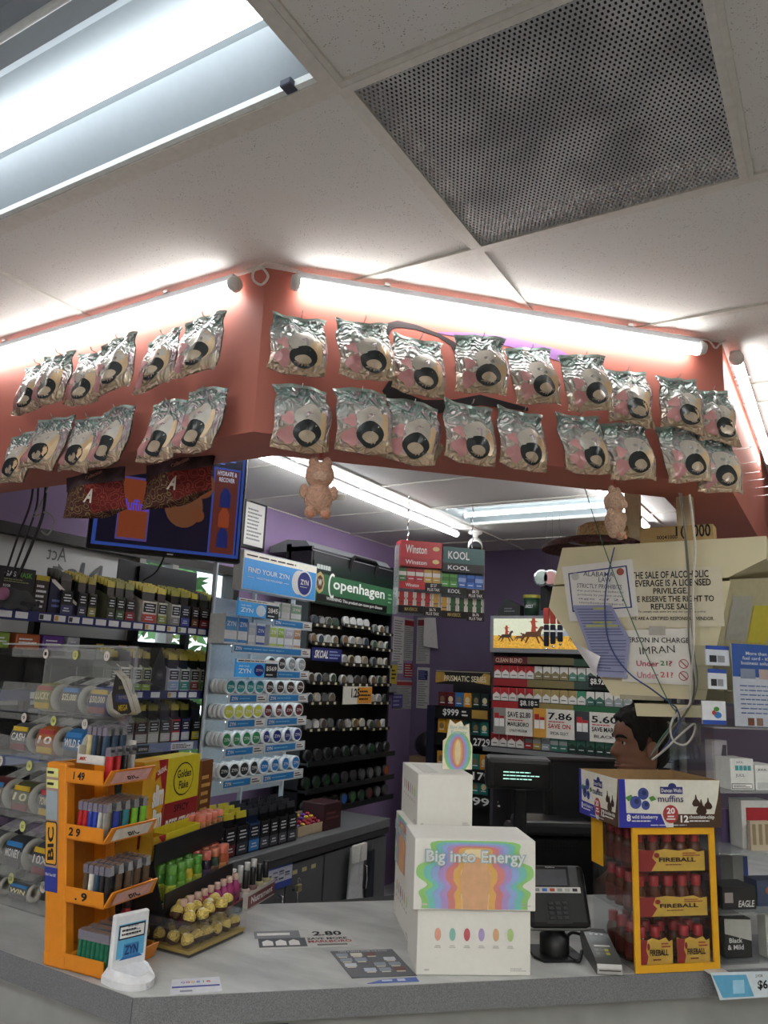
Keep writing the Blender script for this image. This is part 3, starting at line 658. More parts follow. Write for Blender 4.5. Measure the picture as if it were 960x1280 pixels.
def disp_box(fr, x0, x1, z, front, band, pouchc, topc, label, plabel, d=.12, hf=.10, hb=.17, ph=.165, npch=5, y0=.02, pgroup='pouches'):
    w = x1 - x0; t = fthing(fr, 'display_box', label, 'box', x0, y0, z, 'tobacco display boxes')
    FM = C(front, .55)
    MB().box(0, w, 0, .002, 0, hf).box(0, w, d - .002, d, 0, hb * .75).box(0, w, 0, d, 0, .002).build('tray', FM, t)
    for s in (0, w - .0015): MB().prismx([(0, 0), (d, 0), (d, hb * .75), (d * .55, hb * .75), (0, hf)], s, s + .0015).build('side_panel', FM, t)
    quad(t, 'warning_label', C('#101012', .6), w * .08, w * .92, hf * .5, hf * .92, -.0008); lines(t, TAGW, w * .14, w * .86, hf * .54, hf * .88, 3, -.0014, .4, True)
    quad(t, 'colour_band', C(band, .5), w * .02, w * .98, hf * .06, hf * .42, -.0008); lines(t, TAGW, w * .2, w * .8, hf * .14, hf * .34, 2, -.0014, .45, True)
    for i in range(npch):
        yy = y0 + .012 + (d - .026) * i / max(1, npch - 1)
        p = ob('cigarillo_pouch', pouch(w * .86, ph, pouchc, topc), None, fr.w((x0 + x1) / 2, yy, z + .0022 + .007 * i), fr.deg)
        p.rotation_euler = (math.radians(-3), 0, fr.rz); tag(p, plabel, 'pouch', pgroup)
r1 = [(78, 94, '#1c1c22', '#3a3f6a'), (100, 112, '#24252c', '#3b4150'), (113, 124, '#3a3c2c', '#8f8c4a'), (137, 148, '#55563e', '#3d3f30'), (148, 160, '#2f3a26', '#45603a'), (160, 173, '#3a1d20', '#8b2630'), (181, 200, '#d6d2c8', '#b9483e'), (201, 213, '#cfd2bd', '#8b9a4a'), (218, 230, '#cfcfcb', '#8c8c88'), (230, 242, '#22233a', '#4a5cb5'), (244, 253, '#3a2620', '#7a4a30'), (254, 266, '#2c1a1c', '#8b2630'), (266, 280, '#241618', '#7a1f2b')]
r2 = [(140, 151, '#6c6c6a', '#8a8a88'), (152, 167, '#d7d4cd', '#d98a4a'), (168, 180, '#d5d4ce', '#7fae3f'), (181, 192, '#cdd7a2', '#9fc044'), (213, 227, '#cfd3da', '#8fb0d6'), (228, 240, '#c9d2cf', '#3c8f86'), (241, 252, '#b9b9b5', '#8c4a44'), (253, 264, '#c2c8b8', '#4f8a3e'), (265, 276, '#c9bfb9', '#b3322e')]
r3 = [(155, 170, '#8f8d86', '#c2bfb6'), (172, 187, '#5c1a1f', '#c7c2ba'), (188, 202, '#a9a8a3', '#d5d3cd'), (203, 216, '#24402a', '#c7c2ba'), (217, 228, '#b92f35', '#d8d4cc'), (229, 240, '#26317a', '#d0d2da'), (242, 255, '#1a1a1a', '#d6c534')]
pcol = ['#15151a', '#1d1f18', '#20161a', '#2a2b24', '#16201a', '#1a1c2c']
for k, (row, rn, yb) in enumerate(((r1, 'top', 765), (r2, 'middle', 860), (r3, 'lower', 925))):
    for i, (a, b, f, g) in enumerate(row):
        xa, xb = FS.px(a, yb)[0], FS.px(b, yb)[0]
        rr = random.Random(k * 50 + i)
        disp_box(FS, xa + .002, xb - .002, SZ[k] + .001, f, g, rr.choice(pcol), rr.choice(['#b9a92e', '#c9b733', '#8f8c2e', '#3a3a30']) if k != 1 else rr.choice(['#b9a92e', '#d0bd3a', '#2b2b26']),
                 f'small cigarillo display box, {ORD[i]} from the left on the {rn} shelf', f'dark foil cigarillo pouch in a display box on the {rn} shelf', pgroup=f'cigarillo pouches on the {rn} shelf', npch=5)
# black hexagonal riser and slanted sheets on the shelves
xa, xb = FS.px(193, 860)[0], FS.px(212, 860)[0]
hx_ = fthing(FS, 'cardboard_riser', 'black pointed cardboard riser on the middle shelf', 'display', xa, .03, SZ[1] + .001)
wd = xb - xa; MB().prism([(0, 0), (wd, 0), (wd, .09), (wd * .5, .2), (0, .09)], 0, .06).build('body', C('#1c1d20', .6), hx_); poly(hx_, 'oval_logo', C('#3a3c40', .5), ell(wd * .55, .07, wd * .25, .022), -.001)
txt(hx_, 'TREND', C('#8a8a88', .5), wd * .55, .07, wd * .3, .012, -.002)
quad(su, 'dark_riser_board', C('#17181b', .5), FS.px(198, 740)[0], sx1 + .04, SZ[0] + .11, FS.px(240, 703)[1], .285, .006)
fb_ = LWF = Fr((-3.2, 0, 0), 90); (a_, z1_f), (b_, z0_f) = LWF.px(303, 622), LWF.px(327, 690)
t = fthing(LWF, 'framed_notice', 'white notice in a black frame on the purple wall beside the television', 'notice', a_, -.02, z0_f); w_, h_ = b_ - a_, z1_f - z0_f
MB().box(0, w_, 0, .018, 0, h_).build('frame', BLACK, t); quad(t, 'paper', PAPER, .02, w_ - .02, .02, h_ - .02, -.001); lines(t, GREY, .04, w_ - .04, .05, h_ - .05, 9, -.0016)
# gas mask box, dark mask, slanted blue box on the top shelf
ga = FS.px(0, 757); gb = FS.px(45, 712)
gm = fthing(FS, 'mask_box', 'black box with green lettering at the left of the top shelf', 'box', FS.px(-12, 757)[0], .03, SZ[0] + .001)
gw = FS.px(46, 757)[0] - FS.px(-12, 757)[0]; gh = gb[1] - SZ[0]
MB().rbox(0, gw, 0, .12, 0, gh, .002).build('carton', C('#1a1b1c', .5), gm)
txt(gm, 'GAS', TAGW, gw * .42, gh * .84, gw * .26, gh * .12); txt(gm, 'MASK', C('#5fa83c', .5), gw * .76, gh * .84, gw * .32, gh * .12); lines(gm, C('#8a8f5a', .6), gw * .3, gw * .9, gh * .64, gh * .74, 2); txt(gm, 'ROOR', TAGW, gw * .38, gh * .56, gw * .16, gh * .06)
mk = fthing(FS, 'rubber_mask', 'dark grey rubber mask lying before the black box', 'mask', gw * .3 + FS.px(-12, 757)[0], -.045, SZ[0] + .004)
m = MB(); m.sm = True; m.grid(lambda u, v: Vector(((u - .5) * .16, .02 * math.cos(3 * u) + .045 * v - .02, .07 * (1 - v) * math.sin(math.pi * u) ** .5 + .004 * math.sin(20 * u))), 14, 8); m.build('face_piece', C('#4a4a4c', .5), mk)
m = MB(); m.sm = True; m.sphere((-.05, -.012, .05), .024, 14, 8, (1, .6, 1)); m.build('filter_disc', C('#8d5a78', .4), mk)
m = MB(); m.tube([(.02, -.02, .02), (.06, -.03, .015), (.09, -.02, .03), (.1, 0, .012)], .008, 6); m.build('strap', C('#2d2d2f', .6), mk)
ys = fthing(FS, 'earbud_carton', 'slim carton with yellow printed top beside the black mask box', 'box', FS.px(47, 757)[0], .03, SZ[0] + .001)
yw = FS.px(64, 757)[0] - FS.px(47, 757)[0]
MB().box(0, yw, 0, .08, 0, gh * .9).build('carton', C('#2a2723', .5), ys); quad(ys, 'yellow_top', C('#b7a52c', .5), 0, yw, gh * .78, gh * .9); lines(ys, TAGW, yw * .1, yw * .9, gh * .1, gh * .7, 5)
sb = fthing(FS, 'slanted_carton', 'dark blue carton cut on a slant at the top shelf', 'box', FS.px(66, 757)[0], .03, SZ[0] + .001)
sw = FS.px(104, 757)[0] - FS.px(66, 757)[0]
MB().prism([(0, 0), (sw, 0), (sw, gh * .3), (sw * .1, gh * .85), (0, gh * .85)], 0, .1).build('body', C('#15183a', .5), sb)
poly(sb, 'white_edge', PAPER, [(0, gh * .85), (sw * .12, gh * .85), (sw, gh * .3), (sw * .9, gh * .28), (sw * .04, gh * .78)], -.001); lines(sb, C('#6a76b5', .6), sw * .1, sw * .6, gh * .15, gh * .4, 2, -.0012)
# coloured packets under the top shelf, behind the ticket dispenser
for i, (a, b, h, lab) in enumerate(((2, 24, '#7f9a3c', 'green striped'), (30, 62, '#a8552c', 'orange'), (64, 92, '#5a2f86', 'purple'), (95, 112, '#9fa6ae', 'silver blue'))):
    x0, zz = FS.px(a, 806); x1, z1 = FS.px(b, 790)
    t = fthing(FS, 'wrap_packet', f'{lab} packet lying above the acrylic ticket dispenser', 'packet', x0, .05, SZ[0] - .14, 'packets below the top shelf')
    MB().rbox(0, x1 - x0, 0, .06, 0, .06, .004).build('wrapper', C(h, .35), t); lines(t, TAGW, .01, x1 - x0 - .01, .02, .045, 2)
MB().box(sx0, 2.05, .0, .30, SZ[0] - .16, SZ[0] - .14).build('shelf_board', STEEL, su)
# ================================================================== WHITE POUCH-CAN RACK
FZ = Fr((-2.5, 0, 0), 90)
ZB = C('#2f86c9', .4); ZD = C('#1c2f86', .4); RACKW = C('#c9d2d6', .35)
zr = fthing(FZ, 'can_rack', 'white tiered rack of nicotine pouch cans with blue header sign', 'rack')
zx0, zx1 = FZ.px(284, 880)[0], FZ.px(383, 880)[0]; zm = FZ.px(333, 880)[0]
zt = FZ.px(300, 682)[1]; zlow = FZ.px(330, 985)[1] - .03
MB().box(zx0 - .02, zx1, .132, .142, zlow, zt - .25).build('back_panel', C('#aeb8bd', .4), zr)
for s in (zx0 - .02, zm - .004, zx1 - .008): MB().box(s, s + .012, .12, .142, wz + .002, zt - .02).build('upright', RACKW, zr)
hx0, hzt = FZ.px(300, 682); hx1, hzb = FZ.px(388, 752)
hzb = FZ.px(297, 738)[1]; hzt = (hzt + FZ.px(389, 712)[1]) / 2; hzb = (hzb + FZ.px(388, 751)[1]) / 2
hs = MB().box(hx0, hx1, -.03, .03, hzb, hzt).build('header_sign', C('#d5dadd', .4), zr)
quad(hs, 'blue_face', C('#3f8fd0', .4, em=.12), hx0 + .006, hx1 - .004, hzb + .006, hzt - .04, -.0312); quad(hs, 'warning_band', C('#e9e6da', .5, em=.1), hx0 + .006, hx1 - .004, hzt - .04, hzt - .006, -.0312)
lines(hs, INK, hx0 + .02, hx1 - .02, hzt - .03, hzt - .016, 1, -.0322)
hw, hh = hx1 - hx0, hzt - hzb
txt(hs, 'FIND YOUR ZYN', WHITE, hx0 + hw * .33, hzb + hh * .52, hw * .54, hh * .13, -.033, .02); txt(hs, 'NICOTINE POUCHES', WHITE, hx0 + hw * .34, hzb + hh * .34, hw * .34, hh * .05, -.033)
quad(hs, 'rule', WHITE, hx0 + hw * .06, hx0 + hw * .14, hzb + hh * .335, hzb + hh * .345, -.0322); quad(hs, 'rule', WHITE, hx0 + hw * .53, hx0 + hw * .60, hzb + hh * .335, hzb + hh * .345, -.0322)
poly(hs, 'can_side', C('#e3e6e6', .4), ell(hx0 + hw * .74, hzb + hh * .44, hw * .1, hh * .33, 28), -.0322); poly(hs, 'can_rim', WHITE, ell(hx0 + hw * .82, hzb + hh * .44, hw * .115, hh * .36, 28), -.0328); poly(hs, 'can_lid', ZD, ell(hx0 + hw * .82, hzb + hh * .44, hw * .098, hh * .31, 28), -.0334)
txt(hs, 'ZYN', WHITE, hx0 + hw * .82, hzb + hh * .47, hw * .12, hh * .14, -.034, .03); quad(hs, 'rule', WHITE, hx0 + hw * .76, hx0 + hw * .86, hzb + hh * .33, hzb + hh * .345, -.034)
LEDS = em('shelf_led', (.86, .94, 1, 1), 2.2)
can_cache = {}
def can_meshes(hx, rim='#e7e9e8', r=.0345, d=.022):
    k = (hx, rim)
    if k not in can_cache:
        R = Matrix.Rotation(math.pi / 2, 4, 'X')
        b = MB(); b.sm = True; b.lathe([(0, 0), (r, 0), (r, -d), (r * .93, -d - .001)], 20, R @ Matrix.Scale(1, 4)); bm_ = b.mesh('tin', C(rim, .35))
        b = MB(); b.lathe([(0, 0), (r * .8, 0), (r * .8, .0006), (0, .0006)], 18, Matrix.Translation((0, -.0012, 0)) @ R); lm = b.mesh('lid_disc', C(hx, .35))
        b2 = MB(); b2.sm = True; b2.lathe([(r * .8, .0), (r * .86, .0016), (r, 0)], 20, R); rm = b2.mesh('rim', C(rim, .3))
        can_cache[k] = (bm_, lm, rm)
    return can_cache[k]
def can(fr, x, y, z, hx, label, group, rim='#e7e9e8', word=None, r=.0345, turn=0):
    t = fthing(fr, 'tobacco_can', label, 'can', x, y, z + r, group, turn)
    b, l, rm = can_meshes(hx, rim, r); ob('tin', b, t); lid = ob('lid_disc', l, t); ob('rim', rm, t)
    if word: txt(lid, word, WHITE, 0, 0, r * 1.15, r * .42, -.0022, .02)
    return t
def zshelf(z, xa, xb, depth=.13, blue=True):
    o = MB().box(xa, xb, 0, depth, z - .006, z).box(xa, xb, -.006, 0, z - .042, z + .004).build('shelf', RACKW, zr)
    s = quad(o, 'blue_strip', ZB, xa + .01, xb - .085, z - .034, z - .004, -.0068); txt(o, 'ZYN', WHITE, xa + .04, z - .019, .045, .016, -.008, .03); lines(o, C('#7fc4e8', .5), xa + .075, xb - .10, z - .024, z - .014, 1, -.0078, .6)
    MB().box(xa + .01, xb - .01, .004, .014, z - .012, z - .0065).build('led_strip', LEDS, o)
    quad(o, 'price_label', WHITE, xb - .08, xb - .008, z - .034, z - .004, -.0068); lines(o, INK, xb - .075, xb - .015, z - .03, z - .008, 2, -.0076)
rows = [(877, [('#2f8f8a', 'teal')] * 4, [('#3a2a22', 'dark brown')] * 4), (907, [('#c9cc4a', 'yellow')] * 4, [('#6d2a2c', 'maroon')] * 4), (940, [('#2e8a52', 'green')] * 4, [('#25307a', 'navy')] * 4), (977, [('#2b2f30', 'charcoal')] * 4, [('#2f7fc4', 'blue')] * 4)]
xl0, xr0 = FZ.px(287, 880)[0], FZ.px(338, 880)[0]
for k, (y, L, R) in enumerate(rows):
    z = FZ.px(333, y - 6)[1] + .012
    zshelf(z, zx0, zm - .004); zshelf(z, zm, zx1)
    for side, lst, xs in (('left', L, zx0 + .04), ('right', R, zm + .045)):
        st = ((zm if side == 'left' else zx1) - xs - .035) / 3
        for i, (hx, cn) in enumerate(lst):
            can(FZ, xs + st * i, .022, z + .0005, hx, f'{cn} nicotine pouch can, {ORD[i]} of four, {side} half of rack tier', 'front nicotine pouch cans', word='ZYN', turn=random.uniform(-8, 8))
            for dd in range(1, 4 if side == 'left' and i == 0 else 3):
                can(FZ, xs + st * i, .022 + .027 * dd, z + .0005, hx, f'{cn} nicotine pouch can standing behind the front cans', 'nicotine pouch cans behind the front ones')
# tier with one can row at the right and a price card at the left
z = FZ.px(355, 841)[1] + .01; zshelf(z, zm, zx1)
for i in range(4): can(FZ, zm + .045 + i * ((zx1 - zm - .08) / 3), .022, z + .0005, ['#2c2c2c', '#2c2c2c', '#8f9698', '#9aa0a2'][i], f'black or grey nicotine pouch can, {ORD[i]} on the short upper right tier', 'front nicotine pouch cans', word='ZYN')
def zcard(p0, p1, price, can_pic):
    (xa, za), (xb, zb) = FZ.px(*p0), FZ.px(*p1)
    o = MB().box(xa, xb, -.03, -.02, zb, za).build('price_card', C('#2f7fb8', .4, em=.2), zr); w_, h_ = xb - xa, za - zb
    quad(o, 'warning_band', WHITE, xa, xb, za - h_ * .18, za, -.0308); lines(o, INK, xa + .01, xb - .01, za - h_ * .14, za - h_ * .04, 1, -.0314); quad(o, 'price_field', C('#14181e', .5), xa + w_ * .68, xb, zb, za - h_ * .2, -.0308)
    txt(o, 'ZYN', WHITE, xa + w_ * .2, zb + h_ * .34, w_ * .3, h_ * .26, -.032, .03); txt(o, 'FIND YOUR', WHITE, xa + w_ * .18, zb + h_ * .6, w_ * .24, h_ * .1, -.032); txt(o, price, WHITE, xa + w_ * .84, zb + h_ * .5, w_ * .26, h_ * .3, -.032, .02); lines(o, WHITE, xa + w_ * .72, xb - w_ * .04, zb + h_ * .08, zb + h_ * .24, 1, -.0314)
    poly(o, 'can_picture', ZD if can_pic else C('#d7e6f0', .4), ell(xa + w_ * .54, zb + h_ * .4, w_ * .12, h_ * .34), -.0314)
    if can_pic: txt(o, 'ZYN', WHITE, xa + w_ * .54, zb + h_ * .4, w_ * .16, h_ * .14, -.0322)
zcard((293, 747), (342, 775), '2845', False); zcard((290, 823), (340, 847), '$569', True)
# stacked cartons on the two upper tiers
for (y, cols, tn) in ((772, [(345, 354, '#7fb08a'), (355, 366, '#c9d6cf'), (367, 380, '#8cb59a')], 'top'), (808, [(283, 299, '#5f9fd0'), (300, 312, '#3f8fd0'), (313, 322, '#c3ccd2'), (323, 334, '#4a64b0'), (340, 349, '#b6c86a'), (350, 358, '#9bb84a'), (359, 369, '#b9b3c4'), (370, 379, '#b08a6a')], 'second')):
    z = FZ.px(333, y)[1]; zshelf(z, zx0 if tn == 'second' else zm, zx1)
    for i, (a, b, hx) in enumerate(cols):
        xa, xb = FZ.px(a, y)[0], FZ.px(b, y)[0]; h = .11 if tn == 'second' else .09
        if tn == 'second' and i < 2: h = .14
        t = fthing(FZ, 'pouch_carton', f'small white and coloured carton, {ORD[i]} from left on the {tn} rack tier', 'box', xa, .02, z + .001, 'cartons on the can rack')
        MB().box(.001, xb - xa - .001, 0, .10, 0, h).build('carton', C('#dfe4e6', .5), t); quad(t, 'colour_band', C(hx, .4), .002, xb - xa - .002, h * .45, h * .9); quad(t, 'colour_band', C(hx, .4), .002, xb - xa - .002, h * .05, h * .15)
        txt(t, 'ZYN', WHITE, (xb - xa) / 2, h * .68, (xb - xa) * .7, h * .16, -.0012, .02)
# ================================================================== BLACK TOBACCO CAN RACK
FC = Fr((-2.82, 0, 0), 90)
cr = fthing(FC, 'tobacco_rack', 'tall black tobacco rack with green header sign', 'rack')
cx0, cx1 = FC.px(383, 800)[0], FC.px(489, 800)[0]; cz1 = FC.px(440, 692)[1]; cz0 = wz + .002
BK = C('#101114', .4)
MB().box(cx0, cx1, .16, .20, cz0, cz1).build('back_panel', BK, cr)
for s in (cx0, cx1 - .02): MB().box(s, s + .02, .0, .18, cz0, cz1 - .02).build('side_frame', BK, cr)
hz0, hz1 = FC.px(440, 762)[1], FC.px(440, 712)[1]
h = MB().box(cx0 + .02, cx1 - .02, -.01, .03, hz0, hz1).build('header_sign', C('#10221a', .4), cr); W = cx1 - cx0 - .04; X0 = cx0 + .02; HH = hz1 - hz0
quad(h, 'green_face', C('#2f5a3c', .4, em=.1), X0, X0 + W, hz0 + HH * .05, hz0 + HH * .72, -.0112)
txt(h, 'openhagen', WHITE, X0 + W * .55, hz0 + HH * .50, W * .66, HH * .34, -.0125, .02); 
m = MB(); L = ell(X0 + W * .21, hz0 + HH * .48, W * .045, HH * .3, 16, math.radians(60), math.radians(300)); L2 = ell(X0 + W * .21, hz0 + HH * .48, W * .03, HH * .24, 16, math.radians(60), math.radians(300))
for i in range(15): m.prism([L[i], L[i + 1], L2[i + 1], L2[i]], -.0125, -.0115)
m.build('lettering', WHITE, h)
quad(h, 'warning_plate', C('#0c0c0c', .5), X0 + W * .04, X0 + W * .92, hz0 + HH * .06, hz0 + HH * .24, -.012); txt(h, 'WARNING: This product can cause gum disease', WHITE, X0 + W * .5, hz0 + HH * .15, W * .7, HH * .1, -.0128)
poly(h, 'badge', C('#b9a06a', .5), ell(X0 + W * .07, hz0 + HH * .5, W * .05, HH * .26, 8), -.012); poly(h, 'badge_centre', C('#4a2a1c', .5), ell(X0 + W * .07, hz0 + HH * .5, W * .035, HH * .18, 8), -.0126); txt(h, 'W', WHITE, X0 + W * .07, hz0 + HH * .5, W * .04, HH * .16, -.0134)
lines(h, C('#7fae86', .5), X0 + W * .93, X0 + W * .99, hz0 + HH * .3, hz0 + HH * .6, 3, -.0122)
lines(h, C('#b9c2bc', .5), X0 + W * .03, X0 + W * .25, hz0 + HH * .8, hz0 + HH * .95, 1, -.0115, .7)
# curved grey hood and carrying handle on top
m = MB(); m.prismx([(-.01, cz1 - .05), (.05, cz1 + .015), (.2, cz1 + .03), (.34, cz1 - .01), (.34, cz1 - .05)], cx0, cx1 - .03); m.build('hood', C('#7d7f82', .45), cr)
m = MB(); m.tube([(X0 + W * .42, 0, hz1 - .02), (X0 + W * .42, -.02, hz1 + .07), (X0 + W * .45, -.02, hz1 + .085), (X0 + W * .72, -.02, hz1 + .085), (X0 + W * .75, -.02, hz1 + .07), (X0 + W * .75, 0, hz1 - .02)], .012, 8); m.build('handle', BLACK, cr)
MB().box(X0, X0 + W, -.004, .02, hz1, cz1 - .03).build('top_panel', C('#17181b', .4), cr)
cols = [(FC.px(384, 900)[0], FC.px(421, 900)[0], 4), (FC.px(425, 900)[0], FC.px(460, 900)[0], 4), (FC.px(463, 900)[0], FC.px(487, 900)[0], 3)]
rowy = [(783, 784, 793), (806, 808, 813), (None, 832, 834), (855, 857, 857), (880, None, 880), (913, 912, 912)]
lidc = ['#a9a9a5', '#5c5f5a', '#3e4a3c', '#6d6250', '#2c3a44', '#7c7468', '#4a3f36', '#8d8f90', '#30404e', '#6e5a3e', '#35523c', '#c9c9c5']
rr = random.Random(11)
for ri, ys in enumerate(rowy):
    for ci, y in enumerate(ys):
        if y is None: continue
        xa, xb, n = cols[ci]; z = FC.px((384 + 421) / 2 if ci == 0 else 442 if ci == 1 else 475, y)[1]
        o = MB().box(xa, xb, -.0, .15, z - .004, z).box(xa, xb, -.004, .0, z - .004, z + .018).build('can_tray', C('#1c1d20', .35), cr)
        for i in range(n):
            x = xa + (xb - xa) * (i + .5) / n; rim = rr.choice(['#c9c9c6', '#8f8f8c', '#b0a890', '#55585a'])
            if ri == 0 and ci == 1: rim, hx = '#cfd0ce', '#c3c4c2'
            else: hx = rr.choice(lidc)
            can(FC, x, .012 + .004, z + .001, hx, f'round tobacco tin, {ORD[i]} in tray {["left", "centre", "right"][ci]} column, {ORD[ri]} row of black rack', 'tobacco tins on the black rack', rim=rim, r=.0335)
            quad(o, 'price_tag', C('#c9c39a', .6), x - .012, x + .012, z - .003, z + .012, -.0052)
# signs between the tins
z = FC.px(403, 819)[1]; s = MB().box(cols[0][0] - .01, cols[0][1], -.012, -.006, FC.px(403, 826)[1], FC.px(403, 810)[1]).build('blue_sign', C('#1c2668', .4), cr); za, zb = FC.px(403, 826)[1], FC.px(403, 810)[1]
txt(s, 'SKOAL', WHITE, cols[0][0] + .09, (za + zb) / 2, .15, .05, -.014, .03, 0, .3); lines(s, C('#8fa0d0', .5), cols[0][0] + .18, cols[0][1] - .01, za + .01, zb - .01, 3, -.0128)
za, zb = FC.px(442, 880)[1], FC.px(442, 858)[1]; s = MB().box(cols[1][0], cols[1][1] + .01, -.016, -.01, za, zb).build('price_sign', C('#d9d7cc', .5), cr); xm = (cols[1][0] + cols[1][1]) / 2
quad(s, 'orange_field', C('#d08c2c', .5), xm, cols[1][1] + .008, za + .004, zb - .004, -.0168); txt(s, '1.25', INK, xm - .03, (za + zb) / 2 + .015, .1, .06, -.018, .03); lines(s, INK, xm + .02, cols[1][1], za + .02, zb - .02, 3, -.0176)
# lower shelves of the same rack
for k, (y, hxs) in enumerate(((945, ['#18191a', '#202322', '#18191a', '#1c1c1e', '#1a2a20', '#242426', '#3a3f3e', '#1c3a26', '#1a1a1c', '#202020']), (976, ['#24442c', '#24442c', '#24442c', '#24442c', '#3a3c3e', '#3a3c3e', '#55585a', '#6a6c6e', '#6a6c6e', '#a8542c']), (1002, ['#3c3c3e', '#2c2c2e', '#4a6fb0', '#b06a30', '#3a66b0', '#3c6a40', '#2c4a3a', '#6a3a3e', '#7a7c7e', '#4a4c4e']))):
    z = FC.px(440, y)[1]; MB().box(cx0, cx1, -.06, .15, z - .012, z).box(cx0, cx1, -.066, -.06, z - .02, z + .012).build('lower_shelf', C('#1b1c1e', .4), cr)
    for i, hx in enumerate(hxs): can(FC, cx0 + .05 + (cx1 - cx0 - .1) * i / 9, -.03, z + .001, hx, f'round tobacco tin, {ORD[i]} from the left on the {["upper", "middle", "lower"][k]} ledge of black rack', 'tobacco tins on the lower ledges', rim='#3a3b3d', r=.036)
# ================================================================== CABINETS ALONG THE LEFT WALL
FB = Fr((-2.45, 0, 0), 90)
wz = (FB.px(300, 1062)[1] + FB.px(470, 1034)[1]) / 2; wx0, wx1 = 2.3, FB.px(484, 1032)[0]
GC = C('#5d5f62', .5, noise=.06, scale=12)
wt = fthing(FB, 'cabinet_worktop', 'dark grey worktop on the cabinets below the tobacco racks', 'worktop'); MB().rbox(wx0, wx1, -.02, .72, wz - .05, wz, .004).build('slab', C('#67696b', .45), wt); MB().box(wx0, wx1, -.012, 0, wz - .085, wz - .05).build('rail', C('#3c3d40', .5), wt)
nb = 6; bw = (wx1 - wx0) / nb
c0 = None
for i in range(nb):
    t = fthing(FB, 'base_cabinet', f'grey base cabinet with wire handle, {ORD[i]} from the left under the worktop', 'cabinet', wx0 + bw * i, 0, 0, 'grey base cabinets')
    MB().box(.002, bw - .002, .02, .65, 0, wz - .09).build('body', C('#3e4042', .6), t)
    d = MB().rbox(.006, bw - .006, 0, .02, .06, wz - .10, .003).build('door', GC, t); hz = wz - .28
    hxp = .06 if i % 2 else bw - .06
    m = MB(); m.sm = True; m.tube([(hxp, 0, hz - .06), (hxp, -.03, hz - .058), (hxp, -.034, hz), (hxp, -.03, hz + .058), (hxp, 0, hz + .06)], .005, 8); m.build('handle', CHROME, d)
    for q in range(3): quad(d, 'yellow_tag', C('#c9c48f', .6), .05 + q * .08, .09 + q * .08, wz - .15, wz - .13, -.0008) if i in (3,) else None
# price chart on a door, roll of white carrier bags, black bag, padlock
def onB(x, y, d=-.004): return FB.px(x, y, d)
a, b = onB(325, 1085), onB(364, 1112)
t = fthing(FB, 'price_chart', 'blue and white product chart taped to a cabinet door', 'poster', a[0], -.003, 0)
za, zb = onB(328, 1118)[1], onB(362, 1076)[1]
MB().box(0, b[0] - a[0], 0, .0015, za, zb).build('sheet', C('#c9cfe6', .6), t); w_ = b[0] - a[0]; quad(t, 'blue_band', C('#3a4fa8', .5), 0, w_, za, za + .03); quad(t, 'blue_band', C('#5a6fc0', .5), 0, w_, zb - .02, zb)
for r_ in range(4):
    for c_ in range(5): quad(t, 'picture', C(['#5a5c66', '#d7d9e0', '#8a8c9a'][(r_ + c_) % 3], .6), .01 + c_ * (w_ - .02) / 5, .01 + (c_ + .75) * (w_ - .02) / 5, za + .04 + r_ * (zb - za - .07) / 4, za + .04 + (r_ + .7) * (zb - za - .07) / 4, -.0008)
a = onB(440, 1056); t = fthing(FB, 'carrier_bags', 'bundle of white plastic carrier bags hung on a cabinet door', 'bag', a[0], -.04, a[1])
def bagfn(u, v): return Vector(((u - .5) * (.13 + .05 * v), -.02 * math.sin(math.pi * u) - .006 * math.sin(15 * u + 6 * v), -.42 * v))
m = MB(); m.sm = True; m.grid(bagfn, 16, 14, True); m.grid(lambda u, v: Vector(((u - .5) * (.13 + .05 * v), .006, -.42 * v)), 2, 2); m.build('bag_stack', C('#c3c6c8', .35, noise=.12, scale=25, bump=.4), t)
for q in (-.032, .036): MB().box(q - .03, q + .03, -.024, -.004, -.08, .01).build('header_card', C('#dcdcd6', .6), t)
a = onB(462, 1062); t = fthing(FB, 'black_bag', 'black plastic bag hung on the last cabinet door', 'bag', a[0], -.012, a[1]); m = MB(); m.sm = True; m.grid(lambda u, v: Vector(((u - .5) * (.07 + .02 * v), -.02 * math.sin(math.pi * u) - .005 * math.sin(11 * u), -.4 * v)), 10, 8, True); m.build('sack', C('#22262e', .35), t); MB().tube([(0, -.005, 0), (.004, -.01, .03)], .003, 6).build('loop', CHROME, t)
a = onB(368, 1108); t = fthing(FB, 'padlock', 'small brass padlock on a cabinet handle', 'padlock', a[0], -.03, a[1]); MB().rbox(-.018, .018, -.01, .01, -.02, .015, .004).build('body', C('#b9b08a', .3, .8), t); MB().tube([(-.012, 0, .012), (-.012, 0, .035), (0, 0, .044), (.012, 0, .035), (.012, 0, .012)], .003, 6).build('shackle', CHROME, t)
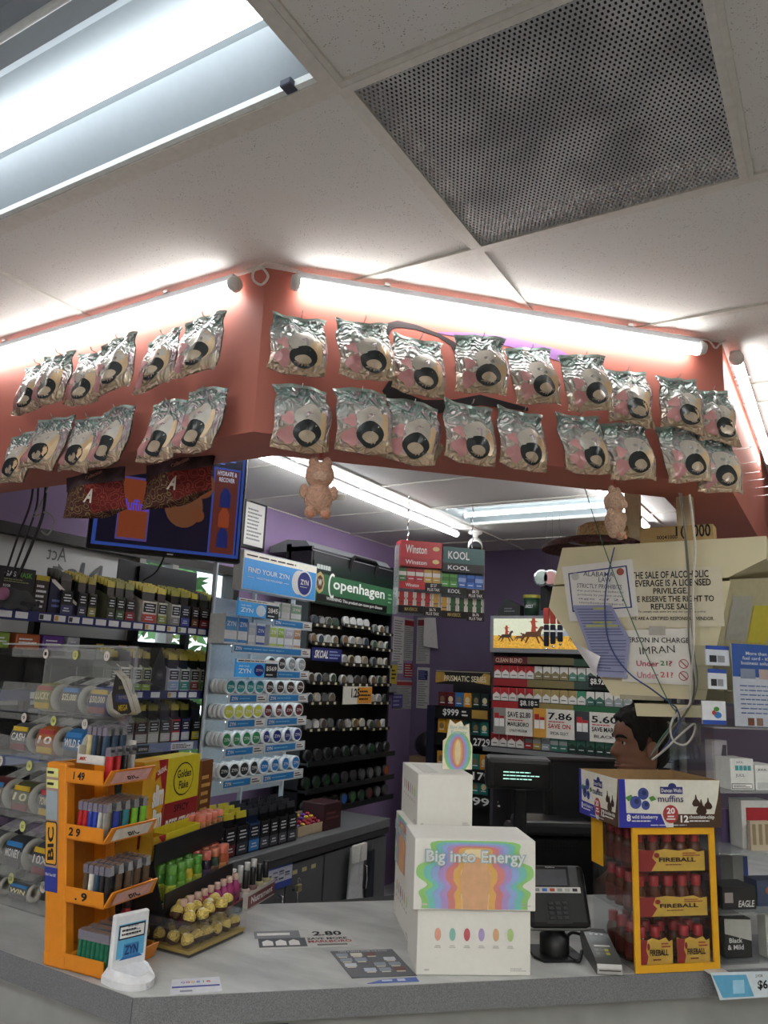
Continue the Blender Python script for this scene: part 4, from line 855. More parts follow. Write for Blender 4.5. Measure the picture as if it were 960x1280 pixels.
# displays standing on the worktop
def on_wt(px0, px1, d, nm, lab, cat, hf, hb, f, band, pc, tc, n, gp):
    FQ = Fr((-2.45, 0, 0), 90); xa, xb = FQ.px(px0, 1050, d)[0], FQ.px(px1, 1050, d)[0]
    disp_box(FQ, xa, xb, wz + .001, f, band, pc, tc, lab, 'dark foil cigarillo pouch standing on the grey worktop', d=.14, hf=hf, hb=hb, ph=hb * .95, npch=n, y0=d, pgroup=gp)
for i, (a, b, f, g, pc, tc) in enumerate(((268, 280, '#2a2a2c', '#8a8a86', '#1b1b1e', '#8f8f2e'), (281, 295, '#2b1c1e', '#6a2a30', '#19191c', '#c9bb38'), (296, 310, '#1e2023', '#3c3f46', '#15161a', '#c9bb38'), (311, 324, '#20446e', '#3f86c9', '#1a2c4a', '#30343c'), (325, 336, '#1b1b1e', '#50525a', '#101114', '#25262a'), (337, 347, '#17171a', '#4a4c54', '#101114', '#2b2c30'), (348, 358, '#1a1b1e', '#50525a', '#0f1013', '#26272b'), (359, 370, '#1a1a1c', '#44464c', '#101114', '#303136'))):
    on_wt(a, b, .03, '', f'dark display box of cigar packets, {ORD[i]} from the left on the worktop', 'box', .13, .2, f, g, pc, tc, 4, 'cigar packets on the worktop')
a = FB.px(372, 1044, .06); b = FB.px(403, 1044, .06)
t = fthing(FB, 'candy_tray', 'beige open tray of shiny red and purple sweets on worktop', 'tray', a[0], .06, wz + .001); w_ = b[0] - a[0]
MB().box(0, w_, 0, .003, 0, .05).box(0, w_, .14, .143, 0, .09).box(0, .003, 0, .14, 0, .06).box(w_ - .003, w_, 0, .14, 0, .06).box(0, w_, 0, .14, 0, .002).build('tray', C('#b9a98a', .6), t)
rr = random.Random(4)
for i in range(22):
    m = MB(); m.sm = True; m.sphere((0, 0, 0), .015, 8, 6, (1.2, .8, .9)); p = m.build('sweet', C(rr.choice(['#a32a3a', '#5a2f8a', '#c9a040', '#8a2438']), .2, .4)); p.location = FB.w(a[0] + .02 + (w_ - .04) * (i % 5) / 4, .08 + .024 * (i // 5), wz + .05 + .01 * (i // 5)); tag(p, 'foil wrapped sweet in the beige tray on the worktop', 'sweet', 'foil sweets in the tray')
a = FB.px(404, 1048, .05); b = FB.px(425, 1048, .05); t = fthing(FB, 'dark_carton', 'dark maroon carton beside the sweets tray on the worktop', 'box', a[0], .05, wz + .001); MB().rbox(0, b[0] - a[0], 0, .15, 0, .14, .003).build('carton', C('#3a1a1e', .5), t); lines(t, C('#6a3a3a', .5), .02, b[0] - a[0] - .02, .05, .1, 2)
a = FC.px(392, 1008, -.08); t = fthing(FC, 'price_ticket', 'white $339 price digits on the lowest tobacco ledge', 'price tag', a[0], -.075, a[1] - .04); MB().box(0, .26, 0, .004, -.02, .07).build('plate', BLACK, t); txt(t, '$339', WHITE, .12, .025, .2, .06, -.001, .03); txt(t, 'EACH', WHITE, .24, .04, .03, .02, -.001)
# ================================================================== BACK WALL: CIGARETTE RACKS
FK = Fr((0, 5.2, 0), 0)
pack_cache = {}
PW, PH, PD = .055, .088, .023
def pack(fr, x, y, z, base, top, style, label, group, s=1.0):
    t = fthing(fr, 'cigarette_pack', label, 'cigarette pack', x, y, z, group)
    k = (base, top, style)
    if k not in pack_cache:
        b = MB().box(-PW / 2, PW / 2, 0, PD, 0, PH).mesh('carton', C(base, .4))
        m = MB()
        if style == 'chevron': m.prism([(-PW / 2, PH), (PW / 2, PH), (PW / 2, PH * .42), (0, PH * .66), (-PW / 2, PH * .42)], -.0007, -.0001)
        elif style == 'band': m.box(-PW / 2, PW / 2, -.0007, -.0001, PH * .45, PH * .75)
        elif style == 'stripe': m.box(-PW * .3, PW * .3, -.0007, -.0001, 0, PH); m.box(-PW * .4, PW * .4, -.0012, -.0007, PH * .42, PH * .58)
        else: m.prism(ell(0, PH * .5, PW * .3, PH * .22, 12), -.0007, -.0001)
        c = m.mesh('print', C(top, .4)); d = MB().box(-PW * .3, PW * .3, -.0008, -.0002, PH * .2, PH * .26).mesh('name_print', C('#3a3a3c', .6) if base[1] in 'def' else TAGW)
        pack_cache[k] = (b, c, d)
    b, c, d = pack_cache[k]; ob('carton', b, t); ob('print', c, t); ob('name_print', d, t); t.scale = (s, s, s); return t
kx0, kx1 = FK.px(614, 860)[0], -.95
rk = fthing(FK, 'cigarette_rack', 'wide cigarette rack with framed rider picture on the back wall', 'rack')
kz = lambda y, x=690: FK.px(x, y)[1]
MB().box(kx0, kx1, .25, .3, .3, kz(768)).build('back_panel', C('#1b1718', .6), rk)
for s in (kx0, kx1 - .02): MB().box(s, s + .02, 0, .25, .3, kz(768)).build('side_panel', C('#3a3a40', .5), rk)
# framed picture: riders on horseback over golden grass
pz0, pz1 = kz(817), kz(770); pc = MB().box(kx0, kx1, -.03, .02, pz0, pz1).build('picture_frame', C('#8b8c90', .4, .4), rk); px0, px1 = FK.px(619, 790)[0], kx1 - .03
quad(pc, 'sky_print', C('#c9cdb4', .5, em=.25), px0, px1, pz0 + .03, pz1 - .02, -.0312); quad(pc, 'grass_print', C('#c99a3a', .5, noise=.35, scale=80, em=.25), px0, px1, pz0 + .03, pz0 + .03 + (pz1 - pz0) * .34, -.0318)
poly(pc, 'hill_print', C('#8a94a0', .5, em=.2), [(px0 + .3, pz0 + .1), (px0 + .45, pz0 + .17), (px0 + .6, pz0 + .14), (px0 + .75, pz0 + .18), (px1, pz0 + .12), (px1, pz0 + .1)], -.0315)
def horse(cx, cz, s, hx, rider):
    h = C(hx, .6, em=.12); pts = [(-.5, .05), (-.42, .2), (-.1, .22), (.2, .24), (.38, .5), (.52, .52), (.62, .36), (.5, .36), (.42, .2), (.4, 0), (.62, -.3), (.54, -.34), (.3, -.04), (.22, -.06), (.36, -.4), (.28, -.42), (.12, -.08), (-.22, -.06), (-.42, -.4), (-.5, -.38), (-.36, -.06), (-.5, -.1), (-.68, -.32), (-.74, -.28), (-.56, 0), (-.75, .1), (-.72, .16)]
    poly(pc, 'horse_print', h, [(cx + x * s, cz + z * s) for x, z in pts], -.0325)
    if rider: poly(pc, 'rider_print', C('#a5452a', .6, em=.12), [(cx + x * s, cz + z * s) for x, z in ((-.14, .2), (-.1, .55), (-.16, .74), (-.3, .74), (-.1, .8), (-.08, .95), (.08, .95), (.1, .8), (.28, .74), (.1, .72), (.12, .5), (.3, .4), (.12, .38), (.14, .2))], -.033)
Hh = pz1 - pz0
horse(px0 + .10, pz0 + .42 * Hh, .085, '#3a2a20', True); horse(px0 + .30, pz0 + .46 * Hh, .13, '#5a3620', True); horse(px0 + .20, pz0 + .40 * Hh, .06, '#6a4a30', False)
for q in range(5): horse(px0 + .46 + q * .13, pz0 + .40 * Hh, .06, ['#4a3a2c', '#7a5a3c', '#3a2c24', '#c9c2b4', '#6a4a30'][q], q == 2)
# rows of packs
def krow(y_base, spec, rn, strips, y=.0, x_first=617):
    z = kz(y_base); x = FK.px(x_first, y_base)[0] + PW / 2
    MB().box(kx0, kx1, y - .01, .25, z - .008, z).build('shelf', C('#2a2a2e', .4), rk)
    for a, b, hx in strips: quad(rk, 'shelf_strip', C(hx, .45), a, b, z - .055, z - .004, y - .012)
    i = 0
    for n, base, top, style, cn in spec:
        for _ in range(n):
            if x > kx1 - .04: return z
            pack(FK, x, y + .005, z + .001, base, top, style, f'{cn} cigarette pack, {ORD[i]} from the left in the {rn} row of wide rack', 'cigarette packs on the wide rack', 1.0); i += 1; x += .0605
    return z
hxs = FK.px(660, 825)[0]; hx2 = FK.px(718, 825)[0]
quad(rk, 'header_strip', C('#5a1d20', .45), kx0 + .02, hxs, kz(830, 640), kz(821, 640), -.012); txt(rk, 'CLEAN BLEND', C('#d9b3a0', .5), (kx0 + hxs) / 2, kz(825.5, 640), .2, .03, -.014)
quad(rk, 'header_strip', C('#6a6244', .45), hxs, hx2, kz(831), kz(822), -.012); quad(rk, 'header_strip', C('#2c4a3c', .45), hx2, kx1 - .02, kz(832), kz(823), -.012)
W1 = '#dcdad4'
z1_ = krow(850, [(5, W1, '#b3282c', 'chevron', 'white and red'), (4, '#8c7f5a', W1, 'chevron', 'gold'), (2, '#5f8a78', W1, 'chevron', 'green'), (5, '#4a6a60', W1, 'chevron', 'dark green')], 'top', ((kx0 + .02, hxs, '#8e2226'), (hxs, hx2, '#7a7048'), (hx2, kx1 - .02, '#3a4a44')))
z2_ = krow(879, [(5, W1, '#a8262a', 'chevron', 'white and red'), (5, W1, '#a8925a', 'chevron', 'white and gold'), (1, W1, '#3f8a6a', 'chevron', 'white and green'), (2, '#39695c', W1, 'chevron', 'green'), (3, '#9aa4a4', W1, 'chevron', 'silver')], 'second', ((kx0 + .02, hxs, '#a3262a'), (hxs, hx2, '#8a7c48'), (hx2, kx1 - .02, '#24603c')), -.02)
z3_ = krow(938, [(4, W1, '#a8262a', 'chevron', 'white and red'), (1, '#8c2a2e', '#5f5f60', 'band', 'dull red'), (1, '#a58c4a', '#8a8a86', 'band', 'gold and grey'), (1, '#9aa2a6', '#6f7678', 'band', 'silver'), (2, '#3f7a6a', '#9aa2a0', 'band', 'green and grey'), (6, '#1f3a30', '#3a6a58', 'chevron', 'dark green')], 'bottom', (), -.05)
MB().box(kx0 - .02, kx1, -.09, .25, z3_ - .035, z3_ - .008).build('ledge', C('#8a8b8e', .4, .3), rk)
def kplate(x0, y0, x1, y1, t, sz):
    (a, zb), (b, za) = FK.px(x0, y1, -.03), FK.px(x1, y0, -.03); o = MB().box(a, b, -.034, -.028, zb, za).build('price_plate', BLACK, rk); txt(o, t, WHITE, a + (b - a) * .42, (za + zb) / 2, (b - a) * .66, (za - zb) * .6, -.036, .02); lines(o, WHITE, a + (b - a) * .8, b - (b - a) * .05, zb + (za - zb) * .3, za - (za - zb) * .2, 2, -.0356)
kplate(648, 874, 674, 885, '$8.18', 0); kplate(736, 846, 762, 859, '$8.92', 0)
def promo(x0, x1, y0, y1, l1, l2, l3, red):
    (a, zb), (b, za) = FK.px(x0, y1, -.06), FK.px(x1, y0, -.06); o = MB().box(a, b, -.066, -.06, zb, za).build('promo_card', C('#dcd9d0', .6), rk); w_, h_ = b - a, za - zb
    quad(o, 'picture_field', C(red, .5), a, a + w_ * .32, zb, za, -.0668)
    for q in (.09, .22): 
        quad(o, 'pack_picture', WHITE, a + w_ * (q - .06), a + w_ * (q + .06), zb + h_ * .3, zb + h_ * (.8 if q < .2 else .7), -.0676); quad(o, 'pack_picture_top', C('#b3282c', .5), a + w_ * (q - .06), a + w_ * (q + .06), zb + h_ * .6, zb + h_ * (.8 if q < .2 else .7), -.0684)
    txt(o, l1, INK, a + w_ * .66, zb + h_ * .76, w_ * .58, h_ * .24, -.0676, .02); txt(o, l2, C('#b3262a', .6) if 'MARL' not in l2 else INK, a + w_ * .64, zb + h_ * .42, w_ * .54, h_ * .16, -.0676, .02); lines(o, C('#b3262a', .6), a + w_ * .38, a + w_ * .95, zb + h_ * .53, zb + h_ * .61, 1, -.0674); txt(o, l3, INK, a + w_ * .64, zb + h_ * .18, w_ * .44, h_ * .1, -.0676)
promo(617, 666, 887, 917, "SAVE $2.80", 'MARLBORO', 'LOYALTY PROGRAM', '#8a8a86'); promo(667, 718, 888, 921, '7.86', 'SAVE ON', 'SPECIAL SELECT', '#d29a3a'); promo(720, 775, 892, 925, '5.60', 'SAVE MARL', 'BLACK', '#3a3c42')
# small things on top of the rack
def standing(nm, lab, cat, x0, x1, y1, y0, hx, yy=0): 
    (a, zb), (b, za) = FK.px(x0, y1), FK.px(x1, y0); t = fthing(FK, nm, lab, cat, a, yy, pz1 + .001); return t, b - a, za - zb
t, w_, h_ = standing('small_carton', 'tilted black carton on top of the cigarette rack', 'box', 622, 650, 770, 748, ''); MB().prism([(0, .0), (w_, 0), (w_, h_ * .6), (w_ * .35, h_), (0, h_ * .35)], 0, .08).build('carton', C('#17181a', .5), t); lines(t, C('#6a6c70', .6), w_ * .3, w_ * .8, h_ * .2, h_ * .5, 2)
t, w_, h_ = standing('green_tub', 'dark green tub with yellow rim on top of cigarette rack', 'tub', 651, 671, 770, 743, ''); m = MB(); m.sm = True; m.lathe([(0, 0), (w_ * .42, 0), (w_ * .5, h_ * .85), (0, h_ * .85)], 20, Matrix.Translation((w_ / 2, .06, 0))); m.build('tub', C('#1c3a28', .4), t); m = MB(); m.lathe([(w_ * .5, h_ * .85), (w_ * .52, h_ * .85), (w_ * .52, h_), (0, h_)], 20, Matrix.Translation((w_ / 2, .06, 0))); m.build('lid', C('#8f8a2e', .4), t); txt(t, 'GRIZZLY', TAGW, w_ / 2, h_ * .45, w_ * .5, h_ * .14, .06 - w_ * .47)
# tin with glossy spheres standing on the wall-side
FQ = Fr((0, 4.7, 0), 0)
# hanging action figurines (red and navy)
for i, xx in enumerate((683, 691, 700)):
    a = FQ.px(xx, 760); t = fthing(FQ, 'key_fob', f'red and navy dangling key fob, {ORD[i]} of three left of the console', 'key fob', a[0], 0, a[1], 'dangling key fobs'); m = MB(); m.rbox(-.017, .017, -.012, .012, -.1, -.0, .005); m.build('red_top', C('#b04232', .4), t); MB().rbox(-.016, .016, -.012, .012, -.24 + .015 * i, -.104, .006).build('navy_body', C('#141a2e', .4), t); MB().box(-.017, .017, -.0135, .0135, -.15, -.14).build('white_band', WHITE, t); MB().tube([(0, 0, 0), (0, 0, CE - a[1])], .001, 5).build('cord', DARK, t); m = MB(); m.sphere((0, 0, -.255 + .015 * i), .009, 8, 6); m.build('ring', CHROME, t)
for i, (xx, hx) in enumerate(((679, '#a9b8b0'), (690, '#b88a88'))):
    a = FQ.px(xx, 723); t = fthing(FQ, 'round_tin', f'shiny round tin on a hanging strip left of console, {["outer", "inner"][i]}', 'tin', a[0], 0, a[1], 'hanging round tins'); m = MB(); m.sm = True; m.lathe([(0, -.035), (.05, -.035), (.055, -.03), (.055, .03), (.05, .035), (0, .035)], 18, Matrix.Rotation(math.pi / 2, 4, 'X') @ Matrix.Scale(1, 4)); m.build('tin', CHROME, t); m = MB(); m.lathe([(0, 0), (.042, 0), (.042, .002), (0, .002)], 18, Matrix.Translation((0, -.036, 0)) @ Matrix.Rotation(math.pi / 2, 4, 'X')); m.build('lid', C(hx, .3, .3), t); MB().box(-.03, .03, .035, .04, -.2, .05 if i else .06).build('hang_strip', BLACK, t)
# middle rack of slim cartons
FM_ = Fr((0, 5.3, 0), 0); mx0, mx1 = FM_.px(544, 900)[0], FM_.px(613, 900)[0]
mr = fthing(FM_, 'filter_rack', 'black rack of coloured cigarette packs with gold header beside the wide rack', 'rack'); mz = lambda y, x=580: FM_.px(x, y)[1]
MB().box(mx0, mx1, .3, .34, .3, mz(838)).build('back_panel', C('#17171b', .6), mr)
o = MB().box(mx0, mx1, -.01, .02, mz(856), mz(839)).build('header_sign', C('#15120e', .5), mr); hm = (mx0 + mx1) / 2
txt(o, 'PRISMATIC SERIES', C('#d9cfae', .5), hm + .02, mz(848.5), .34, .042, -.012, .02); poly(o, 'gold_leaf', C('#a8843a', .5), [(mx0, mz(855)), (mx0 + .1, mz(852)), (mx0 + .07, mz(841)), (mx0, mz(841))], -.011); poly(o, 'gold_leaf', C('#b9944a', .5), [(mx1, mz(855)), (mx1 - .12, mz(853)), (mx1 - .05, mz(841)), (mx1, mz(842))], -.011)
quad(o, 'silver_edge', C('#8a8678', .4), mx0, mx1, mz(840.5), mz(839), -.011)
for k, (yb, cs, pr_, rn) in enumerate(((884, [('#5a1c22', 'dark red'), ('#5a1c22', 'dark red'), ('#2f6aa8', 'blue'), ('#c98a2e', 'orange'), ('#16302a', 'black green'), ('#142a28', 'black green')], '$999', 'top'), (918, [('#c9962e', 'gold'), ('#c9962e', 'gold'), ('#c98a2e', 'orange'), ('#1f4a44', 'dark teal'), ('#1f4a44', 'dark teal'), ('#2a7a72', 'teal')], '2729', 'second'), (960, [('#b98a30', 'gold'), ('#c9a040', 'gold'), ('#1f5a54', 'teal'), ('#2a6a64', 'teal'), ('#2a7a72', 'teal'), ('#c98a2e', 'orange')], '179', 'third'), (991, [('#c9962e', 'gold'), ('#b98a30', 'gold'), ('#c98a2e', 'orange'), ('#c98a2e', 'orange'), ('#2a7a72', 'teal'), ('#2a7a72', 'teal')], '99', 'bottom'))):
    z = mz(yb); MB().box(mx0, mx1, 0, .3, z - .01, z).box(mx0, mx1, -.006, 0, z - .09, z).build('shelf', BLACK, mr)
    for i, (hx, cn) in enumerate(cs): pack(FM_, mx0 + .05 + i * (mx1 - mx0 - .1) / 5, .01, z + .001, hx, '#d8c9a0' if i % 2 else '#7a6a4a', 'oval', f'{cn} cigarette pack, {ORD[i]} from the left in the {rn} row of narrow rack', 'cigarette packs on the narrow rack', 1.15)
    txt(mr, pr_, WHITE, mx0 + (.13 if k == 0 else .38), z - .045, .13, .055, -.007, .02); lines(mr, WHITE, mx0 + (.22 if k == 0 else .47), mx0 + (.27 if k == 0 else .53), z - .07, z - .02, 2, -.007)
    if k == 0: quad(mr, 'gold_strip', C('#a8843a', .5), mx0 + .3, mx1 - .02, z - .075, z - .015, -.007); lines(mr, INK, mx0 + .36, mx1 - .1, z - .06, z - .03, 1, -.0078)
MB().box(mx0 - .06, mx0, -.02, .3, .3, mz(884)).build('side_panel', C('#15172c', .5), mr)
# papers in the corner
LW = Fr((-3.2, 0, 0), 90); BWF = Fr((0, 5.9, 0), 0)
def wallpaper_sheet(fr, p0, p1, lab, hx='#cfccc6', print_=None, n=14, head=None):
    (a, za), (b, zb) = fr.px(*p0), fr.px(*p1); t = fthing(fr, 'notice_sheet', lab, 'notice', a, -.004, zb); w_, h_ = b - a, za - zb
    MB().box(0, w_, 0, .003, 0, h_).build('sheet', C(hx, .8), t); lines(t, print_ or C('#6f6d70', .8), w_ * .08, w_ * .92, h_ * .05, h_ * .95 if not head else h_ * .8, n, -.001, .35, seed=int(p0[0]))
    if head: quad(t, 'coloured_head', C(head, .7), w_ * .05, w_ * .95, h_ * .82, h_ * .95, -.0012)
    return t
wallpaper_sheet(BWF, (522, 772), (537, 830), 'tall grey notice in the wall corner under the hanging carton rack', '#a9a7a4', n=20, head='#7a2a2e')
wallpaper_sheet(BWF, (522, 834), (536, 886), 'grey printed notice low in the wall corner', '#b2b0ac', n=16)
wallpaper_sheet(BWF, (524, 838), (535, 850), 'dark blue notice in the wall corner', '#2a2f5a', C('#7f86b8', .7), 4).location.y -= .008
wallpaper_sheet(LW, (492, 770), (503, 842), 'pale narrow notice on the side wall beside the black rack', '#c9c6c2', n=20)
wallpaper_sheet(LW, (505, 772), (516, 826), 'grey notice with red heading on the side wall', '#aaa8a5', n=16, head='#8a2226')
wallpaper_sheet(LW, (505, 829), (516, 847), 'red and white warning notice on the side wall', '#9a2a30', C('#d9c9c4', .7), 5)
wallpaper_sheet(LW, (492, 850), (516, 886), 'wide printed notice low on the side wall', '#b5b2ae', n=14, head='#b03a3e')
t = wallpaper_sheet(LW, (489, 868), (501, 884), 'small violet flyer near the black rack', '#5a5490', C('#a9a4cc', .7), 3); t.location.x += .01
# curled loose sheet
a = BWF.px(539, 808); t = fthing(BWF, 'loose_sheet', 'curled white sheet hanging loose from the wall papers', 'paper', a[0], -.03, a[1]); m = MB(); m.sm = True; m.grid(lambda u, v: Vector((-.06 + .11 * u + .05 * u * v, -.04 * u * u * v, .24 * (1 - v) - .02 * u * v)), 6, 6, True); m.build('sheet', C('#c9c7c3', .8), t)
a = LW.px(489, 850, -.05); t = fthing(LW, 'card_reader', 'small grey wall box with yellow label beside the black rack', 'wall box', a[0], -.05, a[1] - .05); MB().rbox(-.02, .1, 0, .05, -.05, .2, .006).build('case', C('#8a8c90', .4), t); quad(t, 'yellow_label', C('#c9b02e', .5), -.01, .09, .02, .17); lines(t, INK, .0, .08, .05, .14, 3, -.0014)
# cabinet, carton and black sack in the corner
FA = Fr((0, 5.35, 0), 0); a, b = FA.px(508, 950), FA.px(536, 950)
zc_ = FA.px(525, 952)[1]
t = fthing(FA, 'corner_cabinet', 'plain white cabinet in the back corner of the kiosk', 'cabinet', a[0], 0, 0); MB().rbox(0, b[0] - a[0], 0, .4, 0, zc_ - .06, .004).build('body', C('#aeb0b2', .5), t); MB().rbox(.01, b[0] - a[0] - .01, -.018, 0, .08, zc_ - .08, .003).build('door', C('#b5b6b8', .5), t)
t = fthing(FA, 'cardboard_box', 'brown cardboard box under the black sack', 'box', a[0] + .01, .02, zc_ - .059); MB().box(0, b[0] - a[0] - .03, 0, .3, 0, .09).build('carton', C('#7a6048', .8), t); MB().box(.0, b[0] - a[0] - .03, -.001, 0, .04, .05).build('tape', C('#a08a64', .4), t)
t = fthing(FA, 'rubbish_sack', 'small black rubbish sack on the cardboard box', 'sack', (b[0] - a[0]) / 2 + a[0], .16, zc_ + .032)
m = MB(); m.sm = True; m.grid(lambda u, v: Vector(((.1 + .012 * math.sin(7 * 6.28 * u)) * math.cos(6.283 * u) * math.sin(math.pi * (.08 + .86 * v)) ** .5, .09 * math.sin(6.283 * u) * math.sin(math.pi * (.08 + .86 * v)) ** .5, .17 * v)), 28, 10); m.build('sack', C('#1b1b1d', .3), t); MB().tube([(0, 0, .16), (.01, 0, .19), (.03, .01, .2)], [.03, .014, .02], 8).build('knot', C('#1b1b1d', .3), t)
# ================================================================== HANGING CIGARETTE DISPLAY (centre)
dw = 4.45; rv = ray(550, 730); pt = EYE + rv * (dw / math.hypot(rv.x, rv.y)); FN = Fr((pt.x, pt.y, 0), 45)
def nz(y, x=550): return FN.px(x, y)[1]
wr = fthing(FN, 'overhead_rack', 'clear overhead rack of cigarette packs hanging from the ceiling', 'rack')
nx0, nx1, nmid = FN.px(498, 730)[0], FN.px(605, 730)[0], FN.px(551.5, 730)[0]
MB().box(nx0, nx1, .1, .105, nz(770), nz(684)).build('back_sheet', ACRYLEDGE, wr)
for s in (nx0, nmid, nx1): MB().box(s - .003, s + .003, 0, .1, nz(770), nz(684)).build('divider', ACRYLEDGE, wr)
RW = '#b5373c'
for (xa, xb, ya, yb, hx, t_, tc_) in ((nx0, nmid, 679, 700, RW, 'Winston', WHITE), (nx0, nmid, 700, 711, '#a52e34', 'Winston', WHITE), (nmid, nx1, 683, 703, '#2f5a58', 'KOOL', TAGW), (nmid, nx1, 703, 714, '#17201f', 'KOOL', TAGW), (nx0, nx0 + (nmid - nx0) * .62, 729.5, 738.5, RW, 'Winston', WHITE), (nmid, nmid + (nx1 - nmid) * .58, 733, 743, '#15241c', 'KOOL', TAGW), (nx0, nx0 + (nmid - nx0) * .6, 759.5, 768.5, '#101010', 'MAVERICK', C('#b5a25a', .5)), (nmid, nmid + (nx1 - nmid) * .6, 763, 772, '#101010', 'MAVERICK', C('#b5a25a', .5))):
    xm = (xa + xb) / 2; za, zb = nz(ya), nz(yb); o = MB().box(xa + .003, xb - .003, -.01, .09 if ya < 712 else -.004, zb, za).build('carton_front' if ya < 712 else 'name_strip', C(hx, .4), wr); txt(o, t_, tc_, xm - (xb - xa) * (.12 if ya < 712 else 0), (za + zb) / 2, (xb - xa) * .5, (za - zb) * .5, -.0115, .015)
    if ya in (679, 700): poly(o, 'bird_emblem', C('#d9c48a', .5), ell(xb - .04, (za + zb) / 2 + .01, .022, .014, 8), -.0112)
for (xa, xb, ya, yb, t_) in ((nx0 + (nmid - nx0) * .62, nmid, 730, 741, '$7.37\nPLUS TAX'), (nmid + (nx1 - nmid) * .58, nx1, 734, 745, '$8.72\nPLUS TAX'), (nx0 + (nmid - nx0) * .6, nmid, 760, 771, '$6.76\nPLUS TAX'), (nmid + (nx1 - nmid) * .6, nx1, 763, 774, '$6.76\nPLUS TAX')):
    o = MB().box(xa, xb, -.01, -.004, nz(yb), nz(ya)).build('price_strip', BLACK, wr); txt(o, t_, WHITE, (xa + xb) / 2, (nz(ya) + nz(yb)) / 2, (xb - xa) * .75, (nz(ya) - nz(yb)) * .8, -.0112, .01)
for (yb, half, spec, rn) in ((729.5, 0, [('#4a7a4a', '#d9d6cf'), ('#b5434a', '#d9d6cf'), ('#b5434a', '#d9d6cf'), ('#c9a85a', '#d9d6cf'), ('#c9a85a', '#d9d6cf')], 'upper left'), (733, 1, [('#5aa050', '#3f7a3a'), ('#5aa050', '#3f7a3a'), ('#3f6ab0', '#8aa4d0'), ('#3f74c0', '#2c4f90'), ('#3f6ab0', '#8aa4d0')], 'upper right'), (759, 0, [('#d6d2c8', '#a83238')] * 4 + [('#d6d2c8', '#c09a50')], 'lower left'), (763, 1, [('#d6d2c8', '#c09a50')] + [('#d6d2c8', '#2f5a3a')] * 4, 'lower right')):
    z = nz(yb); xa = nx0 if half == 0 else nmid; wq = (nmid - nx0) if half == 0 else (nx1 - nmid)
    MB().box(xa + .003, xa + wq - .003, 0, .1, z - .004, z).build('shelf', ACRYLEDGE, wr)
    for i, (b_, t2) in enumerate(spec): pack(FN, xa + wq * (i + .5) / 5, .012, z + .001, b_, t2, 'stripe' if yb > 750 else 'band', f'cigarette pack, {ORD[i]} of five in the {rn} of the overhead rack', 'cigarette packs in the overhead rack', wq / 5 / PW * .93)
for s in (nx0 + .06, nx1 - .06):
    m = MB()
    for q in range(7): m.tube([(s, .05, nz(680) + q * ((CE - nz(680)) / 7)), (s + (.008 if q % 2 else 0), .05 + (0 if q % 2 else .008), nz(680) + (q + .5) * ((CE - nz(680)) / 7)), (s, .05, nz(680) + (q + 1) * ((CE - nz(680)) / 7))], .003, 5)
    m.build('chain', CHROME, wr)
# security camera
p = onZ(578, 664, CE - .01); t = thing('security_camera', 'white bullet security camera at the end of the inner tube light', 'camera', (p.x + .08, p.y + .05, CE - .006), 25)
m = MB(); m.sm = True; m.lathe([(0, 0), (.05, 0), (.05, -.018), (.02, -.03), (.018, -.06), (0, -.06)], 16); m.build('mount', WHITE, t)
m = MB(); m.sm = True; m.lathe([(0, -.1), (.046, -.1), (.052, -.06), (.052, .07), (.046, .09), (0, .09)], 18, Matrix.Translation((0, -.02, -.11)) @ Matrix.Rotation(math.radians(108), 4, 'X')); m.build('body', WHITE, t)
m = MB(); m.sm = True; m.lathe([(0, 0), (.046, 0), (.044, .012), (0, .012)], 18, Matrix.Translation((0, -.1056, -.1378)) @ Matrix.Rotation(math.radians(108), 4, 'X')); m.build('lens_face', BLACK, t)
# ================================================================== CREAM HANGING CONSOLE
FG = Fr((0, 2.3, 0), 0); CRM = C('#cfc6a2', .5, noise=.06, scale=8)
G = lambda *p: [FG.px(*q) for q in p]
con = fthing(FG, 'cream_console', 'cream plastic hanging console covered with taped notices', 'console')
MB().prism(G((703, 685), (958, 670), (958, 698), (910, 722), (692, 731)), -.001, .34).build('top_housing', CRM, con)
MB().prism(G((691, 733), (686, 759), (716, 801), (750, 846), (765, 870), (882, 875), (913, 726)), 0, .30).build('lower_housing', CRM, con)
MB().prism(G((794, 879), (884, 882), (884, 897), (797, 895)), -.01, .2).build('bottom_plate', CRM, con)
for q in ((781, 799), (846, 866)):
    a, b = FG.px(q[0], 650, .2)[0], FG.px(q[1], 650, .2)[0]; MB().box(a, b, .2, .235, FG.px(790, 690, .2)[1], CE).build('hanger_post', C('#c9bf9c', .5), con)
def wing(x, y, u):
    a = FG.px(x, y, u); return Vector((a[0], u, a[1]))
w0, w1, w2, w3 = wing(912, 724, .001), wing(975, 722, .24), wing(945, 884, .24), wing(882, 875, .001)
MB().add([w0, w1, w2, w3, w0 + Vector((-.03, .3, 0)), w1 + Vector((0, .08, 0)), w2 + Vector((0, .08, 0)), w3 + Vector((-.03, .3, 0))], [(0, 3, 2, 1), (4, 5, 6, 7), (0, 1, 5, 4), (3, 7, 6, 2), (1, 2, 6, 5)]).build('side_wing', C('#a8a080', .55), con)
def wp(u, v): return w0.lerp(w1, u).lerp(w3.lerp(w2, u), v)
nn = (w1 - w0).cross(w3 - w0).normalized(); nn = nn if nn.y < 0 else -nn
for nm, hx, u0, u1, v0, v1 in (('side_label', '#9c9a90', .12, .5, .14, .5), ('yellow_label', '#b5a83a', .56, .95, .22, .52)):
    MB().add([wp(u, v) + nn * .002 for u, v in ((u0, v1), (u1, v1), (u1, v0), (u0, v0))], [(0, 1, 2, 3)]).build(nm, C(hx, .6), con)
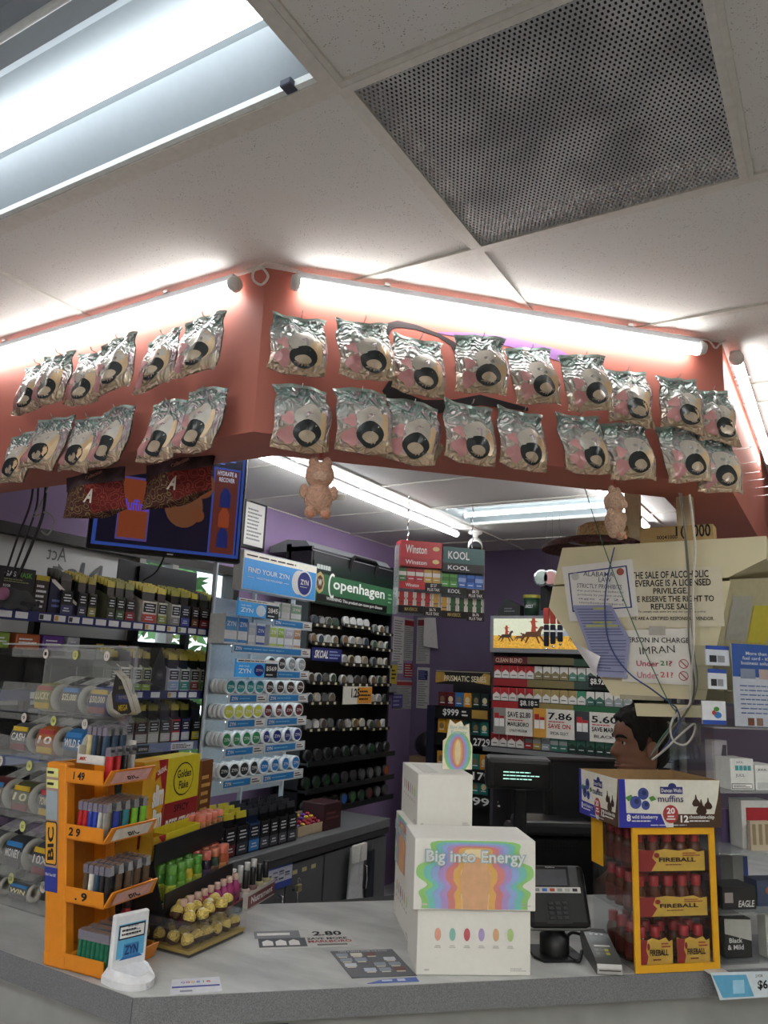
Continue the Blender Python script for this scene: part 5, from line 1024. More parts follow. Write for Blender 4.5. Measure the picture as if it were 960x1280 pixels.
for q, nm in (((712, 854), 'a'),):
    poly(con, 'tape_piece', C('#a59d84', .6), G((775, 868), (830, 871), (830, 876), (775, 874)), -.002)
def sheet(name, lab, hx, pts, y=-.003):
    P = G(*pts); x0 = sum(p[0] for p in P) / len(P); z0 = sum(p[1] for p in P) / len(P)
    t = fthing(FG, name, lab, 'notice', x0, y, z0); MB().prism([(a - x0, b - z0) for a, b in P], -.0004, .0004).build('sheet', C(hx, .8, noise=.03), t); return t, x0, z0
def gt(t, o, s, mat, x0, y0, x1, y1, bold=.012, y=-.0014, rot=0):
    a, b = FG.px(x0, (y0 + y1) / 2)[0], FG.px(x1, (y0 + y1) / 2)[0]; xm_ = (x0 + x1) / 2; za, zb = FG.px(xm_, y0)[1], FG.px(xm_, y1)[1]; return txt(t, s, mat, (a + b) / 2 - o[0], (za + zb) / 2 - o[1], b - a, abs(za - zb), y, bold, rot)
t, *o = sheet('sale_notice', 'yellowed sign about the sale of alcoholic beverages', '#cfc8b0', [(783, 712), (902, 708), (906, 783), (784, 786)], -.004)
for s, x0, y0, x1, y1 in (('THE SALE OF ALCOHOLIC', 790, 714, 886, 723), ('BEVERAGE IS A LICENSED', 790, 724.5, 889, 733), ('PRIVILEGE.', 817, 735, 860, 742.5), ('WE RESERVE THE RIGHT TO', 788, 745, 893, 752.5), ('REFUSE SALE', 814, 754.5, 866, 762)): gt(t, o, s, INK, x0, y0, x1, y1, .02)
gt(t, o, 'To comply with state law and our company policy:', INK, 798, 763.5, 883, 766.5, .004); gt(t, o, 'WE ARE A CERTIFIED RESPONSIBLE VENDOR.', INK, 789, 771, 893, 775.5)
t, *o = sheet('law_notice', 'white law notice in a blue border on the console', '#d9d7d2', [(703, 709), (791, 699), (799, 770), (713, 777)], -.006)
for pts in ([(711, 717), (784, 707), (784.4, 708.5), (711.4, 718.5)], [(711, 717), (712.5, 717), (718, 765), (716.5, 765)], [(782.5, 708), (784.2, 707.5), (791, 760), (789, 760)], [(716.5, 763.5), (790, 758.5), (790.4, 760), (716.8, 765.3)]): P = G(*pts); poly(t, 'blue_border', C('#2a3a78', .6), [(a - o[0], b - o[1]) for a, b in P], -.0012)
for s, x0, y0, x1, y1 in (('ALABAMA', 730, 715, 768, 721), ('LAW', 749, 722, 765, 728), ('STRICTLY PROHIBITS', 722, 730.5, 778, 736)): gt(t, o, s, C('#3a4258', .7), x0, y0, x1, y1, .004, -.0014, .06)
for q in range(4): gt(t, o, ['the purchase of tobacco', 'products by persons under', 'age of 21', 'identification required'][q], C('#5a6070', .7), 722 + q, 738 + q * 5, 780, 741.5 + q * 5, 0, -.0014, .06)
P = G((776, 715))[0]; poly(t, 'red_seal', C('#9a4a38', .6), ell(P[0] - o[0], P[1] - o[1], .011, .011, 16), -.0012); P = G((720, 721))[0]; poly(t, 'grey_seal', C('#b9b9b4', .6), ell(P[0] - o[0], P[1] - o[1], .012, .012, 16), -.0012)
t, *o = sheet('person_notice', 'white person in charge card with handwritten name', '#dcdad2', [(779, 788), (866, 785), (871, 857), (778, 852)], -.005)
gt(t, o, 'PERSON IN CHARGE', INK, 782, 797, 862, 803.5); gt(t, o, 'IMRAN', INK, 800, 808, 844, 817, -.006, -.0014, -.08); gt(t, o, 'Under', C('#b03a5a', .6), 796, 826, 824, 833, .02); gt(t, o, '21', C('#2f7a3a', .6), 826, 826, 835, 832, .02); gt(t, o, '?', C('#b03a5a', .6), 836, 826, 841, 833, .02); gt(t, o, 'Under', C('#c97f92', .6), 797, 840, 824, 848, .02); gt(t, o, '21?', C('#c95a5a', .6), 826, 840, 842, 847, .02)
for yy in (830, 845):
    P = G((855, yy))[0]; R1 = ell(P[0] - o[0], P[1] - o[1], .013, .013, 20); R2 = ell(P[0] - o[0], P[1] - o[1], .011, .011, 20); m = MB()
    for i in range(20): m.prism([R1[i], R1[(i + 1) % 20], R2[(i + 1) % 20], R2[i]], -.0014, -.001)
    m.prism([(P[0] - o[0] - .009, P[1] - o[1] + .007), (P[0] - o[0] - .007, P[1] - o[1] + .009), (P[0] - o[0] + .009, P[1] - o[1] - .007), (P[0] - o[0] + .007, P[1] - o[1] - .009)], -.0014, -.001); m.build('prohibition_mark', C('#b03a4a', .6), t)
for q in ((784, 805, 786, 853),): pass
MB().box(FG.px(812, 784)[0] - o[0], FG.px(832, 784)[0] - o[0], -.003, -.001, FG.px(820, 794)[1] - o[1], FG.px(820, 783)[1] - o[1]).build('tape_patch', C('#a9a49a', .4), t)
# lilac notice with a curled corner
P = G((717, 757), (766, 757), (789, 800), (784, 848), (751, 846))
t = fthing(FG, 'curled_notice', 'lilac printed notice peeling off the console with curled corner', 'notice', P[0][0], -.010, P[0][1]); Q = [Vector((a - P[0][0], b - P[0][1])) for a, b in P]
def cur(u, v):
    l = Q[0].lerp(Q[4], v); r = (Q[1].lerp(Q[2], v / .5) if v < .5 else Q[2].lerp(Q[3], (v - .5) / .5)); c = l.lerp(r, u); return Vector((c.x, -.012 * v * (1 - u) - .004, c.y))
m = MB(); m.sm = True; m.grid(cur, 8, 10, True); m.build('sheet', C('#8f93b4', .8, noise=.03), t)
m = MB(); rr = random.Random(5)
for i in range(22):
    v = .06 + .9 * i / 22; a = cur(.08 + .3 * max(0, 0), v); b = cur(.92 if i % 5 else .5, v); d = Vector((0, -.0016, 0)); h = Vector((0, 0, .0012)); m.add([a + d - h, b + d - h, b + d + h, a + d + h], [(0, 1, 2, 3)])
m.build('small_print', C('#5a5e84', .8), t)
m = MB()
for v, u0, u1 in ((.30, .15, .9), (.25, .35, .8), (.05, .5, .8)): a, b = cur(u0, v), cur(u1, v); d = Vector((0, -.0022, 0)); h = Vector((0, 0, .003)); m.add([a + d - h, b + d - h, b + d + h, a + d + h], [(0, 1, 2, 3)])
m.build('highlighted_line', C('#a9ad6a', .8), t)
C1 = [Vector((*q, 0)) for q in G((718, 803), (751, 846), (754, 822))]
m = MB(); m.sm = True
a, b, c = [Vector((q[0] - P[0][0], -.02, q[1] - P[0][1])) for q in G((718, 801), (749, 847), (754, 821))]; m.grid(lambda u, v: a.lerp(b, u).lerp(c, v) + Vector((0, -.012 * math.sin(math.pi * v), 0)), 6, 6, True); m.build('curled_corner', C('#d6d4d6', .8), t)
# hat and carton on top of the console
zt_ = FG.px(740, 688, .18)[1]; a = FG.px(742, 676, .2)
t = fthing(FG, 'straw_hat', 'straw hat with dark woven brim lying on the console', 'hat', a[0], .2, zt_ + .003)
m = MB(); m.sm = True; m.lathe([(.17, .0), (.168, .012), (.14, .028), (.10, .034), (.085, .03)], 26); m.build('brim', C('#4a2c2c', .8, noise=.4, scale=70, bump=.5), t)
m = MB(); m.sm = True; m.lathe([(.088, .028), (.082, .075), (.06, .086), (0, .085)], 24, Matrix.Translation((.03, 0, 0))); m.build('crown', C('#b59a6a', .8, noise=.4, scale=120, bump=.6), t)
a, b = FG.px(800, 675, .12)[0], FG.px(892, 675, .12)[0]; t = fthing(FG, 'long_carton', 'tan cardboard carton with stamped numbers on the console', 'box', a, .12, zt_ + .002); ch = FG.px(850, 658, .12)[1] - zt_; MB().box(0, b - a, 0, .07, 0, ch).build('carton', C('#b59a68', .8), t); txt(t, '00041000', INK, (b - a) * .38, ch * .35, .06, .012); txt(t, '1(', INK, (b - a) * .56, ch * .6, .025, .04, -.001, .02); txt(t, '000', INK, (b - a) * .85, ch * .65, .05, .04, -.001, .02)
# strings and cables in front of the console
def gc(lab, pts, r, hx, y=-.03): cord(lab, fpx(FG, pts, y), r, C(hx, .5))
gc('thin green string crossing the console notices', [(729, 603), (745, 655), (770, 725), (800, 800), (833, 872), (846, 890)], .0016, '#3a6a50')
gc('blue cable curving over the console notices', [(768, 684), (760, 720), (756, 760), (762, 805), (785, 840), (815, 862), (845, 884)], .0022, '#33457f', -.024)
gc('white cable running down the console beside the sale sign', [(862, 618), (867, 660), (869, 690), (866, 740), (867, 800), (864, 850), (862, 880), (850, 888), (842, 898)], .0035, '#c9c4b8', -.036)
gc('grey cable running down the console beside the white cable', [(849, 616), (855, 650), (861, 720), (861, 800), (868, 860), (858, 890), (836, 915), (812, 948)], .0028, '#6f6c64', -.02)
gc('thin grey wire hanging beside the grey cable', [(852, 616), (858, 700), (866, 800), (872, 850), (866, 878)], .0016, '#8a867c', -.016)
gc('green and white twisted wires below the console', [(846, 886), (840, 905), (825, 925), (812, 948)], .002, '#4a7a62', -.01)
gc('white looped cable below the console', [(842, 896), (838, 910), (842, 926), (856, 931), (866, 920), (868, 905), (852, 917), (830, 938), (815, 950)], .003, '#b9b6ae', -.05)
gc('blue cable end hanging below the console', [(845, 884), (850, 900), (840, 922), (822, 945)], .0022, '#33457f', -.04)
a = FG.px(852, 905, .55)[0]; t = fthing(FG, 'metal_pole', 'slim grey metal pole behind the dangling cables', 'pole', a, .55, CT + .0005); m = MB(); m.sm = True; m.lathe([(.03, 0), (.03, .008), (.012, .012), (.012, FG.px(852, 876, .1)[1] - CT + .02), (0, FG.px(852, 876, .1)[1] - CT + .02)], 12); m.build('tube', C('#8a8c8e', .35, .6), t); MB().box(-.014, .014, -.014, .014, .2, .22).build('collar', DARK, t)
# ================================================================== PERSON BEHIND THE COUNTER
pe_ = onY(800, 925, 2.84); per = thing('person', 'dark-haired person in dark clothes looking left behind the counter', 'person', (pe_.x, pe_.y, 0), -57)
SK = C('#8a5e48', .55, noise=.05, scale=20); HAIR = C('#17130f', .8, noise=.3, scale=90, bump=.3); SH = C('#202329', .85)
HT = onY(795, 879, 2.84).z - .022; HB = HT - .235           # crown, chin
def lerp_tab(tab, t):
    for (a, va), (b, vb) in zip(tab, tab[1:]):
        if t <= b: k = (t - a) / (b - a) if b > a else 0; k = k * k * (3 - 2 * k); return va + (vb - va) * k
    return tab[-1][1]
FRT = [(0, .070), (.06, .082), (.13, .078), (.20, .086), (.235, .081), (.27, .086), (.32, .082), (.55, .082), (.62, .090), (.75, .087), (.87, .068), (.95, .04), (1, .0)]
BCK = [(0, .035), (.15, .055), (.3, .078), (.5, .098), (.7, .10), (.85, .082), (.95, .048), (1, 0)]
WID = [(0, .030), (.08, .050), (.25, .064), (.45, .071), (.65, .076), (.8, .07), (.92, .046), (1, 0)]
NOSE = [(0, 0), (.30, 0), (.335, .016), (.37, .027), (.42, .022), (.52, .008), (.57, .002), (1, 0)]
def hpt(phi, t, off=0.0):        # phi 0 = front (-y), 90 = +x
    c, s = math.cos(phi), math.sin(phi); f = lerp_tab(FRT, t) if c > 0 else lerp_tab(BCK, t)
    k = lerp_tab(NOSE, t) * math.exp(-(math.atan2(s, c) / .2) ** 2); soc = .007 * math.exp(-((t - .53) / .05) ** 2) * math.exp(-((abs(math.atan2(s, c)) - .42) / .2) ** 2)
    return Vector(((lerp_tab(WID, t) + off) * s, -(f + k - soc + off) * c, HB + (HT - HB) * t))
m = MB(); m.sm = True; n = 40
body = [(.0, .0, .10, .08, 0), ]
vs = []; rings = []
def ring(cx, cy, z, rx, ry): rings.append(len(vs)); vs.extend([Vector((cx + rx * math.sin(2 * math.pi * i / n), cy - ry * math.cos(2 * math.pi * i / n), z)) for i in range(n)])
for z, rx, ry, cy in [(z - 1.565 + HT if z > 1.1 else z, a, b, c) for z, a, b, c in ((.80, .155, .115, .03), (.92, .165, .115, .03), (1.05, .165, .11, .03), (1.15, .18, .11, .03), (1.22, .195, .10, .03), (1.262, .175, .085, .03), (1.285, .11, .07, .028), (1.305, .066, .062, .02), (1.33, .056, .058, .015), (1.35, .055, .058, .012))]: ring(0, cy, z, rx, ry)
nb_ = len(rings)
for t_ in [.04, .08, .13, .17, .20, .22, .235, .25, .27, .30, .33, .36, .39, .43, .47, .51, .55, .59, .63, .68, .74, .8, .86, .91, .95, .98]:
    rings.append(len(vs)); vs.extend([hpt(2 * math.pi * i / n, t_) for i in range(n)])
top_i = len(vs); vs.append(Vector((0, 0, HT)))
fs = []; mi = []
for r_ in range(len(rings) - 1):
    for i in range(n):
        j = (i + 1) % n; fs.append((rings[r_] + i, rings[r_] + j, rings[r_ + 1] + j, rings[r_ + 1] + i)); mi.append(1 if r_ < 6 else 0)
for i in range(n): fs.append((rings[-1] + i, rings[-1] + (i + 1) % n, top_i)); mi.append(0)
m.add(vs, fs); m.m = mi
m.k = 1
for s in (-1, 1):      # arms and legs belong to the same body mesh
    m.k = 1; m.tube([(s * .16, .03, HT - .33), (s * .205, .04, HT - .375), (s * .225, .05, 1.05), (s * .23, .03, .96)], [.045, .056, .05, .042], 12); m.k = 0
    m.tube([(s * .23, .03, .965), (s * .215, -.06, .90), (s * .20, -.17, .86), (s * .195, -.20, .855)], [.04, .036, .028, .025], 12)
    m.sphere((s * .19, -.235, .85), .042, 12, 8, (.95, 1.1, .4))
    for q in range(4): bx_ = s * (.19 + (q - 1.5) * .02); m.tube([(bx_, -.265, .852), (bx_, -.30, .85), (bx_, -.325 + .008 * abs(q - 1.3), .836), (bx_, -.338 + .012 * abs(q - 1.3), .82)], [.0095, .009, .0085, .007], 8)
    m.tube([(s * .155, -.22, .852), (s * .135, -.25, .848), (s * .13, -.275, .84)], [.011, .010, .008], 8)
    m.k = 2; m.tube([(s * .085, .03, .84), (s * .095, .02, .60), (s * .10, .0, .44), (s * .10, .03, .10), (s * .10, .03, .06)], [.085, .075, .058, .045, .045], 12); m.sphere((s * .10, -.03, .045), .05, 12, 8, (.9, 2.2, .85))
bd = m.build('body', [SK, SH, C('#23242c', .85)], per)
# hair
m = MB(); m.sm = True
def hlow(phi):
    a = abs(math.atan2(math.sin(phi), math.cos(phi)))
    return lerp_tab([(0, .83), (.5, .82), (.95, .74), (1.12, .56), (1.25, .42), (1.42, .46), (1.6, .64), (1.85, .50), (2.1, .20), (math.pi, .10)], a)
def hairpt(u, v):
    phi = 2 * math.pi * u; t = hlow(phi) + (1.0 - hlow(phi)) * v; e = .004 + .017 * min(1, v * 3.5) + .004 * math.sin(31 * phi + 9 * v) * min(1, v * 2); p = hpt(phi, min(t, .999), e)
    p.z += .022 * v * v + .003 * math.sin(17 * phi + 11 * v); return p
m.grid(hairpt, 72, 16); m.build('hair', HAIR, per)
for s in (-1, 1):
    m = MB(); m.sm = True; m.sphere((0, 0, 0), .03, 12, 8, (.28, .62, 1.0)); e_ = m.build('ear', SK, per); e_.location = (s * .077, .012, HB + .235 * .45); e_.rotation_euler = (math.radians(-12), 0, s * math.radians(-18))
    m = MB(); m.sm = True; m.sphere((0, 0, 0), .0115, 12, 8); e_ = m.build('eye', C('#c9bdb2', .2), per); c_ = hpt(s * .42, .525); e_.location = c_ + Vector((0, .008, 0)); m = MB(); m.sm = True; m.sphere((0, -.0075, 0), .006, 10, 6); m.build('iris', C('#1d120c', .2), e_)
    m = MB(); m.sm = True; m.tube([hpt(s * .16, .60, .001), hpt(s * .36, .625, .002), hpt(s * .58, .625, .001), hpt(s * .76, .60, .0)], [.004, .0055, .005, .0025], 6); m.build('eyebrow', HAIR, per)
    m = MB(); m.sm = True; m.tube([hpt(s * .22, .555, -.002), hpt(s * .42, .565, .001), hpt(s * .62, .545, -.001)], .0032, 6); m.build('eyelid', SK, per)
m = MB(); m.sm = True; m.tube([hpt(-.4, .215, -.002), hpt(-.2, .225, .001), hpt(0, .222, .002), hpt(.2, .225, .001), hpt(.4, .215, -.002)], [.002, .005, .0055, .005, .002], 8); m.tube([hpt(-.36, .2, -.002), hpt(0, .185, .002), hpt(.36, .2, -.002)], [.002, .006, .002], 8); m.build('lips', C('#7a463c', .5), per)
m = MB(); m.sm = True; m.grid(lambda u, v: Vector((.068 * math.sin(6.283 * u) * (1 + .1 * v), .02 - .066 * math.cos(6.283 * u), HT - .275 + .03 * v)), 28, 3); m.build('collar', C('#2a2d34', .85), per)
# ================================================================== ON THE COUNTER
def slv(fr, x, y):      # point of the pixel ray on the frame's x = 0 plane -> (depth, height)
    r = ray(x, y); t = fr.ex.dot(fr.o - EYE) / fr.ex.dot(r); p = EYE + r * t - fr.o; return p.dot(fr.ey), p.z
Z0 = lambda x, y: onZ(x, y, CT)
# ------------------------------------------------------------------ lottery ticket dispenser
FO = Fr((0, 1.42, CT), 0)
lx1 = FO.px(137, 806)[0]; lx0 = lx1 - .62; lz = FO.px(137, 806)[1]
lo = fthing(FO, 'ticket_dispenser', 'clear acrylic tiered lottery ticket dispenser at the left counter end', 'dispenser')
tiers = [FO.px(130, 905)[1], FO.px(110, 965)[1], FO.px(90, 1045)[1], FO.px(80, 1120)[1], .004]
tops = [lz] + tiers[:-1]
for s in (lx0, lx1 - .004): MB().prismx([(.0, 0.003), (.26, 0.003), (.26, lz), (.10, lz), (.08, tiers[0]), (.05, tiers[1]), (.03, tiers[2])], s, s + .004).build('side_panel', ACRYL, lo)
MB().box(lx0, lx1, .258, .262, 0.003, lz).build('back_panel', ACRYL, lo); MB().box(lx0, lx1, .10, .26, lz - .003, lz).build('top_panel', ACRYL, lo); MB().box(lx0, lx1, .098, .102, lz - .004, lz + .001).build('edge', ACRYLEDGE, lo)
MB().box(lx1 - .006, lx1, .098, .104, tiers[0], lz).build('edge', ACRYLEDGE, lo)
nam = [['$50,000', '$25,000', 'LUCKY'], ['WILD 5', '10', 'CASH'], ['POWER 10', '10', 'GOLD'], ['10X', 'MONEY', 'POWER'], ['WIN', '7', '21']]
cols2 = [['#1f3f78', '#3a3a3c', '#7a7a2c'], ['#2a6a9c', '#a8602c', '#55585a'], ['#2f3f5a', '#4a4a2c', '#5a2c2c'], ['#3a3c44', '#2c2c30', '#5a5a5c'], ['#55585a', '#4a4c50', '#3a3c40']]
def ribbon(pts, x0, x1, mat, name, par):
    m = MB(); m.sm = True; n = len(pts)
    m.add([(x0, y, z) for y, z in pts] + [(x1, y, z) for y, z in pts], [(i, i + n, i + n + 1, i + 1) for i in range(n - 1)]); return m.build(name, mat, par)
TICK = C('#a9a9a4', .5, noise=.35, scale=45)
for k, z in enumerate(tiers):
    dep = .10 - .025 * k if k < 4 else .0; dep = max(dep, .01)
    MB().box(lx0 + .004, lx1 - .004, dep, .255, z - .003, z).build('tier_floor', ACRYL, lo)
    H_ = tops[k] - z
    MB().prismx([(dep - .004, z), (dep, z), (dep + .02, z + H_ * .42), (dep + .016, z + H_ * .42)], lx0 + .004, lx1 - .004).build('tier_front', ACRYL, lo)
    MB().box(lx0 + .004, lx1 - .004, dep + .03, dep + .033, z + H_ * .80, z + H_ * .95).build('number_rail', ACRYL, lo)
    for c in range(3):
        xr = lx1 - (.135, .19, .235, .20, .26)[k] - c * .125; r_ = min(.043, H_ * .36); cy = dep + .028 + r_; cz_ = z + r_ + .002
        MB().box(xr - .118, xr - .115, dep + .01, .2, z, z + H_ * .7).build('divider', ACRYL, lo)
        t = thing('ticket_roll', f'roll of lottery tickets, {ORD[c]} from the right on the {ORD[k]} tier of dispenser', 'ticket roll', FO.w(xr, cy, cz_), 0, 'lottery ticket rolls')
        m = MB(); m.sm = True; m.lathe([(r_ * .5, -.085), (r_, -.085), (r_, 0), (r_ * .5, 0), (r_ * .45, -.004), (r_ * .45, -.08), (r_ * .5, -.085)], 24, Matrix.Rotation(math.pi / 2, 4, 'Y')); m.build('paper_roll', C('#b9b5aa', .6, noise=.1, scale=120), t)
        m = MB(); m.sm = True; m.lathe([(r_ * 1.01, -.083), (r_ * 1.01, -.004)], 24, Matrix.Rotation(math.pi / 2, 4, 'Y')); pb = m.build('printed_band', C(cols2[k][c], .35, noise=.3, scale=30), t)
        txt(pb, nam[k][c], [C('#e3d9a8', .4), WHITE][k % 2], -.044, r_ * .12, .066, r_ * .52, -r_ * 1.02, .02, 0, .15); quad(pb, 'colour_flash', C(['#c9a82c', '#2f7ab8', '#a83a3a'][(k + c) % 3], .4), -.078, -.01, r_ * .50, r_ * .80, -r_ * .93, .004)
        quad(pb, 'colour_flash', C(['#7a2430', '#3f3f40', '#c9a82c'][(k + c) % 3], .4), -.078, -.01, -r_ * .75, -r_ * .35, -r_ * 1.0, .004)
        o = ribbon([(r_ * .3, r_ * .96), (r_ * 1.1, r_ * 1.25), (r_ * 1.9, r_ * 1.5), (r_ * 2.6, r_ * 1.5), (r_ * 3.0, r_ * 1.2)], -.082, -.004, TICK, 'ticket_strip', t)
    for c, num in enumerate((['11', '12', '1'], ['13', '14', '9'], ['15', '16', '17'], ['18', '10', '20'], ['19', '21', '22'])[k]):
        xx = lx1 - (.16, .19, .24, .20, .2)[k] - c * .14; zz = z + H_ * .86; p_ = poly(lo, 'number_sticker', C(['#d6cfc6', '#c9cc7a'][c % 2], .5), ell(xx, zz, .0125, .0145, 16), dep + .028); txt(lo, num, INK, xx, zz, .011, .011, dep + .0275)
# ticket strip looping out on the right
LS = Fr((0, 1.50, CT), 0); P_ = [LS.px(*q) for q in ((128, 838), (142, 838), (153, 850), (161, 872), (166, 890), (160, 894), (148, 893), (138, 886), (136, 868))]
t = fthing(LS, 'ticket_strip', 'black and gold ticket strip curling out of the dispenser', 'ticket', P_[0][0], 0, P_[0][1])
def rib2(P, y0, y1, name, mat, par, off=0):
    m = MB(); m.sm = True; n = len(P); m.add([(a, y0, b) for a, b in P] + [(a + off, y1, b) for a, b in P], [(i, i + n, i + n + 1, i + 1) for i in range(n - 1)]); return m.build(name, mat, par)
Pl = [(a - P_[0][0], b - P_[0][1]) for a, b in P_]
MB().prism([Pl[1], Pl[2], Pl[3], Pl[4], Pl[6], Pl[7], Pl[8]], .01, .0115).build('ticket_face', C('#26231f', .5), t)
for q, (s, hx) in enumerate((('10,000', '#8a866a'), ('$50,000', '#9a926a'), ('TOP PRIZE', '#8a8468'), ('MEGA', '#c9a82c'))): txt(t, s, C(hx, .5), Pl[2][0] - .008 + .004 * q, Pl[1][1] - .018 - .027 * q, .036, .010 if q < 3 else .016, .009, .01, -.12)
quad(t, 'blue_band', C('#2a3568', .5), Pl[2][0] - .03, Pl[3][0] - .002, Pl[3][1] - .014, Pl[3][1] + .006, .0095)
rib2(Pl, -.004, .03, 'paper_edge', C('#b5b0a4', .6), t)
# ------------------------------------------------------------------ orange lighter rack
FI_ = Fr(Z0(129, 1226), 7); OR = C('#e08a1e', .35, noise=.04); WK = .16
bic = fthing(FI_, 'lighter_rack', 'orange plastic lighter rack with four trays on the counter', 'rack')
SHR = Matrix(((1, 0, -.155, 0), (0, 1, 0, 0), (0, 0, 1, 0), (0, 0, 0, 1)))
def sx_(z): return -.155 * z
def LMB(): m = MB(); m.T = SHR; return m
for y0, y1 in ((0, .03), (WK - .03, WK)):
    o = LMB().rbox(-.172, -.110, y0, y1, 0, .424, .004).build('post', OR, bic)
    if y0 == 0:
        def pst(nm, mat, x0, x1, z0, z1, y): return LMB().box(x0, x1, y, y + .0004, z0, z1).build(nm, mat, o)
        pst('side_poster', C('#a58a7c', .5, noise=.25, scale=12), -.170, -.132, .165, .405, -.001); pst('poster_blue', C('#2a3a8c', .5), -.170, -.132, .15, .20, -.0014); pst('barcode', C('#d9d98a', .5), -.169, -.133, .392, .412, -.0014); pst('barcode', C('#d9d98a', .5), -.169, -.133, .368, .386, -.0014); pst('mirror_print', C('#98a6ac', .3), -.169, -.136, .30, .362, -.0014)
        for zz in (.402, .377): l = lines(o, INK, -.166 + sx_(zz), -.138 + sx_(zz), zz - .004, zz + .004, 1, -.0020, .7)
        LMB().prism([(-.166, .205), (-.137, .205), (-.134, .21), (-.134, .292), (-.137, .297), (-.166, .297), (-.169, .292), (-.169, .21)], -.0022, -.0018).build('badge', C('#1d1a18', .4), o); LMB().prism([(-.1645, .208), (-.1385, .208), (-.136, .212), (-.136, .29), (-.1385, .294), (-.1645, .294), (-.167, .29), (-.167, .212)], -.0027, -.0023).build('badge_field', C('#e0a030', .4), o)
        txt(o, 'BIC', INK, -.1515 + sx_(.25), .25, .07, .019, -.0034, .03, -math.pi / 2 - .15); txt(o, 'Flick Your BIC', WHITE, -.151 + sx_(.185), .185, .032, .006, -.0022)
LMB().rbox(-.174, -.106, -.001, WK, 0.0, .03, .004).build('foot', OR, bic); LMB().box(-.165, -.15, .03, WK - .03, .0, .424).build('back_web', C('#c07a1c', .4), bic)
TZ = [(.384, 0), (.264, 0), (.135, 0), (.002, 0)]
for k, (z, xf) in enumerate(TZ):
    o = LMB().box(-.110, xf, 0, WK, z, z + .003).box(-.110, xf, 0, .003, z, z + .032).box(-.110, xf, WK - .003, WK, z, z + .03)
    o.add([(xf, 0, z), (xf + .022, .006, z + .034), (xf + .022, WK - .006, z + .034), (xf, WK, z), (xf - .003, 0, z), (xf + .019, .006, z + .035), (xf + .019, WK - .006, z + .035), (xf - .003, WK, z)], [(0, 3, 2, 1), (4, 5, 6, 7), (1, 2, 6, 5), (0, 1, 5, 4), (3, 7, 6, 2)]); tr = o.build('tray', OR, bic)
    if k < 3:
        st = LMB(); st.add([(xf + .004, .018, z + .005), (xf + .0215, .018, z + .031), (xf + .0215, WK - .02, z + .031), (xf + .004, WK - .02, z + .005)], [(0, 3, 2, 1)]); o2 = st.build('brand_sticker', C(['#d9a4a0', '#d9d0c4', '#d9a8a0'][k], .45, noise=.12, scale=60), tr)
        o2.location = (.0012, 0, -.0006)
        l = txt(tr, 'BIC', INK, 0, 0, .036, .014, 0, .02); l.location = (xf + sx_(z + .018) + .0155, WK * .5, z + .0165); l.rotation_euler = (math.radians(-35), 0, math.radians(90))
        txt(tr, ['1 49', '2 9', '. 9'][k], INK, (-.072, -.085, -.065)[k] + sx_(z), z + .017, .034, .018, -.0012, .03)
lt_cache = {}
def lighter(fr, x, y, z, hx, label, group, wrap=None, turn=0):
    t = fthing(fr, 'lighter', label, 'lighter', x, y, z, group, turn)
    if hx not in lt_cache:
        m = MB(); m.sm = True; m.lathe([(0, 0), (.0085, 0), (.009, .003), (.0088, .058), (.008, .06), (0, .06)], 10, Matrix.Diagonal((1.2, .72, 1, 1))); b = m.mesh('body', C(hx, .25, 0, .15, 60))
        m = MB(); m.add([(-.009, -.0062, .06), (.008, -.0062, .06), (.008, .0062, .06), (-.009, .0062, .06), (-.009, -.006, .078), (.004, -.006, .081), (.004, .006, .081), (-.009, .006, .078)], [(4, 5, 6, 7), (0, 1, 5, 4), (1, 2, 6, 5), (2, 3, 7, 6), (3, 0, 4, 7)]); h_ = m.mesh('hood', C('#b4b5b8', .25, .75))
        m = MB(); m.lathe([(0, -.004), (.004, -.004), (.004, .004), (0, .004)], 8, Matrix.Translation((.006, 0, .072)) @ Matrix.Rotation(math.pi / 2, 4, 'X')); wh = m.mesh('spark_wheel', C('#3a3a3c', .4, .6))
        lt_cache[hx] = (b, h_, wh)
    for n_, me in zip(('body', 'hood', 'spark_wheel'), lt_cache[hx]): ob(n_, me, t)
    return t
CN = {'#b3272b': 'red', '#2a3f9c': 'blue', '#a9a9a6': 'silver grey', '#8a8880': 'warm grey', '#2f7f8c': 'teal', '#7fc23a': 'lime green', '#26262a': 'black', '#5a4a3a': 'brown patterned', '#d4d0c6': 'white', '#1f6a50': 'dark green', '#c9b98a': 'gold', '#34495e': 'slate blue'}
seq2 = ['#b3272b', '#b3272b', '#2a3f9c', '#2a3f9c', '#a9a9a6', '#8a8880']; far2 = ['#8a8880', '#2a3f9c', '#2f7f8c', '#7fc23a', '#7fc23a']
for i in range(6):
    for j in range(5):
        x = -.086 + .0145 * i + sx_(TZ[1][0]); hx = seq2[i] if j == 0 else (far2[j] if i == 5 else random.Random(i * 9 + j).choice(seq2)); lighter(FI_, x, .018 + .030 * j, TZ[1][0] + .0035, hx, f'{CN[hx]} lighter in the second tray of the orange rack', 'plain lighters in second tray', turn=90)
seq3 = ['#5a4a3a', '#d4d0c6', '#34495e', '#26262a', '#26262a', '#5a4a3a']
for i in range(5):
    for j in range(5):
        hx = seq3[i] if j == 0 else ('#5a4a3a' if i == 4 else random.Random(i * 5 + j).choice(seq3)); lighter(FI_, -.070 + .0155 * i + sx_(TZ[2][0]), .018 + .030 * j, TZ[2][0] + .0035, hx, f'{CN[hx]} lighter in the third tray of the orange rack', 'printed lighters in third tray', turn=90)
for i in range(7):
    for j in range(5): lighter(FI_, -.085 + .0125 * i, .018 + .028 * j, TZ[3][0] + .0035, '#1f6a50', 'dark green lighter standing in the bottom tray of orange rack', 'green lighters in the bottom tray', turn=90)
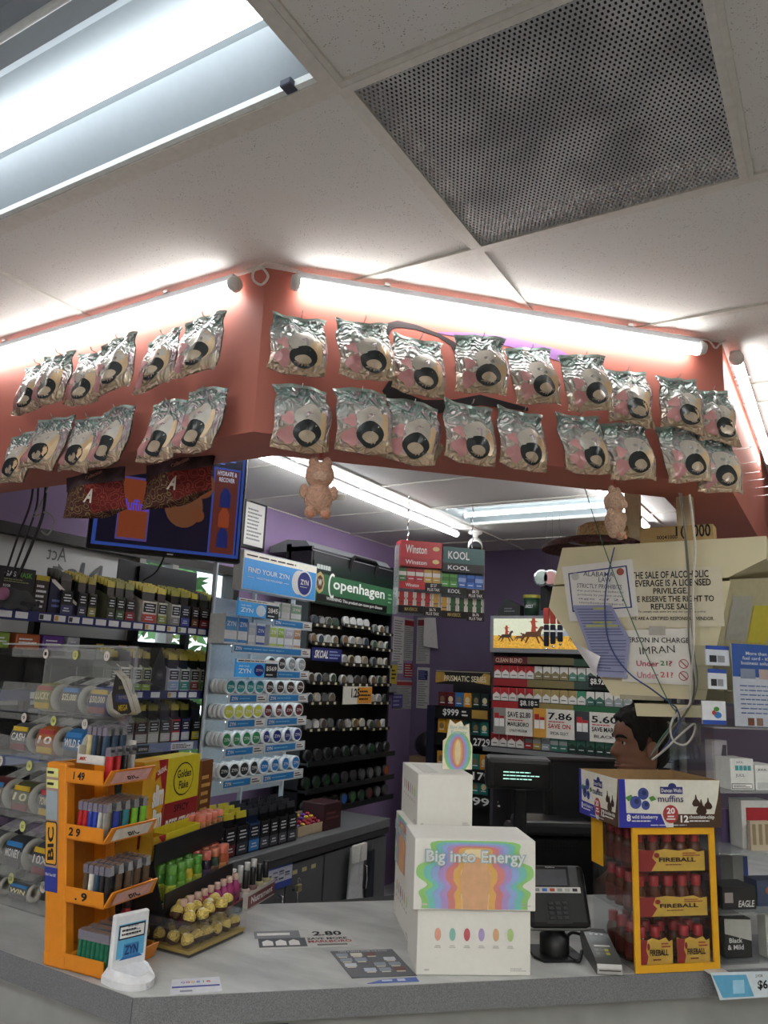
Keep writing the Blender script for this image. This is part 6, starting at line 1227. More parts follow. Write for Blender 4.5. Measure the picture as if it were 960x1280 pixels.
# carton of lighters on the top tray
t = fthing(FI_, 'lighter_carton', 'white carton holding lighters on top of the orange rack', 'carton', -.165, .02, .426); MB().box(0, .085, 0, .1, 0, .003).box(0, .085, 0, .003, 0, .02).box(0, .085, .097, .1, 0, .05).box(.082, .085, 0, .1, 0, .02).box(0, .003, 0, .1, 0, .04).build('tray', C('#d9d6cf', .6), t); txt(t, 'MK', C('#b3322e', .5), .02, .011, .022, .009, -.001, .02, 0, .3)
for i in range(4):
    for j in range(3): lighter(FI_, -.165 + .018 + .0155 * i, .04 + .027 * j, .4295, ['#c9b98a', '#34495e', '#26262a', '#34495e'][i], f'{["gold", "slate blue", "black", "slate blue"][i]} lighter in the white carton on the orange rack', 'lighters in the white carton', turn=90)
for i, hx in enumerate(('#b3272b', '#b3272b', '#26262a', '#a9a9a6')): lighter(FI_, -.068, .022 + .024 * i, TZ[0][0] + .0035, hx, f'{CN[hx]} lighter on the top tray in front of the carton', 'loose lighters on the top tray', turn=0)
# ------------------------------------------------------------------ tiered snack rack
o_ = Z0(303, 1137); FT_ = Fr(o_, 104); L_ = .345
d2, h2 = slv(FT_, 290, 1078); d1, h1 = slv(FT_, 278, 1026); h0 = FT_.px(303, 1122)[1]
sr = fthing(FT_, 'snack_rack', 'black stepped rack of snacks and small bottles on the counter', 'rack')
MB().box(-L_, 0, .0, d1 + .13, .0, .012).build('base', C('#1a1a1c', .5), sr)
MB().box(-L_, 0, -.003, 0, 0, h0).build('base_lip', C('#232326', .4), sr); quad(sr, 'red_edge', C('#8a2a3a', .4), -L_, 0, h0 - .004, h0, -.0036)
for d, h, dd in ((d2, h2, .13), (d1, h1, .125)):
    MB().box(-L_, -.0, d, d + dd, h - .045, h - .041).box(-L_, 0, d - .004, d, h - .05, h).build('step', C('#17171a', .45), sr)
for s in (-L_, -.004): MB().prismx([(.0, 0), (d1 + .13, 0), (d1 + .13, h1 - .04), (d1, h1 - .04), (d2, h2 - .045)], s, s + .004).build('side_panel', C('#1f1f22', .5), sr)
btl = {}
def bottle(kind, hx, cap, label_hx):
    k = (kind, hx, cap, label_hx)
    if k not in btl:
        r = {'shot': .0135, 'pink': .016, 'jar': .0125, 'cap': .016, 'mini': .0165}[kind]
        pr = {'shot': [(0, 0), (r, 0), (r, .05), (r * .8, .06), (r * .62, .064), (0, .064)], 'pink': [(0, 0), (r, 0), (r, .045), (r * .85, .055), (r * .5, .066), (r * .5, .07), (0, .07)], 'jar': [(0, 0), (r, 0), (r, .048), (0, .048)], 'cap': [(0, 0), (r, 0), (r, .05), (r * .8, .055), (0, .055)], 'mini': [(0, 0), (r * .95, 0), (r, .004), (r, .05), (r * .7, .062), (r * .5, .066), (0, .066)]}[kind]
        cz_ = pr[-1][1]; cr_ = {'shot': r * .85, 'pink': r * .55, 'jar': r * 1.02, 'cap': r * .62, 'mini': r * .72}[kind]; ch_ = {'shot': .016, 'pink': .012, 'jar': .01, 'cap': .05, 'mini': .02}[kind]
        m = MB(); m.sm = True; m.lathe(pr, 14); b = m.mesh('glass' if kind in ('mini',) else 'container', C(hx, .25)); m = MB(); m.sm = True; m.lathe([(cr_, cz_ - .002), (cr_, cz_ + ch_), (cr_ * .9, cz_ + ch_ + .001), (0, cz_ + ch_ + .001)], 14); c = m.mesh('cap', C(cap, .35)); m = MB(); m.sm = True; m.lathe([(r * 1.015, .008), (r * 1.015, .042)], 14); l = m.mesh('label', C(label_hx, .4, noise=.5, scale=140))
        btl[k] = (b, c, l)
    return btl[k]
def put_bottle(fr, kind, x, y, z, hx, cap, lb, label, group, nm='bottle', cat='bottle', sc=1.0):
    t = fthing(fr, nm, label, cat, x, y, z, group)
    for n_, me in zip(('container', 'cap', 'label'), bottle(kind, hx, cap, lb)): ob(n_, me, t)
    t.scale = (sc,) * 3; return t
def bx_at(fr, d, z, p0, p1): return fr.px(p0, 1000, d)[0], fr.px(p1, 1000, d)[0]
# upper step: snack cartons
zS = h1 - .041
def carton(x0, x1, y, z, h, dep, hx, lab, nm='snack_carton'):
    t = fthing(FT_, nm, lab, 'box', x0, y, z); MB().box(0, x1 - x0, 0, dep, 0, h).build('carton', C(hx, .4), t); return t, x1 - x0
y_ = d1 + .05; xa, xb, xc = max(FT_.px(160, 1000, y_)[0], -L_), FT_.px(206, 1000, y_)[0], FT_.px(246, 1000, y_)[0]; hs_ = FT_.px(228, 946, y_)[1] - zS
t, w_ = carton(xa, xb - .002, y_, zS + .001, hs_, .06, '#d9a52c', 'yellow and red meat stick carton with slanted lettering on the top step')
poly(t, 'red_corner', C('#a3262a', .4), [(w_, hs_), (w_ * .6, hs_), (w_, hs_ * .45)], -.001); poly(t, 'red_base', C('#a3262a', .4), [(w_, 0), (w_ * .55, 0), (w_ * .95, hs_ * .5), (w_, hs_ * .5)], -.001); poly(t, 'dark_slash', C('#7a1f22', .4), [(0, hs_ * .1), (w_ * .3, hs_ * .1), (w_ * .5, hs_ * .3), (0, hs_ * .25)], -.001)
txt(t, 'slim', WHITE, w_ * .66, hs_ * .62, w_ * .5, hs_ * .24, -.0024, .05, -.12, .2); txt(t, 'Jim', WHITE, w_ * .68, hs_ * .34, w_ * .46, hs_ * .28, -.0024, .05, -.12, .2); poly(t, 'red_band', C('#b32a2c', .4), [(w_ * .5, hs_ * .78), (w_ * .98, hs_ * .9), (w_ * .98, hs_ * .99), (w_ * .5, hs_ * .87)], -.0016); txt(t, 'ORIGINAL', WHITE, w_ * .74, hs_ * .885, w_ * .4, hs_ * .06, -.0026, .02, -.24)
t, w_ = carton(xb, xc, y_, zS + .001, hs_ * 1.0, .06, '#d9c82c', 'yellow spicy beef sticks carton with red band on the top step'); quad(t, 'red_band', C('#8f2326', .4), 0, w_, hs_ * .08, hs_ * .5, -.001); poly(t, 'oval_outline', INK, ell(w_ * .5, hs_ * .74, w_ * .30, hs_ * .19, 20), -.001); poly(t, 'oval', C('#d9c82c', .4), ell(w_ * .5, hs_ * .74, w_ * .28, hs_ * .175, 20), -.0016); txt(t, 'Golden\nFlake', INK, w_ * .5, hs_ * .74, w_ * .42, hs_ * .22, -.0022, .02); txt(t, 'SPICY', INK, w_ * .5, hs_ * .42, w_ * .44, hs_ * .08, -.002, .01); txt(t, 'BEEF STICKS', WHITE, w_ * .5, hs_ * .24, w_ * .9, hs_ * .15, -.002, .03, 0, .15); quad(t, 'yellow_stripe', C('#d9c82c', .4), 0, w_, hs_ * .0, hs_ * .07, -.0012)
y2 = d1 + .008
for i, (a, b, hx) in enumerate(((165, 208, '#c9a02c'), (209, 250, '#d9c82c'))):
    xa, xb = max(FT_.px(a, 1030, y2)[0], -L_ + .004), FT_.px(b, 1030, y2)[0]; t = fthing(FT_, 'snack_tray', ['gold and red', 'bright yellow'][i] + ' open cardboard tray below the meat stick cartons', 'tray', xa, y2, zS + .001, 'open snack trays'); w_ = xb - xa
    hh = (h1 - zS) + .012; MB().box(0, w_, 0, .0015, 0, hh).box(0, w_, .035, .0365, 0, hh + .01).box(0, .0015, 0, .035, 0, hh).box(w_ - .0015, w_, 0, .035, 0, hh).box(0, w_, 0, .035, 0, .001).build('tray', C(hx, .5), t)
    if i == 0: poly(t, 'red_print', C('#a3262a', .4), [(w_ * .4, hh), (w_, hh), (w_, hh * .5)], -.001); lines(t, INK, w_ * .1, w_ * .8, hh * .45, hh * .7, 2, -.0012)
for i in range(8):
    x = FT_.px(252 + (i % 4) * 7, 1010, d1 + .02)[0] - (.01 if i > 3 else 0); put_bottle(FT_, 'jar', x, d1 + .02 + .028 * (i // 4), zS + .001, ['#c9714a', '#c9714a', '#b9623e', '#4a7a5a'][i % 4], '#d97a62', '#c98a5a', ['orange', 'orange', 'orange', 'green'][i % 4] + ' small jar on the top step beside the yellow carton', 'small jars on the top step', 'jar', 'jar', 1.15)
t, w_ = carton(FT_.px(252, 960, d1 + .09)[0], FT_.px(266, 960, d1 + .09)[0], d1 + .09, zS + .001, hs_ * .86, .03, '#7a4a22', 'brown and gold slim carton behind the orange jars'); lines(t, C('#d9b060', .5), w_ * .1, w_ * .9, hs_ * .2, hs_ * .7, 5, -.0012)
# middle step: energy shots
zM = h2 - .041
specM = [(174, '#b3402c', '#23264a', '#c9a53a', 'red with dark cap'), (187, '#c0402a', '#b3302a', '#c9a53a', 'red'), (199, '#c0402a', '#b3302a', '#c9a53a', 'red'), (215, '#4f8f34', '#5f9a3a', '#b9c24a', 'green'), (226, '#5f9f34', '#5f9a3a', '#7fb24a', 'green'), (235, '#b9a92c', '#5f9a3a', '#9fb24a', 'yellow green'), (246, '#5f9f34', '#4f8f34', '#b9c24a', 'green'), (257, '#2c2438', '#c96a5a', '#5a4a6a', 'dark purple'), (267, '#2f4a3a', '#c97a5a', '#7a5a4a', 'dark green'), (276, '#b9623e', '#d97a62', '#c98a5a', 'orange'), (286, '#b9623e', '#c96a52', '#a86a4a', 'orange')]
for i, (px_, hx, cap_, lb, cn) in enumerate(specM):
    x = FT_.px(px_, 1080, d2 + .02)[0]; x = min(x, -.015)
    if x < -L_ + .015: continue
    for j in range(3): put_bottle(FT_, 'shot', x, d2 + .02 + .032 * j, zM + .001, hx, cap_, lb, f'{cn} energy shot bottle, {ORD[i]} from the left on the middle step' + ('' if j == 0 else ', behind'), 'energy shots on the middle step', sc=1.12)
# bottom: pink bottles, dark bottles behind
for i in range(9):
    for j in range(4):
        if -.02 - .034 * i < -L_ + .015: continue
        x = -.02 - .034 * i; put_bottle(FT_, 'pink', x, .02 if j == 0 else .052 + .022 * (j - 1), .013, '#a83a72' if j < 2 else '#6a2a4a', '#c9a89a' if j == 0 else '#2a2024', '#7a2a52', ('pink small bottle in the front row of the bottom step' if j == 0 else 'pink small bottle in the second row of the bottom step' if j == 1 else 'dark pink bottle at the back of the bottom step'), 'pink bottles on the bottom step', sc=1.0 if j == 0 else .62)
# printed carton with black capped bottles at the right end
FV = Fr(Z0(303, 1139), 104); x1 = FV.px(338, 1126)[0]
t = fthing(FV, 'bottle_carton', 'printed open carton holding black capped bottles', 'carton', .006, -.012, .0005); w_ = x1 - .01; hc = FV.px(303, 1118)[1]
MB().box(0, w_, 0, .0015, 0, hc).box(0, .0015, 0, .09, 0, hc).box(w_ - .0015, w_, 0, .09, 0, hc).box(0, w_, .0885, .09, 0, hc).box(0, w_, 0, .09, 0, .001).build('carton', C('#c9c4bc', .5), t); quad(t, 'picture_band', C('#7a4a4a', .5, noise=.4, scale=40), 0, w_, hc * .1, hc * .8); txt(t, 'Nutrament', WHITE, w_ / 2, hc * .5, w_ * .8, hc * .4, -.0014, .03)
for i in range(4):
    for j in range(2): put_bottle(FV, 'cap', .006 + w_ * (i + .5) / 4, -.012 + .022 + .04 * j, .002, ['#b9a8a0', '#8a6a6a', '#c9c29a', '#b9b58a'][i], '#131315' if j == 0 else '#cfcfca', '#d6cfc0', f'bottle with {"black" if j == 0 else "white"} tall cap in the printed carton, {ORD[i]} from the left', 'capped bottles in the carton', sc=.9)
# ------------------------------------------------------------------ chocolate tray
FH = Fr(Z0(236, 1199), 4); ch = fthing(FH, 'chocolate_box', 'clear plastic two-layer box of gold wrapped chocolates', 'box', 0, 0, .0008); TW, TD = .175, .215
m = MB()
for q in (((-TW, 0), (0, 0)), ((0, 0), (0, TD)), ((0, TD), (-TW, TD)), ((-TW, TD), (-TW, 0))):
    (a, b), (c, d) = q; m.add([(a, b, 0), (c, d, 0), (c * 1.03, d * 1.02, .052), (a * 1.03, b * 1.02, .052)], [(0, 1, 2, 3)])
m.box(-TW, 0, 0, TD, 0, .001).build('clear_base', BLISTER, ch)
MB().box(-TW + .002, -.002, .002, TD - .002, .006, .013).build('gold_card', C('#b9a04a', .4, .3), ch); MB().box(-TW + .004, -.004, .004, TD - .004, .0005, .006).build('dark_card', C('#2a241c', .5), ch); MB().box(-TW * 1.03, .004, -.002, TD * 1.02, .052, .055).build('lid_sheet', BLISTER, ch)
for i in range(4): MB().prismx([(TD * .05 + .05 * i, .055), (TD * .05 + .05 * i + .003, .055), (TD * .05 + .05 * i + .003, .068), (TD * .05 + .05 * i, .066)], -TW, 0).build('rib', BLISTER, ch)
def gold():
    m = bpy.data.materials.new('gold_foil'); m.use_nodes = True; nt = m.node_tree; b = nt.nodes['Principled BSDF']; b.inputs['Base Color'].default_value = lin('#e6cd72'); b.inputs['Metallic'].default_value = .45; b.inputs['Roughness'].default_value = .35
    vo = nt.nodes.new('ShaderNodeTexVoronoi'); vo.inputs['Scale'].default_value = 260; tc = nt.nodes.new('ShaderNodeTexCoord'); nt.links.new(tc.outputs['Object'], vo.inputs[0]); bp = nt.nodes.new('ShaderNodeBump'); bp.inputs['Strength'].default_value = .9; bp.inputs['Distance'].default_value = .004; nt.links.new(vo.outputs['Distance'], bp.inputs['Height']); nt.links.new(bp.outputs[0], b.inputs['Normal']); return m
GOLD = gold(); gm_ = MB(); gm_.sm = True; gm_.sphere((0, 0, 0), .0155, 16, 10); gme = gm_.mesh('foil', GOLD); sm_ = MB(); sm_.sm = True; sm_.lathe([(.0001, .0158), (.004, .0153), (.0062, .0146)], 12); sme = sm_.mesh('oval_sticker', C('#e3dcc0', .4))
cup = MB(); cup.sm = True; cup.lathe([(.009, -.0155), (.0145, -.0155 + .004), (.0165, -.005)], 14); cme = cup.mesh('paper_cup', C('#4a3320', .6))
def choc(x, y, z, lab, grp, rr):
    t = thing('chocolate', lab, 'chocolate', FH.w(x, y, z), rr.uniform(0, 360), grp); f_ = ob('foil', gme, t); ob('oval_sticker', sme, t); ob('paper_cup', cme, t); t.rotation_euler.x = rr.uniform(-.6, .6)
rr = random.Random(2)
for i in range(4):
    for j in range(6): choc(-TW + .024 + .042 * i, .02 + .035 * j, .0306, 'gold wrapped chocolate inside the clear box', 'chocolates in the lower layer', rr)
for i in range(3):
    for j in range(5): choc(-TW + .05 + .04 * i + (.01 if j % 2 else 0), .045 + .036 * j, .0735 + .004 * math.sin(i * 2 + j), 'gold wrapped chocolate on top of the clear box', 'chocolates on the top layer', rr)
# red mini bottle and purple tray beside it
FP_ = Fr(Z0(196, 1172), 100)
t = fthing(FP_, 'purple_tray', 'purple cardboard tray behind the chocolate box', 'tray', -.1, .01, .0006); MB().box(0, .2, 0, .002, 0, .05).box(0, .2, .07, .072, 0, .06).box(0, .2, 0, .07, 0, .001).box(0, .002, 0, .07, 0, .055).box(.198, .2, 0, .07, 0, .055).build('tray', C('#3a2a72', .5), t); quad(t, 'red_print', C('#7a2230', .5), 0, .09, .004, .035)
for i in range(4): put_bottle(FP_, 'pink', -.07 + .04 * i, .045, .002, '#a82c30', '#2a1a1c', '#c9b9a0', f'red mini bottle in the purple tray, {ORD[i]} from the left', 'red mini bottles in purple tray', sc=1.15)
# ------------------------------------------------------------------ white sign holder, stickers, mats
a = onZ(139, 1211, CT + .03); FS_ = Fr((a.x, a.y, CT), 78); L = .078
sg = fthing(FS_, 'sign_holder', 'white plastic counter sign with blue advert and rounded base', 'sign'); 
m = MB(); n = 12; arc = [(L * .5 + L * .62 * math.cos(math.pi + math.pi * i / n), -.085 * math.sin(math.pi * i / n)) for i in range(n + 1)]; arc = [(L * .5 - L * .62 * math.cos(math.pi * i / n), -.075 * math.sin(math.pi * i / n)) for i in range(n + 1)]
poly0 = arc + [(L * 1.12, .02), (-.12 * L, .02)]; inner = [((x - L * .5) * .8 + L * .5, y * .75) for x, y in poly0]; N_ = len(poly0)
m.add([(x, y, .0005) for x, y in poly0] + [(x, y, .014) for x, y in poly0] + [(x, y, .030 if y > -.03 else .022) for x, y in inner], [(i, (i + 1) % N_, (i + 1) % N_ + N_, i + N_) for i in range(N_)] + [(i + N_, (i + 1) % N_ + N_, (i + 1) % N_ + 2 * N_, i + 2 * N_) for i in range(N_)] + [list(range(2 * N_, 3 * N_))]); m.build('base', C('#e4e6e8', .3), sg)
hp_ = FS_.px(160, 1142)[1]; pn = MB().rbox(-.002, L + .002, .0, .014, .02, hp_, .003).build('panel', C('#e4e6e8', .3), sg); quad(pn, 'advert', C('#5fb0d8', .4), L * .1, L * .92, .045, hp_ - .02, -.001); quad(pn, 'warning_frame', INK, L * .12, L * .9, hp_ - .05, hp_ - .022, -.0016); quad(pn, 'warning_field', WHITE, L * .15, L * .87, hp_ - .047, hp_ - .025, -.0022); lines(pn, INK, L * .2, L * .82, hp_ - .044, hp_ - .028, 2, -.0028)
quad(pn, 'blue_block', C('#3a86c0', .4), L * .3, L * .76, hp_ - .085, hp_ - .06, -.0016); txt(pn, 'ZYN', C('#1f2f6a', .4), L * .53, hp_ - .072, L * .4, .018, -.0024, .03); poly(pn, 'dark_wedge', C('#2f6fb0', .4), [(L * .35, .05), (L * .75, .05), (L * .9, hp_ - .09), (L * .2, hp_ - .09)], -.0014); lines(pn, C('#1f3f7a', .5), L * .3, L * .76, .085, .11, 3, -.0022, .4, True)
bt = quad(sg, 'base_label', C('#4fa3d6', .4), L * .18, L * .85, .0, .001, -.2); bpy.data.objects.remove(bt)
m = MB(); m.add([(L * .55, -.0745, .004), (L * .98, -.045, .004), (L * .93, -.038, .017), (L * .56, -.062, .017)], [(0, 1, 2, 3)]); m.build('base_label', C('#4fa3d6', .4), sg).location = (.001, -.002, 0)
def flatsheet(name, lab, cat, P, hx, t=.0012, mat=None):
    W = [Z0(*q) for q in P]; c = sum(W, Vector()) / len(W); d = W[1] - W[0]; rz = math.degrees(math.atan2(d.y, d.x)); th_ = thing(name, lab, cat, (c.x, c.y, CT + .0003), rz); R_ = Matrix.Rotation(-math.radians(rz), 3, 'Z')
    L = [R_ @ (w - c) for w in W]; m = MB(); m.prismz([(v.x, v.y) for v in L], 0, t); m.build('sheet', mat or C(hx, .4), th_)
    xs = [v.x for v in L]; ys = [v.y for v in L]; return th_, min(xs), max(xs), min(ys), max(ys), t
def fq(par, name, mat, x0, x1, y0, y1, z): return MB().box(x0, x1, y0, y1, z, z + .0003).build(name, mat, par)
t, x0, x1, y0, y1, h_ = flatsheet('counter_sticker', 'small white sticker with coloured lettering at the counter edge', 'sticker', [(212, 1244), (278, 1240), (274, 1222), (215, 1226)], '#d9dbe2', .002)
for i, (c_, hx) in enumerate(zip('Google', ('#3f66b8', '#c0392b', '#d6a02a', '#3f66b8', '#3a9a50', '#c0392b'))): txt(t, c_, C(hx, .4), x0 + (x1 - x0) * (.25 + .1 * i), y0 + (y1 - y0) * .7, .0085 if c_ != 'l' else .002, .011, h_ + .0004, .02, 0, flat=True)
fq(t, 'blue_wave', C('#2f3f9c', .4), x0 + .004, x1 - .004, y0 + (y1 - y0) * .36, y0 + (y1 - y0) * .46, h_); fq(t, 'text_block', C('#8a8ca0', .5), x0 + .02, x0 + .045, y0 + .006, y0 + .014, h_)
t, x0, x1, y0, y1, h_ = flatsheet('counter_mat', 'cigarette advert mat reading 2.80 on the counter', 'mat', [(321, 1187), (448, 1183), (432, 1162), (317, 1166)], '#c9c9c4')
w_, d_ = x1 - x0, y1 - y0; fq(t, 'picture_field', C('#3c3e44', .4), x0 + .008, x0 + w_ * .5, y0 + d_ * .06, y0 + d_ * .55, h_); fq(t, 'grey_field', C('#7a7c80', .4), x0, x0 + w_ * .46, y0 + d_ * .55, y1 - .002, h_); fq(t, 'white_bar', WHITE, x0 + w_ * .03, x0 + w_ * .36, y0 + d_ * .72, y0 + d_ * .86, h_ + .0004)
for q in range(3): m = MB(); xx = x0 + w_ * (.12 + .13 * q); m.prismz([(xx - .013, y0 + d_ * .14), (xx + .013, y0 + d_ * .14), (xx + .013, y0 + d_ * .36), (xx, y0 + d_ * .46), (xx - .013, y0 + d_ * .36)], h_ + .0004, h_ + .0007); m.build('pack_picture', WHITE, t)
txt(t, '2.80', INK, x0 + w_ * .74, y0 + d_ * .76, w_ * .3, d_ * .26, h_ + .0006, .03, flat=True); txt(t, 'SAVE MORE', INK, x0 + w_ * .72, y0 + d_ * .46, w_ * .4, d_ * .12, h_ + .0006, .02, flat=True); txt(t, 'MARLBORO', C('#a8262a', .5), x0 + w_ * .74, y0 + d_ * .30, w_ * .44, d_ * .14, h_ + .0006, .03, flat=True); fq(t, 'barcode', C('#6a6a60', .5), x0 + w_ * .6, x0 + w_ * .9, y0 + d_ * .08, y0 + d_ * .16, h_)
t, x0, x1, y0, y1, h_ = flatsheet('picture_mat', 'dark grey photo mat with small vehicle pictures on the counter', 'mat', [(440, 1223), (521, 1220), (490, 1187), (413, 1190)], '#55575c')
w_, d_ = x1 - x0, y1 - y0; lines_ = txt(t, 'TAKE A BREAK FROM THE ROAD', C('#c9cbd0', .5), x0 + w_ * .45, y1 - d_ * .06, w_ * .7, d_ * .05, h_ + .0004, .01, flat=True)
rr = random.Random(8)
for r_ in range(4):
    for c_ in range(4):
        if (r_ + c_) % 7 == 3: continue
        xx = x0 + w_ * (.06 + .2 * c_ + .03 * r_); yy = y1 - d_ * (.24 + .19 * r_); fq(t, 'photo', C(rr.choice(['#c9ccd2', '#8a94a4', '#d9d4c4', '#6a3a34', '#b9c4d4']), .4), xx, xx + w_ * .16, yy, yy + d_ * .12, h_); fq(t, 'caption', C('#d9d2ba', .5), xx + w_ * .02, xx + w_ * .14, yy - d_ * .04, yy - d_ * .01, h_)
t, x0, x1, y0, y1, h_ = flatsheet('blue_sticker', 'torn blue strip sticker at the front counter edge', 'sticker', [(459, 1230), (524, 1227), (520, 1222), (478, 1225)], '#4a66b0', .0008); w_ = x1 - x0
fq(t, 'text_block', C('#c9d2e8', .5), x0 + w_ * .3, x0 + w_ * .5, (y0 + y1) / 2 - .004, (y0 + y1) / 2 + .004, h_); fq(t, 'text_block', C('#c9d2e8', .5), x0 + w_ * .6, x0 + w_ * .75, (y0 + y1) / 2 - .006, (y0 + y1) / 2 + .006, h_)
# ------------------------------------------------------------------ white toy cartons
FX = Fr(Z0(520, 1219), 36); BXW = FX.px(663, 1220)[0]; BXH = FX.px(592, 1138)[1]; BXD = .155
CARD = C('#e9e7df', .5, noise=.02)
RB = ['#9ad07f', '#7fc9c0', '#9ab4e0', '#b79ad0', '#d98a86', '#e6b56a', '#efdcae']
def cloud(cx, cz, sx, sz):
    base = [(-1, -.98), (-1.0, -.75), (-1.06, -.5), (-.9, -.3), (-1.1, -.05), (-1.08, .25), (-.86, .42), (-.84, .7), (-.72, .98), (.72, .98), (.84, .7), (.86, .42), (1.08, .25), (1.1, -.05), (.9, -.3), (1.06, -.5), (1.0, -.75), (1, -.98)]
    P = [Vector(b) for b in base]; Q = []
    for i in range(len(P) - 1):
        a, b, c, d = P[max(i - 1, 0)], P[i], P[i + 1], P[min(i + 2, len(P) - 1)]
        for s in range(4):
            t = s / 4; q = .5 * ((2 * b) + (c - a) * t + (2 * a - 5 * b + 4 * c - d) * t * t + (3 * b - a - 3 * c + d) * t ** 3); Q.append((cx + sx * q.x, cz + max(-sz, min(sz, sz * q.y))))
    Q.append((cx + sx * P[-1].x, cz + sz * P[-1].y)); return Q
def rainbow(par, w, h, x0=0, title=True):
    cx, cz = x0 + w / 2, h / 2
    for i, hx in enumerate(RB):
        k = 1 - i * .125; poly(par, 'rainbow_band', C(hx, .45, noise=.03), cloud(cx, cz - (h * .485) * (1 - (1 - .02 * i)), w * .435 * k, h * .485 * (1 - .02 * i)), -.0008 - .0004 * i, .0003)
    poly(par, 'peach_arch', C('#dfae86', .5), [(cx - w * .10, .02 * h), (cx + w * .10, .02 * h)] + ell(cx, h * .40, w * .125, h * .36, 18, -.5, math.pi + .5), -.004, .0003)
    if title:
        txt(par, 'Big into Energy', C('#a9bcbe', .4), cx, h * .74, w * .84, h * .25, -.0052, .05); txt(par, 'Big into Energy', C('#dfe6e4', .35), cx, h * .74, w * .815, h * .215, -.0058, .014)
def small_print(par, w, h): lines(par, C('#b9b7b0', .6), w * .82, w * .97, h * .06, h * .12, 2, -.001); poly(par, 'grey_mark', C('#c9c7c0', .6), ell(w * .09, h * .08, w * .025, h * .015, 10), -.001)
def ovals(par, w, h):
    for i, hx in enumerate(('#dfa48c', '#8fc4b8', '#c9636a', '#b7a4d4', '#e0b68a', '#b4d08a')):
        x = w * (.18 + .128 * i); poly(par, 'colour_dot', C(hx, .5), ell(x, h * .62, w * .028, h * .10, 16), -.0008); lines(par, C('#b5b3ac', .6), x - w * .03, x + w * .03, h * .41, h * .46, 2, -.001, .5, True)
def toybox(fr, x, y, z, w, d, h, lab, front, side, drz=0):
    t = fthing(fr, 'toy_carton', lab, 'box', x, y, z, 'white toy cartons', drz); MB().rbox(0, w, 0, d, 0, h, .0012).build('carton', CARD, t)
    for what, rot, ww in ((front, 0, w), (side, -90, d)):
        if not what: continue
        e = ob('front_print' if rot == 0 else 'side_print', MB().box(ww * .003, ww * .997, -.0004, 0, h * .01, h * .99).mesh('print_face', CARD), t)
        if rot: e.rotation_euler = (0, 0, math.radians(-90)); e.location = (0, ww, 0)
        if what == 'rainbow': rainbow(e, ww, h)
        if what == 'ovals': ovals(e, ww, h)
        small_print(e, ww, h)
    return t
toybox(FX, 0, 0, .0006, BXW, BXD, BXH, 'white toy carton with six coloured dots, bottom of the front stack', 'ovals', None)
toybox(FX, -.012, -.006, BXH + .0012, BXW + .022, BXD + .01, BXH * 1.12, 'white toy carton with rainbow cloud print, top of the front stack', 'rainbow', None)
# rear stack of three, turned with the short side to the front
pz = CT + 2 * BXH + .002; pB = onZ(521, 1035, pz); FY = Fr((pB.x, pB.y, CT), 38); wB = FY.px(590, 1035)[0]; hB = FY.px(556, 968)[1] - (pz - CT); LB = .26
toybox(FY, -.012, -.0, .0006, wB, LB, BXH, 'white toy carton at the bottom of the rear stack', None, 'ovals')
toybox(FY, -.014, -.0, BXH + .0012, wB + .004, LB, BXH, 'white toy carton with rainbow print on its side, middle of rear stack', None, 'rainbow')
tb = toybox(FY, 0, 0, 2 * BXH + .0018, wB, LB, hB, 'white toy carton with upright display card, top of the rear stack', 'blank', 'ovals')
zt2 = hB
poly(tb, 'lid_flap', C('#d9d7ce', .6), [(.02, hB), (.06, hB), (.06, hB + .0006), (.02, hB + .0006)], .03, LB - .06)
# display card standing in the lid
hc_ = FY.px(572, 899, .12)[1] - (pz - CT) - hB; xcA, xcB = FY.px(553, 960, .12)[0], FY.px(590, 960, .12)[0]; wc = xcB - xcA
m = MB(); m.prism([(xcA, hB), (xcB, hB), (xcB, hB + hc_ * .48), (xcB - wc * .08, hB + hc_ * .56), (xcB - wc * .12, hB + hc_ * .92), (xcA + wc * .72, hB + hc_ * .86), (xcA + wc * .6, hB + hc_ * .97), (xcA + wc * .4, hB + hc_ * .9), (xcA + wc * .22, hB + hc_), (xcA + wc * .12, hB + hc_ * .62), (xcA, hB + hc_ * .56)], .12, .123); dc = m.build('display_card', C('#efe9cf', .5), tb)
for i, hx in enumerate(RB): k = 1 - .13 * i; poly(dc, 'rainbow_band', C(hx, .45), ell(xcA + wc * .5, hB + hc_ * .34, wc * .46 * k, hc_ * .42 * (1 - .07 * i), 24), .1192 - .0004 * i, .0003)
txt(dc, 'Big into\nEnergy', C('#b9cfcf', .4), xcA + wc * .52, hB + hc_ * .78, wc * .6, hc_ * .2, .1155, .03)
# ------------------------------------------------------------------ inner desk, register, pole display
t = thing('inner_desk', 'dark low desk behind the checkout counter', 'desk', (0, 0, 0)); MB().prismz([(-1.35, 2.06), (-.72, 2.69), (-.72, 3.6), (-1.0, 3.6), (-1.75, 2.46)], .76, .79).build('top', C('#1c1d20', .5), t)
for q in ((-1.34, 2.10), (-.76, 2.74), (-.78, 3.5), (-1.68, 2.46)): MB().box(q[0] - .02, q[0] + .02, q[1] - .02, q[1] + .02, 0, .76).build('leg', C('#17181a', .5), t)
rv = ray(650, 966); dd = 2.5; pt = EYE + rv * (dd / math.hypot(rv.x, rv.y)); FPD = Fr((pt.x, pt.y, CT), 30)
pd = fthing(FPD, 'pole_display', 'black customer price display on a pole', 'display', 0, 0, .0006); a, b = FPD.px(607, 985)[0], FPD.px(688, 975)[0]; za, zb = FPD.px(650, 987)[1], FPD.px(650, 947)[1]
hd = MB().rbox(a, b, -.02, .05, 0, zb - za, .012, 2).build('head', C('#17181a', .45), pd); hd.location = (0, 0, za); hd.rotation_euler = (math.radians(6), 0, 0)
